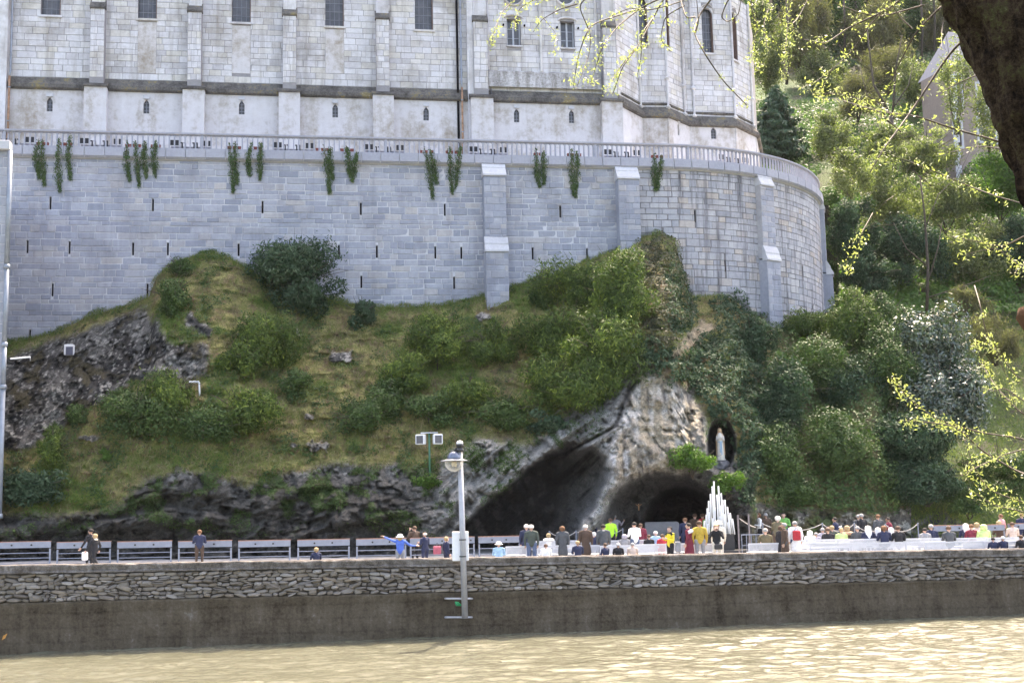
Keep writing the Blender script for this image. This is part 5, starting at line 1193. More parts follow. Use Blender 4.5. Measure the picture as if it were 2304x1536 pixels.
names = ['first', 'second', 'third', 'fourth', 'fifth', 'sixth', 'seventh', 'eighth', 'ninth', 'tenth', 'eleventh', 'twelfth', 'thirteenth', 'fourteenth', 'fifteenth', 'sixteenth', 'seventeenth', 'eighteenth', 'nineteenth', 'twentieth', 'twenty-first', 'twenty-second', 'twenty-third', 'twenty-fourth', 'twenty-fifth', 'twenty-sixth']
for i, (xa, xb, xc, y0, y1) in enumerate(strands):
    y1 = y0 + (y1 - y0) * (0.82, 1.06, 0.94, 1.12, 0.88, 1.0, 1.1)[i * 3 % 7]
    g = np.random.default_rng(500 + i); px = np.interp(np.linspace(0, 1, 40), [0, 0.5, 1], [xa, xb, xc]); py = np.linspace(y0, y1, 40)
    pts = []
    for a, b in zip(px, py):
        s_, z = terr_path.hit(a, b, 0.42); o_ = 0.42 if z > Z_COP - 0.2 else 0.14; pts.append(terr_path.P(s_, z, o_))
    pts = np.array(pts); t = thing('trailing_plant', 'trailing green plant strand over the grey wall, %s of the row counted from the drainpipe' % names[i], 'hanging plant', pts[0], 0, 'plants trailing over the wall')
    mb = MB(pts[0]); mb.tube(pts[::4], 0.018, 5); mb.build('vine', M_twig, t)
    n = 460; k = g.random(n) ** (0.6 + 0.1 * (i % 4)); P_ = np.stack([np.interp(k * 39, np.arange(40), pts[:, c]) for c in range(3)], -1); wd = 0.05 + (0.08 + 0.04 * (i * 7 % 5) / 4) * np.sin(np.clip(k * 1.15, 0, 1) * math.pi) ** 0.7 + 0.03 * (k > 0.45)
    P_ = P_ + g.normal(0, 1, (n, 3)) * wd[:, None] * [0.75, 0.35, 0.7]; 
    vs, q, tt = leaf_quads(P_ - pts[0], np.tile([0, -1, 0.2], (n, 1)), 0.17, 0.055, g, -1.2, np.clip(g.normal(0.35, 0.2, n), 0, 1)); link('foliage', fast_mesh('foliage', vs, q, False, {'tone': tt}), KIND['bush']['m'], t)
pots = [82, 92, 103, 140, 150, 160, 286, 297, 312, 344, 355, 515, 526, 537, 575, 586, 715, 727, 739, 770, 780, 792, 946, 958, 972, 1008, 1020, 1030, 1206, 1218, 1281, 1292, 1303, 1470, 1481, 1491]
mb = MB(); mb.box((0, 0, 0.125), (0.27, 0.24, 0.25), bev=0.02, top=(1, 1)); mb.box((0, 0, 0.235), (0.30, 0.27, 0.04)); pot_me = None
clus = {0: 'left strand group', }
for i, px in enumerate(pots):
    s_ = T(px, 322, 0.0)[0]; k = int(np.argmin([abs((a[1] if True else 0) - px) for a in strands])); nth = sum(1 for p in pots if p < px and int(np.argmin([abs(a[1] - p) for a in strands])) == k)
    o = thing('flower_pot', 'red flower pot behind the balusters by the %s trailing strand%s' % (names[k], ['', ', next one along', ', third along', ', fourth along'][min(nth, 3)]), 'flower pot', terr_path.P(s_, Z_FLOOR + 0.12, -0.20), float(terr_path.head(s_)), 'red pots along the balustrade')
    if pot_me is None: pot_me = mb.build('pot', M_red, o).data
    else: link('pot', pot_me, None, o)
# ================================================================== pier and long pipe at the left edge
lp = thing('stone_pier', 'pale block pier cut by the left edge of the picture', 'wall pier', at_z(2, 1240, 0.0)); o0 = np.array(lp.location)
pp_ = Path([at(-260, 340, 62.0)[:2], at(9, 700, 63.2)[:2]]); zt_ = at(5, 338, 63.2)[2]
v, f = wall_panel(pp_, 0, pp_.s[-1], -1, zt_, [], 0.1); link('core', fast_mesh('core', v - o0, f), M_mor, lp)
v2, f2 = wall_panel(Path([at(9, 700, 63.2)[:2], at(9, 700, 63.2)[:2] + np.array([-6.1, 13.5])]), 0, 14.8, -1, zt_, [], 0.1); link('side', fast_mesh('side', v2 - o0, f2), M_ash, lp)
g = np.random.default_rng(91); place_blocks(pp_, lay_courses(pp_.s[-1] - 1.6, pp_.s[-1], -0.5, zt_, (0.45, 0.62), (0.6, 1.2), 0.03, g), 'block', stone('pier_blocks', [(0.27, 0.28, 0.32), (0.33, 0.335, 0.37)], (0.25, 0.25, 0.27), 0.4, 0.2, fine=5), lp, 60, 0.05, 0.0, BV, seed=3)
mb = MB(o0); mb.box(pp_.P(pp_.s[-1] - 0.9, zt_ + 0.2, 0.0), (2.0, 0.7, 0.5), float(pp_.head(0)), 0.03); mb.build('cap_stone', M_capstone, lp)
dp = thing('drainpipe', 'tall grey drainpipe running down the rock at the left edge', 'drainpipe', at(12, 1215, 62.8)); o0 = np.array(dp.location)
P_ = [at(23, 338, 63.0), at(19, 620, 63.0), at(15, 870, 63.0)]; xx, yy = P_[0][0], P_[0][1]
Pz = [p[2] for p in P_]; zs = [P_[0][2], at(18, 600, 63.0)[2], at(16, 775, 63.0)[2], at(14, 870, 63.0)[2], at(10, 1160, 63.0)[2]]
for a, b in zip(zs[:-1], zs[1:]):
    mb = MB(o0); mb.tube([(xx, yy, b + 0.05), (xx, yy, a - 0.05)], 0.13, 12); mb.build('pipe_length', M_pipe, dp, True)
    mb = MB(o0); mb.lathe((xx, yy, b), [(0.165, -0.12), (0.175, 0.0), (0.165, 0.12)], 12); mb.build('pipe_collar', M_pipe, dp, True)
mb = MB(o0); mb.tube([(xx - 0.18, yy - 0.1, -0.1), (xx - 0.18, yy - 0.1, zs[-1] - 0.1)], 0.15, 12); mb.build('lower_pipe', M_pipe, dp, True)
M_white = plain('white_paint', (0.78, 0.78, 0.79), 0.45, 0, 0.05); M_grey = plain('grey_paint', (0.42, 0.44, 0.48), 0.45, 0.1, 0.1); M_dark = plain('dark_grille', (0.02, 0.02, 0.025), 0.6); M_greenp = plain('green_paint', (0.03, 0.12, 0.07), 0.45)
# rod bracket, floodlight and camera on the rock
def lug(px, py): return float(cliff_lookup(np.array(px), np.array(py)))
d_ = lug(60, 812); t = thing('bracket_rod', 'thin white horizontal rod sticking out beside the drainpipe', 'rod', at(66, 804, 62.9)); mb = MB(t.location); mb.tube([at(24, 807, 63.0), at(68, 803, 62.9)], 0.045, 8); mb.tube([at(68, 803, 62.9), at(68, 812, 72.6)], 0.03, 6); mb.build('rod', M_white, t)
d_ = lug(155, 800) - 0.35
t = thing('loudspeaker', 'white framed dark loudspeaker box mounted on the left rock face', 'loudspeaker', at(156, 800, d_)); mb = MB(t.location); mb.box(at(156, 787, d_), (0.52, 0.35, 0.66), 0, 0.03); mb.build('housing', M_white, t)
mb = MB(t.location); mb.box(at(156, 789, d_ - 0.19), (0.42, 0.03, 0.50), 0); mb.build('grille', plain('speaker_grille', (0.10, 0.10, 0.14), 0.6), t); mb = MB(t.location); mb.box(at(156, 787, d_ + 0.4), (0.1, 0.6, 0.1)); mb.build('bracket', M_grey, t)
d_ = lug(440, 870) - 0.4
t = thing('floodlight', 'small white angled floodlight on a short post above the left thicket', 'floodlight', at(448, 884, d_)); mb = MB(t.location); mb.box(at(437, 859, d_), (0.55, 0.2, 0.10), 0.15, 0.02); mb.build('lamp_head', M_white, t)
mb = MB(t.location); mb.tube([at(448, 860, d_), at(449, 884, d_ + 0.05), at(449, 905, d_ + 0.5)], 0.05, 7); mb.build('post', M_white, t)
# green pole with two loudspeakers
d_ = lug(966, 1066) - 0.35; b_ = at(967, 1068, d_); tp_ = at(967, 974, d_)
t = thing('speaker_pole', 'green pole on the rock carrying two loudspeakers back to back', 'pole', b_); mb = MB(b_); mb.tube([b_ - [0, 0, .3], (b_[0], b_[1], tp_[2])], 0.06, 10); mb.build('pole', M_greenp, t, True)
mb = MB(b_); mb.box((b_[0], b_[1], tp_[2] + 0.02), (0.95, 0.16, 0.06)); mb.build('crossbar', M_grey, t)
for sg in (-1, 1):
    c_ = np.array([b_[0] + sg * 0.47, b_[1] - 0.06, at(967, 988, d_)[2]]); mb = MB(b_); mb.box(c_, (0.50, 0.34, 0.56), sg * 0.28, 0.03); s_ = mb.build('loudspeaker', M_white, t)
    mb = MB(b_); mb.box(c_ + [-sg * 0.0 + 0.053 * sg, -0.18, -0.01], (0.38, 0.03, 0.43), sg * 0.28); mb.build('grille', plain('speaker_grille', (0.09, 0.09, 0.10), 0.6), s_)

# ================================================================== lamp post fixed to the river wall
def rwp(px, py, off): s_, z = river_path.hit(px, py, off); return river_path.P(s_, z, off)
Lb, Lt = rwp(1046, 1390, 0.62), None
xl, yl = Lb[0], Lb[1]; zt_ = float(at(1036, 1010, yl)[2]); zb_ = float(Lb[2])
t = thing('street_lamp', 'grey lamp post bracketed to the river wall with a globe lantern and a white box', 'street lamp', (xl, yl, zb_)); o0 = np.array(t.location); M_post = plain('grey_post_paint', (0.36, 0.36, 0.38), 0.45, 0.2, 0.08); M_black = plain('black_fitting', (0.02, 0.02, 0.022), 0.45)
mb = MB(o0); lean = -0.035; top_ = np.array([xl - 0.10, yl, zt_]); mb.tube([(xl, yl, zb_), tuple(top_)], [0.135, 0.115], 14); mb.build('pole', M_post, t, True)
mb = MB(o0); mb.lathe(top_, [(0.14, -0.12), (0.17, -0.12), (0.17, 0.02), (0.12, 0.02), (0.12, 0.10), (0.17, 0.10), (0.17, 0.20), (0.09, 0.22)], 16); mb.build('collar', M_black, t, True)
mb = MB(o0); mb.lathe(top_ + [0, 0, 0.22], [(0.15, 0), (0.15, 0.05), (0.11, 0.12), (0.03, 0.15)], 16); mb.build('camera_dome', M_white, t, True)
gc_ = np.array([at(1022, 1036, yl)[0], yl - 0.05, at(1022, 1036, yl)[2]]); rg = 0.42
mb = MB(o0); mb.lathe(gc_, [(0.58, -0.02), (0.58, 0.015), (0.40, 0.05)], 28); mb.build('brim', M_post, t, True)
mb = MB(o0); mb.lathe(gc_, [(0.30, 0.03), (0.29, 0.16), (0.23, 0.30), (0.12, 0.38), (0.05, 0.40)], 24); mb.build('lantern_top', plain('blue_grey_dome', (0.13, 0.15, 0.20), 0.25, 0.3), t, True)
mb = MB(o0); mb.tube([gc_ + [0, 0, 0.38], gc_ + [0.08, 0, 0.52], top_ + [-0.06, 0, -0.05]], 0.045, 8); mb.build('bracket_arm', M_black, t, True)
tg = NT('clear_globe'); tg.b.inputs['Base Color'].default_value = (0.9, 0.88, 0.82, 1); tg.b.inputs['Roughness'].default_value = 0.05
tb = tg.n('ShaderNodeBsdfTransparent'); fr = tg.n('ShaderNodeLayerWeight'); fr.inputs[0].default_value = 0.35; msx = tg.n('ShaderNodeMixShader'); tg.l(tg.math('ADD', tg.math('MULTIPLY', fr.outputs['Facing'], 0.75), 0.12, True), msx.inputs[0]); tg.l(tb.outputs[0], msx.inputs[1]); tg.l(tg.b.outputs[0], msx.inputs[2]); tg.l(msx.outputs[0], tg.out.inputs[0])
mb = MB(o0); mb.lathe(gc_, [(0.40, -0.03), (0.41, -0.12), (0.37, -0.26), (0.27, -0.38), (0.13, -0.45), (0.02, -0.47)], 28); mb.build('glass_globe', tg.m, t, True)
mb = MB(o0); mb.lathe(gc_, [(0.10, -0.25), (0.12, -0.12), (0.10, 0.0)], 14); mb.build('bulb', plain('frosted_bulb', (0.62, 0.52, 0.36), 0.4), t, True)
bx = at(1036, 1228, yl + 0.22); mb = MB(o0); mb.box(bx, (0.70, 0.24, 1.24), 0, 0.02); mb.build('control_box', M_white, t)
for dz in (0.28, -0.42): mb = MB(o0); mb.lathe((xl - 0.05, yl, bx[2] + dz), [(0.145, -0.025), (0.145, 0.025)], 14); mb.build('strap', M_black, t)
for py in (1346, 1388):
    for sg in (-1, 1):
        mb = MB(o0); a = rwp(1046, py, 0.60); b = rwp(1046 + sg * 14 - 3, py, 0.55); c = rwp(1004 if sg < 0 else 1060, py, 0.30); d = rwp(1002 if sg < 0 else 1062, py, 0.10)
        mb.tube([a, b, c, d], 0.045, 7); mb.build('wall_bracket', M_post, t)
lf = thing('green_bottle', 'bright green plastic scrap caught on the lamp bracket', 'litter', rwp(1029, 1357, 0.4)); mb = MB(lf.location); a = rwp(1029, 1358, 0.4); mb.tube([a + [-0.14, 0, 0.1], a, a + [0.16, 0, -0.06]], [0.02, 0.10, 0.03], 7); mb.build('scrap', plain('green_plastic', (0.02, 0.32, 0.12), 0.3), lf); mb = MB(lf.location); mb.tube([rwp(1023, 1346, 0.42), rwp(1023, 1378, 0.42)], 0.02, 5); mb.build('string', M_bark, lf)
lf = thing('dry_leaf', 'orange dry leaf stuck on the concrete at the left edge', 'leaf', rwp(10, 1432, 0.16)); mb = MB(lf.location); a = rwp(10, 1432, 0.2); mb.add([a + [-0.1, 0, -0.12], a + [0.05, -0.03, -0.05], a + [0.12, 0, 0.14], a + [-0.04, -0.03, 0.05]], [(0, 1, 2, 3)]); mb.build('blade', plain('orange_leaf', (0.55, 0.25, 0.05), 0.6), lf)

# ================================================================== barriers at the back of the promenade
M_rail = plain('pale_steel', (0.22, 0.24, 0.29), 0.4, 0.2, 0.08); M_copper = plain('rusty_edge', (0.30, 0.15, 0.11), 0.6)
def barrier(xa, xb, ytop, Dd, label, first=[None], grp='steel barriers with information ledges', rails=2):
    A_ = at(xa, ytop + 0.0, Dd); B_ = at(xb, ytop, Dd); xm = (A_[0] + B_[0]) / 2; w = B_[0] - A_[0] - 0.10; gz = gnd(xm); H = (A_[2] + B_[2]) / 2 - gz
    t = thing('barrier', label, 'barrier', (xm, Dd, gz), 0, grp)
    mb = MB(); mb.box((0, 0, H - 0.14), (w, 0.05, 0.29), M=None); mb.build('ledge_panel', M_rail, t)
    mb = MB(); mb.box((0, 0.02, H + 0.02), (w + 0.02, 0.10, 0.03)); mb.build('top_edge', M_copper, t)
    for sg in (-1, 1): mb = MB(); mb.box((sg * (w / 2 - 0.035), 0.0, (H - 0.33) / 2), (0.07, 0.06, H - 0.33)); mb.build('post', M_rail, t)
    for k in range(rails + 1): mb = MB(); mb.tube([(-w / 2 + 0.07, 0, 0.12 + k * (H - 0.5) / (rails + 0.6)), (w / 2 - 0.07, 0, 0.12 + k * (H - 0.5) / (rails + 0.6))], 0.022, 6); mb.build('rail', M_rail, t)
    for sg in (-0.17, 0.17): mb = MB(); mb.tube([(sg * w, -0.02, H - 0.14), (sg * w, -0.07, H - 0.14)], 0.045, 8); mb.build('knob', M_black, t)
    return t
xs = [(-18, 117, 1219), (126, 252, 1219), (262, 389, 1218), (399, 524, 1217), (534, 656, 1216), (667, 789, 1214), (799, 916, 1212), (920, 1033, 1210), (1040, 1070, 1208), (1074, 1172, 1207)]
dsc = ['cut by the left edge of the picture', 'behind the strolling couple', 'between the couple and the man in blue', 'behind the man in blue', 'right of the man in blue', 'behind the fair-haired seated person', 'behind the woman in bright blue', 'behind the bald man', 'hidden behind the lamp post', 'behind the white sun hat']
for (a, b, y), ds in zip(xs, dsc): barrier(a, b, y, 58.9, 'grey steel barrier with panel top, ' + ds, rails=2)
for (a, b, y, D_), ds in zip([(2098, 2188, 1182, 66), (2190, 2262, 1181, 66), (2265, 2340, 1178, 66)], ['left of the group beneath the near branches', 'behind the seated person in lime', 'cut by the right edge']): barrier(a, b, y, D_, 'white panelled barrier at far right, ' + ds, rails=1)

# ================================================================== benches
M_bench = plain('white_bench_paint', (0.55, 0.56, 0.59), 0.4, 0, 0.06)
_bm = {}
def make_bench(w):
    if w in _bm: return _bm[w]
    parts = []
    mb = MB()
    for k in range(7): pass
    parts.append(('backrest_frame', MB().box((0, -0.06, 0.84), (w, 0.04, 0.05)).box((0, -0.02, 0.50), (w, 0.03, 0.035))))
    for k in range(8): parts.append(('slat', MB().box((0, -0.05 + 0.004 * k, 0.80 - k * 0.036), (w - 0.1, 0.018, 0.026))))
    parts.append(('seat', MB().box((0, 0.22, 0.43), (w, 0.42, 0.04), bev=0.008)))
    for sx in (-1, 1):
        parts.append(('end_frame', MB().box((sx * (w / 2 - 0.03), -0.05, 0.43), (0.055, 0.055, 0.86)).box((sx * (w / 2 - 0.03), 0.2, 0.40), (0.05, 0.5, 0.04)).box((sx * (w / 2 - 0.03), 0.42, 0.2), (0.05, 0.05, 0.40))))
    parts.append(('middle_leg', MB().box((0, 0.02, 0.21), (0.05, 0.05, 0.42)).box((0, 0.38, 0.21), (0.05, 0.05, 0.42))))
    out = []
    for nm, m_ in parts:
        me = bpy.data.meshes.new(nm); me.from_pydata(m_.v, [], m_.f); me.materials.append(M_bench); out.append((nm, me))
    _bm[w] = out; return out
def bench(px, Dd, w, label, rz=0.0):
    x = float(at(px, 1240, Dd)[0]); t = thing('bench', label, 'bench', (x, Dd, gnd(x)), rz, 'white benches facing the grotto')
    for nm, me in make_bench(w): link(nm, me, None, t)
    return t
BN = [(1162, 56.5, 1.0, 'short white bench beside the light-blue sun hat'), (1256, 57, 2.0, 'white bench behind the seated woman in white'), (1338, 57, 1.6, 'white bench behind the brown coat'),
 (1412, 56.6, 2.6, 'white bench with the white-haired navy sitter at its back'), (1474, 57.5, 2.2, 'white bench left of the woman in yellow'), (1535, 58, 1.6, 'white bench behind the maroon coat'), (1592, 57.5, 1.3, 'short white bench right of the mustard jacket'),
 (1724, 57.5, 1.7, 'white bench right of the steel gate'), (1822, 58, 2.6, 'white bench right of the red backpack'), (1880, 56.8, 2.4, 'white bench behind the blonde fur-collared coat, left side'), (1978, 57.2, 2.6, 'white bench below the white-veiled sisters'),
 (2068, 57.6, 2.5, 'white bench in the middle of the right rows'), (2148, 57.4, 2.8, 'white bench beneath the dark-jacketed lone sitter'), (2228, 57.6, 2.6, 'white bench beneath the lime jacket'), (2312, 57.4, 2.6, 'white bench cut by the right edge'),
 (1850, 61, 2.8, 'back-row white bench near the chain posts'), (1950, 61.2, 2.8, 'back-row white bench under the nuns'), (2060, 61.2, 2.8, 'back-row white bench between two groups'), (2160, 61.2, 2.8, 'back-row white bench in front of the white barriers'), (2262, 61.4, 2.8, 'back-row white bench at the right edge'),
 (1245, 62, 2.4, 'back-row white bench near the left cave'), (1400, 62, 2.8, 'back-row white bench before the altar')]
for b_ in BN: bench(*b_)

# ================================================================== posts with ropes, gate, tall poles
M_rope = plain('grey_rope', (0.40, 0.37, 0.34), 0.8)
def stanchions(pts, names, hh=1.0):
    tops = []
    for (px, py, D_), nm in zip(pts, names):
        P_ = at(px, py, D_); gz = gnd(P_[0]); h_ = P_[2] - gz; t = thing('rope_post', nm, 'post', (P_[0], D_, gz), 0, 'posts carrying the rope'); mb = MB(); mb.tube([(0, 0, 0), (0, 0, h_)], 0.03, 8); mb.build('shaft', M_rail, t); mb = MB(); mb.lathe((0, 0, h_), [(0.035, -0.02), (0.05, 0.02), (0.02, 0.06)], 8); mb.build('knob', M_rail, t); mb = MB(); mb.lathe((0, 0, 0), [(0.15, 0), (0.15, 0.02), (0.04, 0.05)], 12); mb.build('foot', M_rail, t); tops.append(P_)
    return tops
def rope(a, b, sag, lab):
    t = thing('rope', lab, 'rope', a, 0, 'sagging ropes between posts'); mb = MB(a); mb.tube([a + (b - a) * k + np.array([0, 0, -sag * 4 * k * (1 - k)]) for k in np.linspace(0, 1, 9)], 0.024, 6); mb.build('cord', M_rope, t, True)
tp1 = stanchions([(1236, 1196, 65), (1296, 1195, 65), (1401, 1190, 65)], ['rope post left of the long dark coat', 'rope post between the dark coat and the brown coat', 'rope post right of the neon jacket'])
rope(tp1[0], tp1[1], 0.28, 'sagging rope behind the long dark coat'); rope(tp1[1], tp1[2], 0.35, 'sagging rope behind the brown coat')
tp2 = stanchions([(1716, 1178, 65), (1850, 1178, 65), (1922, 1178, 65), (1992, 1180, 65), (2065, 1178, 65)], ['rope post beside the grey-haired man in brown', 'rope post left of the blue striped jacket', 'rope post left of the middle nuns', 'rope post beside the maroon figure', 'tall last rope post before the white barriers'])
for i, l_ in enumerate(['rope behind the green shirt', 'rope under the blue striped jacket', 'rope behind the white veils', 'long rope up to the last post']): rope(tp2[i], tp2[i + 1], 0.38, 'sagging ' + l_)
for px, y0, lab in ((1660, 1158, 'tall thin steel pole just right of the candle stand'), (1684, 1157, 'tall thin steel pole beside the steel gate')):
    P_ = at(px, y0, 62); t = thing('steel_pole', lab, 'pole', (P_[0], 62, gnd(P_[0])), 0, 'tall poles beside the candle stand'); mb = MB(); mb.tube([(0, 0, 0), (0, 0, P_[2] - gnd(P_[0]))], 0.045, 8); mb.build('shaft', plain('brownish_steel', (0.20, 0.17, 0.17), 0.5, 0.3), t)
rope(at(1664, 1166, 62), at(1700, 1186, 64), 0.05, 'straight rope falling from the tall pole to the right')
P_ = at(1690, 1202, 60); gz = gnd(P_[0]); t = thing('steel_gate', 'low grey steel gate with vertical bars in front of the tall poles', 'gate', (P_[0], 60, gz)); h_ = P_[2] - gz; wg = 0.95
mb = MB(); mb.box((0, 0, h_), (wg, 0.05, 0.05)).box((0, 0, h_ * 0.55), (wg, 0.03, 0.03)).box((0, 0, 0.12), (wg, 0.05, 0.05)); mb.build('frame', M_rail, t)
for k in range(5): mb = MB(); mb.box((-wg / 2 + wg * k / 4, 0, h_ / 2 + 0.02), (0.035, 0.035, h_)); mb.build('bar', M_rail, t)
mb = MB(); mb.box((wg / 2 + 0.16, 0, h_ / 2), (0.26, 0.3, h_), bev=0.02); mb.build('gate_pier', M_grey, t)

# ================================================================== candle stand, altar, crucifix, statue
CD = 64.0; c_ = at(1616, 1205, CD); gz = gnd(c_[0]); t = thing('candle_stand', 'tall white candles set in a stepped pyramid on a black stand', 'candle stand', (c_[0], CD, gz)); M_wax = plain('white_wax', (0.60, 0.62, 0.62), 0.45, 0, 0.04)
zb_ = float(at(1616, 1200, CD)[2] - gz); mb = MB(); mb.box((0, 0.1, zb_ * 0.5), (1.55, 1.0, zb_), bev=0.02); mb.build('base', plain('black_stand', (0.015, 0.016, 0.018), 0.5), t)
mb = MB(); mb.box((0.5, -0.55, 0.12), (2.0, 0.5, 0.24)); mb.build('step', plain('dark_step', (0.05, 0.048, 0.046), 0.7), t)
cz = [(0, 1082), (-5, 1093), (9, 1093), (-10, 1110), (14, 1109), (-14, 1126), (21, 1124), (-18, 1142), (27, 1140), (-21, 1157), (32, 1154), (-25, 1170), (36, 1167), (3, 1112), (-3, 1140), (10, 1136), (17, 1156), (-9, 1164), (24, 1174), (-16, 1150), (14, 1124), (26, 1158), (-6, 1108), (7, 1160), (-20, 1176)]
cand = None; g = np.random.default_rng(8)
for i, (dx, py) in enumerate(cz):
    fr_ = i < 13; yo = -0.38 + 0.02 * (i % 5) if not fr_ else (-0.10 + 0.05 * (i % 3)); yo = yo if i else 0.12
    x = (dx - 4) * CD / F_PX * 1.0; zt_ = float(at(1616, py, CD)[2] - gz); tt_ = (0, 0)
    mb = MB(); sp = x * 0.12; mb.tube([(x + sp, yo, zb_ - 0.05), (x, yo, zt_)], 0.041, 8); cdl = mb.build('candle', M_wax, t, True)
    mb = MB(); mb.tube([(x, yo, zt_ - 0.01), (x, yo, zt_ + 0.05)], 0.008, 4); mb.build('wick', M_black, cdl)
mb = MB(); 
for k, w_ in enumerate((1.5, 1.2, 0.9, 0.6)): mb.box((-0.02, 0.30, zb_ + 0.35 + k * 0.55), (w_, 0.04, 0.05))
mb.build('tier_rack', M_black, t)
AD = 70.0; a_ = at(1488, 1186, AD); gz = gnd(a_[0]); zt_ = float(at(1488, 1173, AD)[2]); t = thing('altar', 'grey carved stone altar block at the grotto mouth', 'altar', (a_[0], AD, gz)); M_alt = stone('altar_stone', [(0.24, 0.24, 0.25)], (0.12, 0.12, 0.12), 0.6, 0.4, fine=6)
mb = MB(); mb.box((0, 0, (zt_ - gz) / 2), (1.95, 0.8, zt_ - gz), bev=0.08); mb.build('block', M_alt, t); mb = MB()
mb.tube([(0.55 * math.cos(q) + 0.2, -0.41, (zt_ - gz) * 0.45 + 0.3 * math.sin(q)) for q in np.linspace(0, math.pi, 9)], 0.035, 6); mb.tube([(-0.7, -0.41, (zt_ - gz) * 0.5), (-0.25, -0.41, (zt_ - gz) * 0.62), (-0.1, -0.41, 0.5)], 0.03, 6); mb.build('relief', M_alt, t)
cd_ = 69.4; c_ = at(1437, 1142, cd_); gz = gnd(c_[0]); t = thing('crucifix', 'small pale crucifix on a dark pole left of the altar', 'crucifix', (c_[0], cd_, gz)); M_flesh = plain('carved_wood', (0.42, 0.24, 0.12), 0.6)
mb = MB(); mb.tube([(0, 0, 0), (0, 0, c_[2] - gz - 0.2)], 0.025, 6); mb.build('pole', M_black, t); zc = c_[2] - gz
mb = MB(); mb.box((0, 0, zc + 0.04), (0.06, 0.04, 0.60)).box((0, 0, zc + 0.16), (0.38, 0.035, 0.05)); mb.build('cross', M_dark, t)
mb = MB(); mb.tube([(0, -0.05, zc - 0.15), (0, -0.05, zc + 0.12)], [0.03, 0.045], 6); mb.tube([(-0.17, -0.05, zc + 0.2), (0, -0.05, zc + 0.12), (0.17, -0.05, zc + 0.2)], 0.018, 5); mb.lathe((0, -0.05, zc + 0.2), [(0.01, -0.04), (0.035, 0), (0.01, 0.045)], 8); mb.build('figure', M_flesh, t)
# statue in the niche
sd_ = float(cliff_lookup(np.array(1622.), np.array(1000.))) - 1.25; b_ = at(1622, 1035, sd_); hS = float(at(1622, 961, sd_)[2] - b_[2])
t = thing('statue', 'white veiled standing statue with a pale blue sash in the rock niche', 'statue', b_); k = hS / 1.88; M_st = plain('painted_white_plaster', (0.60, 0.56, 0.50), 0.6, 0, 0.08); M_stv = plain('worn_ochre_veil', (0.52, 0.36, 0.22), 0.6, 0, 0.15); M_sash = plain('pale_blue_sash', (0.25, 0.36, 0.47), 0.6)
mb = MB(); mb.lathe((0, 0, 0), [(0.27 * k, 0), (0.28 * k, 0.06 * k), (0.25 * k, 0.08 * k)], 16, 1, 0.8); mb.build('plinth', M_st, t)
g = np.random.default_rng(1); mb = MB(); prof = [(0.23, 0.07), (0.24, 0.2), (0.225, 0.5), (0.20, 0.85), (0.165, 1.05), (0.18, 1.25), (0.19, 1.38), (0.13, 1.50), (0.06, 1.55), (0.055, 1.60)]
n = 28; vs = [((r_ + 0.012 * math.sin(7 * q + z * 3) * (1.3 - z)) * math.cos(q) * k, (r_ + 0.012 * math.sin(7 * q + z * 3) * (1.3 - z)) * 0.75 * math.sin(q) * k, z * k) for r_, z in prof for q in np.linspace(0, 2 * math.pi, n, endpoint=False)]
mb.add(vs, [(i * n + j, i * n + (j + 1) % n, (i + 1) * n + (j + 1) % n, (i + 1) * n + j) for i in range(len(prof) - 1) for j in range(n)]); mb.build('robe', M_st, t, True)
mb = MB(); mb.lathe((0, -0.02 * k, 1.69 * k), [(0.02 * k, -0.12 * k), (0.07 * k, -0.07 * k), (0.082 * k, 0), (0.07 * k, 0.07 * k), (0.02 * k, 0.11 * k)], 14, 1, 1.05); mb.tube([(0, -0.1 * k, 1.70 * k), (0, -0.125 * k, 1.675 * k), (0, -0.1 * k, 1.66 * k)], 0.011 * k, 6); mb.build('head', M_stv, t, True)
mb = MB(); vpf = [(0.02, 1.86), (0.09, 1.82), (0.12, 1.72), (0.12, 1.60), (0.20, 1.45), (0.245, 1.2), (0.25, 0.9), (0.26, 0.55), (0.27, 0.3)]
vs = [(r_ * math.cos(q) * k, (r_ * 0.8 * math.sin(q) + 0.02) * k, z * k) for r_, z in vpf for q in np.linspace(-0.75, math.pi + 0.75, 18)]; n = 18
mb.add(vs, [(i * n + j, i * n + j + 1, (i + 1) * n + j + 1, (i + 1) * n + j) for i in range(len(vpf) - 1) for j in range(n - 1)]); mb.build('veil', M_stv, t, True)
for sg in (-1, 1): mb = MB(); mb.tube([(sg * 0.17 * k, -0.03 * k, 1.38 * k), (sg * 0.20 * k, -0.11 * k, 1.12 * k), (sg * 0.05 * k, -0.19 * k, 1.24 * k), (sg * 0.012 * k, -0.20 * k, 1.34 * k)], [0.055 * k, 0.05 * k, 0.035 * k, 0.02 * k], 8); mb.build('arm', M_st, t, True)
mb = MB(); mb.tube([(-0.15 * k, -0.05 * k, 1.06 * k), (0, -0.145 * k, 1.05 * k), (0.15 * k, -0.05 * k, 1.06 * k)], 0.035 * k, 6); mb.box((-0.015 * k, -0.172 * k, 0.75 * k), (0.09 * k, 0.02 * k, 0.62 * k)); mb.box((0.045 * k, -0.170 * k, 0.68 * k), (0.06 * k, 0.02 * k, 0.74 * k)); mb.build('sash', M_sash, t)
mb = MB(b_ ); 
rk = thing('niche_ledge', 'pale rock ledge carrying the statue in the niche', 'ledge', b_ - [0, 0, 0.40]); bm = bmesh.new(); bmesh.ops.create_icosphere(bm, subdivisions=4, radius=1)
for v_ in bm.verts:
    n_ = 0.34 * float(fbm(v_.co.x * 2 + 3, v_.co.y * 2, v_.co.z * 2, 3)); v_.co = Vector((v_.co.x * (0.50 + n_), v_.co.y * (0.70 + n_) + 0.38, min(v_.co.z * 0.62, 0.40))) 
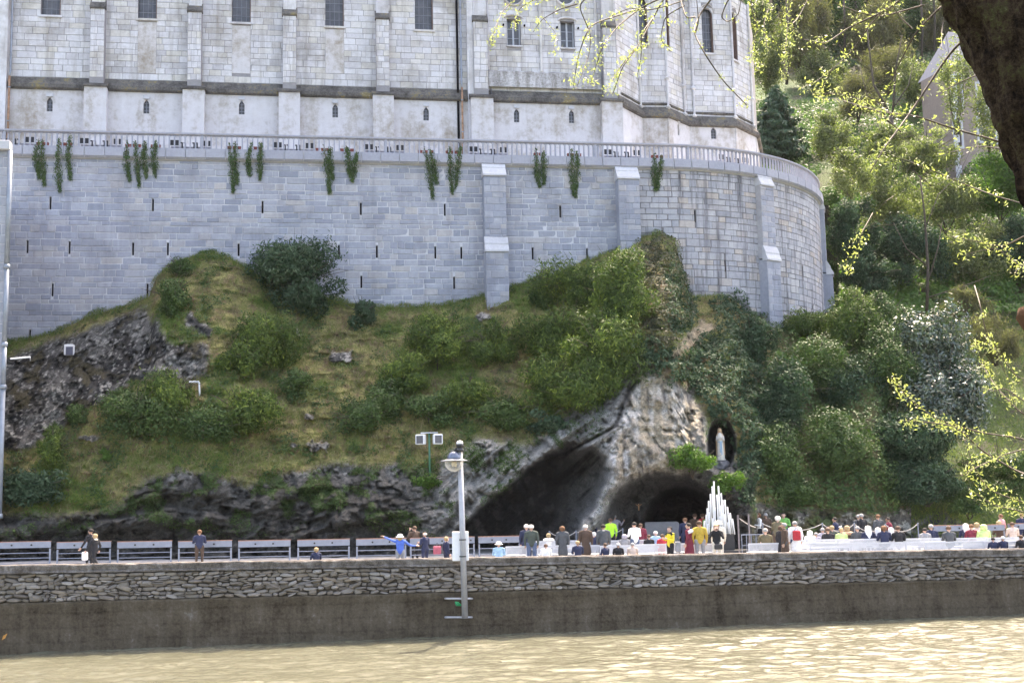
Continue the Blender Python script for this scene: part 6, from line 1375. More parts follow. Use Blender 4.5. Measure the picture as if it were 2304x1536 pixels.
me = bpy.data.meshes.new('rock'); bm.to_mesh(me); bm.free(); me.polygons.foreach_set('use_smooth', [True] * len(me.polygons)); link('rock', me, stone('ledge_rock', [(0.17, 0.165, 0.17)], (0.05, 0.05, 0.055), 0.9, 1.0, fine=3), rk)

# ================================================================== near tree at the top right with budding branches
g = np.random.default_rng(14); nt_ = thing('near_tree', 'dark leaning trunk close to the viewer at the top right with budding branches', 'tree', (5.6, 5.2, 1.6)); o0 = np.array(nt_.location)
cen = [(4.6, 5.4, -1.6 + 3.2), (4.3, 5.7, 2.8)]
ctr = [at(2650, 1120, 6.0), at(2590, 800, 6.0), at(2530, 560, 6.0), at(2464, 370, 6.0), at(2405, 205, 6.0), at(2342, 55, 6.0), at(2275, -72, 6.0), at(2190, -200, 6.0), at(2090, -320, 6.0)]
rads = [0.42, 0.38, 0.36, 0.35, 0.35, 0.35, 0.34, 0.32, 0.30]
# spline and bark relief
kk = np.linspace(0, len(ctr) - 1, 110); cp = np.stack([np.interp(kk, range(len(ctr)), [c[i] for c in ctr]) for i in range(3)], -1)
for _ in range(60): cp[1:-1] = (cp[:-2] + 2 * cp[1:-1] + cp[2:]) / 4
rr = np.interp(kk, range(len(ctr)), rads); na = 96; vs = []
tan = np.gradient(cp, axis=0); tan /= np.linalg.norm(tan, axis=1)[:, None]
sa = np.cross(tan, [0, 1.0, 0]); sa /= np.linalg.norm(sa, axis=1)[:, None]; sb = np.cross(tan, sa)
an = np.linspace(0, 2 * np.pi, na, endpoint=False); A_, K_ = np.meshgrid(an, kk)
rel = 0.075 * fbm(np.cos(A_) * 2.2, np.sin(A_) * 2.2, K_ * 0.55, 5, True) + 0.035 * fbm(np.cos(A_) * 7, np.sin(A_) * 7, K_ * 2.2, 4)
Rr_ = rr[:, None] + rel - 0.02; tv = cp[:, None, :] + sa[:, None, :] * (np.cos(A_) * Rr_)[..., None] + sb[:, None, :] * (np.sin(A_) * Rr_)[..., None]
it = np.arange(110 * na).reshape(110, na); qt = np.stack([it[:-1], np.roll(it, -1, 1)[:-1], np.roll(it, -1, 1)[1:], it[1:]], -1).reshape(-1, 4)
M_nb = worn('near_bark', [(0.36, (0.008, 0.005, 0.004)), (0.46, (0.045, 0.027, 0.017)), (0.54, (0.09, 0.058, 0.036)), (0.62, (0.11, 0.105, 0.04)), (0.70, (0.26, 0.21, 0.16))], 5.0, 0.35, 1.0)
g_ = None; link('trunk', fast_mesh('trunk', tv.reshape(-1, 3) - o0, qt, True), M_nb, nt_)
st = at(2318, 740, 6.0); mb = MB(o0); mb.tube([at(2520, 760, 6.0), at(2420, 720, 6.0), at(2330, 735, 6.0), at(2306, 705, 6.0), at(2300, 690, 6.0)], [0.12, 0.10, 0.085, 0.05, 0.02], 10); mb.build('broken_stub', stone('stub_bark', [(0.10, 0.045, 0.02)], (0.05, 0.03, 0.02), 0.5, 0.8, fine=16), nt_, True)
BR = [  # pixel polylines, distance, thickness in pixels, leafiness
 ([(2200, 60), (2140, 130), (2050, 250), (1990, 330), (1955, 390)], 6.2, 7, 0.6), ([(2310, 345), (2240, 312), (2150, 285), (2060, 262), (1980, 255), (1900, 225)], 6.6, 6, 0.9),
 ([(2300, 345), (2200, 330), (2130, 338)], 7, 4, 0.4), ([(2290, 240), (2210, 165), (2150, 190), (2110, 215)], 7, 4, 0.3), ([(2120, 20), (2060, 70), (2010, 160), (1990, 250)], 6.6, 5, 0.4),
 ([(2090, -60), (2000, 20), (1910, 60), (1860, 95), (1800, 90)], 7, 5, 0.5), ([(2080, 15), (1985, 40), (1930, 30), (1880, 5)], 7.2, 4, 0.4), ([(2140, 0), (2120, 60), (2118, 110)], 6.8, 3, 0.3),
 ([(2000, -80), (1900, -50), (1800, -30), (1700, -40), (1610, -20), (1570, 30), (1562, 75), (1590, 120), (1625, 180), (1680, 240)], 7.2, 7, 0.25), ([(1562, 75), (1575, 45), (1565, -20)], 7.2, 4, 0.1),
 ([(1562, 42), (1545, 40), (1530, -10), (1520, -60)], 7.2, 4, 0.1), ([(1680, -60), (1640, 0), (1625, 38), (1640, 45), (1665, 30), (1672, -10)], 7.4, 4, 0.15),
 ([(1600, -60), (1500, -10), (1470, 40), (1430, 110), (1400, 150), (1375, 210)], 7.6, 5, 0.8), ([(1500, -10), (1440, 20), (1380, 60), (1350, 110), (1345, 150), (1330, 190)], 7.6, 4, 1.0),
 ([(1430, 110), (1390, 165), (1362, 215)], 7.6, 3, 1.3), ([(1440, 20), (1330, 60), (1310, 90), (1298, 130), (1294, 195)], 7.8, 4, 1.0), ([(1400, -40), (1330, -20), (1300, 10), (1335, 75), (1320, 130), (1300, 190)], 7.8, 4, 0.6),
 ([(1300, 10), (1260, 20), (1220, 45), (1205, 70)], 7.8, 3, 1.0), ([(1290, -30), (1220, -10), (1165, 20), (1158, 60)], 7.8, 3, 1.2), ([(1250, -40), (1160, 0), (1130, 30), (1115, 75), (1105, 100)], 7.8, 3, 1.2),
 ([(1220, 45), (1250, 80), (1245, 125)], 7.8, 2, 1.0), ([(1590, -40), (1530, 0), (1460, 30), (1420, 20), (1370, 40)], 7.6, 4, 1.0), ([(1470, 40), (1440, 75), (1445, 130), (1432, 170)], 7.6, 3, 1.2),
 ([(1540, 10), (1500, 40), (1490, 90), (1510, 110)], 7.6, 3, 0.9), ([(1700, -60), (1690, 20), (1705, 60), (1690, 130), (1712, 160)], 8, 3, 1.5), ([(1790, -60), (1772, 0), (1775, 60), (1765, 120), (1762, 175)], 8, 3, 1.6),
 ([(1740, -60), (1735, 0), (1720, 60), (1725, 120)], 8, 3, 1.4), ([(1850, -60), (1800, 30), (1780, 60), (1800, 85)], 8, 3, 0.8), ([(1965, 480), (1945, 520), (1930, 560), (1906, 612)], 7, 2, 1.8), ([(2010, 440), (1990, 455), (1965, 480)], 7, 2, 0.2),
 ([(2330, 470), (2240, 440), (2170, 420), (2080, 380), (2020, 350)], 7.4, 4, 0.7), ([(2330, 520), (2260, 560), (2200, 545), (2140, 530)], 7.2, 4, 1.2), ([(2260, 560), (2290, 600), (2286, 620)], 7.2, 2, 1.0), ([(2330, 590), (2290, 600), (2240, 555), (2160, 575)], 7.2, 3, 1.0),
 ([(2195, 640), (2205, 680), (2215, 740), (2260, 830), (2300, 910)], 7.6, 3, 0.5), ([(2380, 960), (2300, 930), (2240, 870), (2210, 820), (2195, 760)], 7.4, 4, 1.0), ([(2360, 1010), (2290, 985), (2200, 970), (2100, 940), (2040, 895), (2005, 850)], 7.2, 5, 1.2),
 ([(2360, 1090), (2280, 1060), (2210, 1010), (2150, 960), (2080, 945), (2020, 945)], 7.2, 5, 1.1), ([(2350, 1150), (2290, 1130), (2220, 1100), (2190, 1050), (2170, 990)], 7.2, 4, 1.2), ([(2340, 1000), (2270, 1020), (2190, 1060), (2160, 1065)], 7, 4, 1.2),
 ([(2350, 850), (2290, 850), (2240, 790), (2215, 750)], 7.6, 3, 1.2), ([(2300, 900), (2260, 870), (2235, 880), (2205, 870)], 7.4, 3, 1.0), ([(2360, 1180), (2300, 1155), (2240, 1140), (2180, 1100)], 7, 4, 1.5), ([(2000, 10), (1960, 60), (1920, 120), (1840, 180), (1800, 200)], 7.4, 3, 0.9),
 ([(1880, 150), (1835, 215), (1870, 235)], 7.4, 2, 1.2), ([(2030, 300), (1960, 240), (1900, 210), (1820, 208)], 7.2, 3, 1.3), ([(2050, 60), (2020, 30), (1990, -20)], 7, 4, 0.3)]
tv_, tq_, tt_ = [], [], []; nq = 0; P_all, N_all = [], []
for i, (pl, D_, w_, lf_) in enumerate(BR):
    W_ = [at(p[0] + g.normal(0, 3), p[1] + g.normal(0, 3), D_ + 0.25 * math.sin(k_ * 1.3 + i)) for k_, p in enumerate(pl)]
    kk2 = np.linspace(0, len(W_) - 1, 6 * len(W_)); cpp = np.stack([np.interp(kk2, range(len(W_)), [c[j] for c in W_]) for j in range(3)], -1)
    for _ in range(4): cpp[1:-1] = (cpp[:-2] + 2 * cpp[1:-1] + cpp[2:]) / 4
    r0 = w_ / 2 * D_ / F_PX; mb = MB(o0); mb.tube(cpp, list(np.linspace(r0, r0 * 0.35, len(cpp))), 6); mb.build('branch', M_twig, nt_, True)
    L_ = sum(np.hypot(b[0] - a[0], b[1] - a[1]) for a, b in zip(pl[:-1], pl[1:])); ns = int(L_ * lf_ / 9.0)
    for _ in range(ns):
        u_ = g.uniform(0.12, 1) ** 0.8 * (len(cpp) - 1); j = int(min(u_, len(cpp) - 2)); c_ = cpp[j] + (cpp[j + 1] - cpp[j]) * (u_ - j) + g.normal(0, 0.014, 3)
        nl = g.integers(3, 8); P_all.append(c_ + g.normal(0, 0.016, (nl, 3))); N_all.append(g.normal(size=(nl, 3)))
P_all = np.concatenate(P_all); N_all = np.concatenate(N_all); n = len(P_all)
vs, q, tt = leaf_quads(P_all - o0, N_all, 0.022, 0.009, g, -0.3, np.clip(g.normal(0.55, 0.2, n), 0, 1)); KIND['spring']['m2'] = leaf_mat('near_spring_leaves', [(0.0, (0.18, 0.185, 0.07)), (0.5, (0.32, 0.31, 0.14)), (1.0, (0.50, 0.48, 0.30))], 0.4, 0.4, 0.4)
link('foliage', fast_mesh('foliage', vs, q, False, {'tone': tt}), KIND['spring']['m2'], nt_)
# ================================================================== people
def capsule(p0, p1, r0, r1, sy=1.0, n=14, m=5):
    """swept cone with round ends; sy flattens it front to back"""
    p0, p1 = np.array(p0, float), np.array(p1, float); d = p1 - p0; L_ = np.linalg.norm(d); d = d / L_ if L_ > 1e-6 else np.array([0, 0, 1.0])
    a = np.cross(d, [0, 1, 0]) if abs(d[1]) < 0.9 else np.cross(d, [1, 0, 0]); a /= np.linalg.norm(a); b = np.cross(d, a)
    vs, rings = [], []
    for i in range(m + 1): t_ = -math.pi / 2 + math.pi / 2 * i / m; rings.append((p0 + d * math.sin(t_) * r0, max(1e-3, math.cos(t_) * r0)))
    for i in range(m + 1): t_ = math.pi / 2 * i / m; rings.append((p1 + d * math.sin(t_) * r1, max(1e-3, math.cos(t_) * r1)))
    for c, r_ in rings:
        for k in range(n):
            q = 2 * math.pi * k / n; o = a * math.cos(q) * r_ + b * math.sin(q) * r_; o = o * np.array([1, sy, 1]); vs.append(c + o)
    N = len(rings); fs = [(i * n + k, i * n + (k + 1) % n, (i + 1) * n + (k + 1) % n, (i + 1) * n + k) for i in range(N - 1) for k in range(n)]
    fs += [tuple(range(n))[::-1], tuple((N - 1) * n + k for k in range(n))]; return vs, fs
def hand(w, d, curl, prims):            # palm, four fingers of unequal length and a thumb, for a hand at wrist w pointing along d
    w, d = np.array(w, float), np.array(d, float); d /= np.linalg.norm(d); s = np.cross(d, [1, 0, 0.01]); s /= np.linalg.norm(s); c_ = np.cross(d, s)
    prims.append((w, w + d * 0.075, 0.026, 0.034, 0.9, 0))
    for i, ln in enumerate((0.070, 0.080, 0.074, 0.056)):
        b = w + d * 0.085 + s * (i - 1.5) * 0.024; k1 = b + d * ln * 0.5 + c_ * curl * 0.012; k2 = k1 + d * ln * 0.45 + c_ * curl * 0.03; prims.append((b, k1, 0.0115, 0.0105, 1, 0)); prims.append((k1, k2, 0.0105, 0.009, 1, 0))
    b = w + d * 0.03 - s * 0.03; prims.append((b, b - s * 0.035 + d * 0.035, 0.014, 0.012, 1, 0)); prims.append((b - s * 0.035 + d * 0.035, b - s * 0.04 + d * 0.065, 0.012, 0.010, 1, 0))
SK, TOPC, BOT_, SHOE = 0, 1, 2, 3
def body_prims(pose):
    P_ = []; sit = pose.startswith('sit'); coat = 'coat' in pose
    zb = 0.50 if sit else 0.93; bulk = 1.12 if coat else 1.0
    lean = {'lean': 0.16}.get(pose, 0.04 if sit else 0.0)
    # legs
    for sg in (-1, 1):
        hip = np.array([sg * 0.095, 0, zb])
        if sit: kn = np.array([sg * 0.12, 0.44, 0.48]); an = np.array([sg * 0.12, 0.46, 0.09])
        elif pose == 'walk': kn = np.array([sg * 0.10, 0.10 + sg * 0.16, 0.50]); an = np.array([sg * 0.10, sg * 0.28 - 0.04, 0.10 if sg > 0 else 0.14])
        else: kn = np.array([sg * 0.11, 0.02, 0.50]); an = np.array([sg * 0.12, -0.01, 0.09])
        P_ += [(hip, kn, 0.098, 0.066, 1, BOT_), (kn, an, 0.064, 0.045, 1, BOT_), (an + [0, -0.03, -0.04], an + [sg * 0.02, 0.15, -0.05], 0.045, 0.036, 1, SHOE)]
    # trunk
    def tr(z): return lean * (z - zb) / 0.6
    ch = zb + 0.34; sh = zb + 0.50
    P_ += [((0, tr(zb), zb + 0.02), (0, tr(zb + .2), zb + 0.20), 0.165 * bulk, 0.150 * bulk, 0.72, TOPC if not pose == 'trou' else BOT_), ((0, tr(zb + .18), zb + 0.18), (0, tr(ch), ch + 0.03), 0.150 * bulk, 0.178 * bulk, 0.68, TOPC),
           ((-0.115, tr(sh), sh - 0.02), (0.115, tr(sh), sh - 0.02), 0.088 * bulk, 0.088 * bulk, 0.85, TOPC), ((0, tr(sh), sh), (0, tr(sh) + 0.01, sh + 0.09), 0.062, 0.052, 1, SK), ((-.055, tr(sh), sh + .035), (.055, tr(sh), sh + .035), 0.05, 0.05, 1, TOPC)]
    if coat and not sit: P_ += [((0, 0, zb + 0.05), (0, 0, 0.52), 0.175, 0.20, 0.78, TOPC)]
    if pose == 'dress': P_ += [((0, 0, zb + 0.05), (0, 0, 0.40), 0.16, 0.22, 0.85, TOPC)]
    # head with brow, nose, chin, lips and ears
    hc = np.array([0, tr(sh) + 0.02, sh + 0.185])
    P_ += [(hc + [0, -0.012, 0.018], hc + [0, 0.008, 0.022], 0.086, 0.080, 1.12, SK), (hc + [0, 0.02, -0.055], hc + [0, 0.028, -0.07], 0.055, 0.042, 1.1, SK), (hc + [0, 0.088, 0.012], hc + [0, 0.106, -0.014], 0.010, 0.014, 1, SK),
           (hc + [-0.014, 0.083, -0.046], hc + [0.014, 0.083, -0.046], 0.010, 0.010, 1, SK), (hc + [-0.03, 0.078, 0.035], hc + [0.03, 0.078, 0.035], 0.014, 0.014, 1, SK), (hc + [-0.086, -0.005, 0.01], hc + [-0.088, -0.012, -0.02], 0.014, 0.010, 1, SK), (hc + [0.086, -0.005, 0.01], hc + [0.088, -0.012, -0.02], 0.014, 0.010, 1, SK)]
    # arms
    for sg in (-1, 1):
        s0 = np.array([sg * 0.185, tr(sh), sh - 0.03])
        if sit: e_ = s0 + [sg * 0.05, 0.06, -0.27]; w_ = e_ + [-sg * 0.10, 0.24, -0.02]
        elif pose == 'camera': e_ = s0 + [sg * 0.07, 0.12, -0.24]; w_ = np.array([sg * 0.07, 0.26, sh + 0.10])
        elif pose == 'point': e_, w_ = (s0 + [-0.24, 0.05, 0.12], s0 + [-0.46, 0.08, 0.24]) if sg < 0 else (s0 + [0.22, 0.10, -0.20], s0 + [0.44, 0.16, -0.22])
        elif pose in ('hold', 'lean'): e_ = s0 + [sg * 0.06, 0.04, -0.28]; w_ = e_ + [-sg * 0.12, 0.20, 0.06]
        elif pose == 'reach': e_, w_ = (s0 + [sg * 0.06, 0.03, -0.28], s0 + [sg * 0.08, 0.12, -0.50]) if sg < 0 else (s0 + [0.10, 0.18, -0.18], s0 + [0.22, 0.36, -0.02])
        elif pose == 'walk': e_ = s0 + [sg * 0.05, -sg * 0.10, -0.27]; w_ = e_ + [0, 0.10 - sg * 0.05, -0.23]
        else: e_ = s0 + [sg * 0.055, -0.03, -0.29]; w_ = e_ + [-sg * 0.01, 0.07, -0.25]
        P_ += [(s0, e_, 0.066 * bulk, 0.050 * bulk, 1, TOPC), (e_, w_ - (w_ - e_) * 0.08, 0.048 * bulk, 0.036 * bulk, 1, TOPC)]; hp = []; hand(w_, w_ - e_, 1.0, hp); P_ += hp
    return P_, hc
_bodies = {}
def body_mesh(pose):
    if pose in _bodies: return _bodies[pose]
    prims, hc = body_prims(pose); vs, fs = [], []
    for (a, b, r0, r1, sy, lb) in prims:
        v, f = capsule(a, b, r0, r1, sy); n = len(vs); vs += [tuple(x) for x in v]; fs += [tuple(n + i for i in q) for q in f]
    me = bpy.data.meshes.new('tmp'); me.from_pydata(vs, [], fs); o = bpy.data.objects.new('tmp', me); col.objects.link(o)
    md = o.modifiers.new('r', 'REMESH'); md.mode = 'VOXEL'; md.voxel_size = 0.0115; m2 = o.modifiers.new('s', 'SMOOTH'); m2.iterations = 3; m2.factor = 0.5; m3 = o.modifiers.new('d', 'DECIMATE'); m3.ratio = 0.35
    dg = bpy.context.evaluated_depsgraph_get(); out = bpy.data.meshes.new_from_object(o.evaluated_get(dg)); out.name = 'body'; bpy.data.objects.remove(o)
    n = len(out.polygons); ct = np.zeros(n * 3); out.polygons.foreach_get('center', ct); ct = ct.reshape(-1, 3); best = np.full(n, 1e9); lab = np.zeros(n, int)
    for (a, b, r0, r1, sy, lb) in prims:
        a, b = np.array(a, float), np.array(b, float); d = b - a; t_ = np.clip(((ct - a) @ d) / (d @ d + 1e-9), 0, 1); q = ct - (a + d * t_[:, None]); q[:, 1] /= sy; ds = np.linalg.norm(q, axis=1) - (r0 + (r1 - r0) * t_); k = ds < best; best[k] = ds[k]; lab[k] = lb
    for _ in range(4): out.materials.append(None)
    out.polygons.foreach_set('material_index', lab.astype(np.int32)); out.polygons.foreach_set('use_smooth', np.ones(n, bool)); out.update()
    _bodies[pose] = (out, hc); return _bodies[pose]
_hair = {}
def hair_mesh(kind):
    if kind in _hair: return _hair[kind]
    g = np.random.default_rng(hash(kind) % 1000 if False else len(kind)); bm = bmesh.new(); bmesh.ops.create_uvsphere(bm, u_segments=22, v_segments=16, radius=1.0)
    kill = []
    for v in bm.verts:
        x, y, z = v.co; nz = 0.05 * float(fbm(x * 3, y * 3, z * 3, 3)); r_ = 1 + nz
        X, Y, Z = x * 0.098 * r_, y * 0.112 * r_ - 0.012, z * 0.108 * r_ + 0.035
        face = (y > 0.15 and z < 0.55)
        if kind == 'short': 
            if face or z < -0.55: X *= 0.7; Y = Y * 0.6 - 0.02; Z = max(Z, -0.03) * 0.7
        elif kind == 'bald':
            if face or z > 0.25 or z < -0.6: X *= 0.72; Y = Y * 0.7 - 0.01; Z = Z * 0.55 + 0.0
        elif kind == 'bob':
            X *= 1.12; Y = Y * 1.08 - 0.005
            if y > 0.35 and z < 0.5: Y = Y * 0.5 - 0.02; X *= 0.8
            if z < -0.2: Z -= 0.035
        elif kind == 'long':
            X *= 1.10
            if y > 0.3 and z < 0.5: Y = Y * 0.4 - 0.03; X *= 0.8
            if z < -0.1: Z = Z - 0.10 * (-z) - 0.03; Y -= 0.02
        elif kind == 'curly':
            q = 0.10 * float(fbm(x * 6, y * 6, z * 6, 2)); X *= 1.18 + q; Z = Z * (1.12 + q) ; Y *= 1.08
            if y > 0.35 and z < 0.5: Y = Y * 0.5 - 0.02; X *= 0.75
        elif kind == 'veil':
            X *= 1.15; Y *= 1.12
            if y > 0.3 and z < 0.45: Y = Y * 0.5 - 0.03
            if z < 0.1: Z -= 0.42 * (0.1 - z) * (1 if y < 0.3 else 0.4); X *= 1 + 0.45 * (0.1 - z); Y -= 0.06 * (0.1 - z)
        elif kind == 'hood':
            X *= 1.3; Y = Y * 1.2 - 0.02; 
            if y > 0.4 and z < 0.5: Y = Y * 0.5 - 0.02
            if z < -0.2: Z -= 0.06; X *= 1.2
        v.co = (X, Y, Z)
    me = bpy.data.meshes.new('hair'); bm.to_mesh(me); bm.free(); me.polygons.foreach_set('use_smooth', [True] * len(me.polygons)); me.materials.append(None); _hair[kind] = me; return me
def hat_mesh():
    if 'hat' in _hair: return _hair['hat']
    mb = MB(); mb.lathe((0, -0.01, 0.045), [(0.17, -0.035), (0.175, -0.028), (0.112, 0.0), (0.108, 0.06), (0.085, 0.095), (0.03, 0.11)], 22, 1, 1.08); me = bpy.data.meshes.new('hat'); me.from_pydata(mb.v, [], mb.f); me.materials.append(None); _hair['hat'] = me; return me
SKIN = [(0.50, 0.30, 0.21), (0.55, 0.34, 0.25), (0.42, 0.25, 0.17), (0.58, 0.36, 0.28)]
K = dict(white=(0.78, 0.77, 0.76), cream=(0.66, 0.60, 0.50), grey=(0.26, 0.26, 0.27), dgrey=(0.07, 0.075, 0.08), black=(0.012, 0.012, 0.015), navy=(0.018, 0.024, 0.06), blue=(0.07, 0.15, 0.52), lblue=(0.33, 0.50, 0.66), brown=(0.075, 0.045, 0.03),
         olive=(0.12, 0.10, 0.055), dgreen=(0.045, 0.06, 0.05), maroon=(0.17, 0.018, 0.035), red=(0.45, 0.03, 0.04), neon=(0.45, 0.85, 0.05), lime=(0.50, 0.62, 0.25), green=(0.13, 0.36, 0.08), yellow=(0.72, 0.58, 0.04), must=(0.52, 0.35, 0.05), beige=(0.60, 0.46, 0.38), jeans=(0.07, 0.10, 0.17), tan=(0.27, 0.20, 0.12), lilac=(0.38, 0.36, 0.42),
         hwhite=(0.62, 0.60, 0.58), hgrey=(0.30, 0.29, 0.28), hblond=(0.38, 0.27, 0.14), hginger=(0.16, 0.075, 0.035), hbrown=(0.09, 0.05, 0.03), hdark=(0.018, 0.014, 0.012), pink=(0.6, 0.3, 0.3))
def set_mat(o, i, m): s = o.material_slots[i]; s.link = 'OBJECT'; s.material = m
_np = [0]
def person(px, py, Dd, pose, top, bot, hair, hcol, label, face=0.0, height=None, hat=None, group='pilgrims at the grotto', skin=None, wide=1.2):
    """px, py = top of the head in the picture; face = turn away from looking at the rock (degrees)"""
    me, hc = body_mesh(pose); htop = hc[2] + 0.115 + (0.03 if hat or hair in ('veil', 'curly') else 0.0)
    dmin = RW0[1] + (RW1[1] - RW0[1]) * ((px - 1152) / F_PX * 55 - RW0[0]) / (RW1[0] - RW0[0]) + 1.0; Dd = max(Dd, dmin)
    P_ = at(px, py, Dd); gz = gnd(P_[0]); H = P_[2] - gz
    sc_ = H / htop
    if sc_ > 1.15 or sc_ < 0.86:        # keep human size: move along the ray instead
        tgt = 1.12 if sc_ > 1 else 0.90
        for _ in range(30):
            P_ = at(px, py, Dd); gz = gnd(P_[0]); sc_ = (P_[2] - gz) / htop
            if abs(sc_ - tgt) < 0.005: break
            Dd = min(69.5, max(dmin, Dd + (sc_ - tgt) * htop * F_PX / max(40, (py + 0.022 * (px - 1152) - 1100)) * 0.5))
        sc_ = min(1.15, max(0.80, sc_))
    r_ = thing('person', label, 'person', (P_[0], P_[1], gz), R(face), group, (sc_ * wide, sc_ * wide, sc_))
    o = link('body', me, None, r_); sk = skin if skin is not None else SKIN[_np[0] % 4]; _np[0] += 1
    for i, c in enumerate((sk, K[top], K[bot], (0.02, 0.018, 0.016))): set_mat(o, i, cloth(c) if i else skin_mat(c))
    if hair:
        h = link('hair' if hair != 'veil' else 'veil', hair_mesh(hair), None, r_, hc); set_mat(h, 0, cloth(K[hcol]))
    if hat: h = link('hat', hat_mesh(), None, r_, hc + [0, 0, 0.0]); set_mat(h, 0, cloth(K[hat]))
    mb = MB()
    for sg in (-1, 1): mb.lathe((sg * 0.030, 0.083, 0.012), [(0.003, -0.008), (0.009, 0), (0.003, 0.008)], 8)
    e = mb.build('eyes', M_black, r_, loc=hc); return r_
def skin_mat(c):
    k = ('s',) + c
    if k not in _mc: _mc[k] = plain('skin', c, 0.5, 0, 0.06, 5)
    return _mc[k]
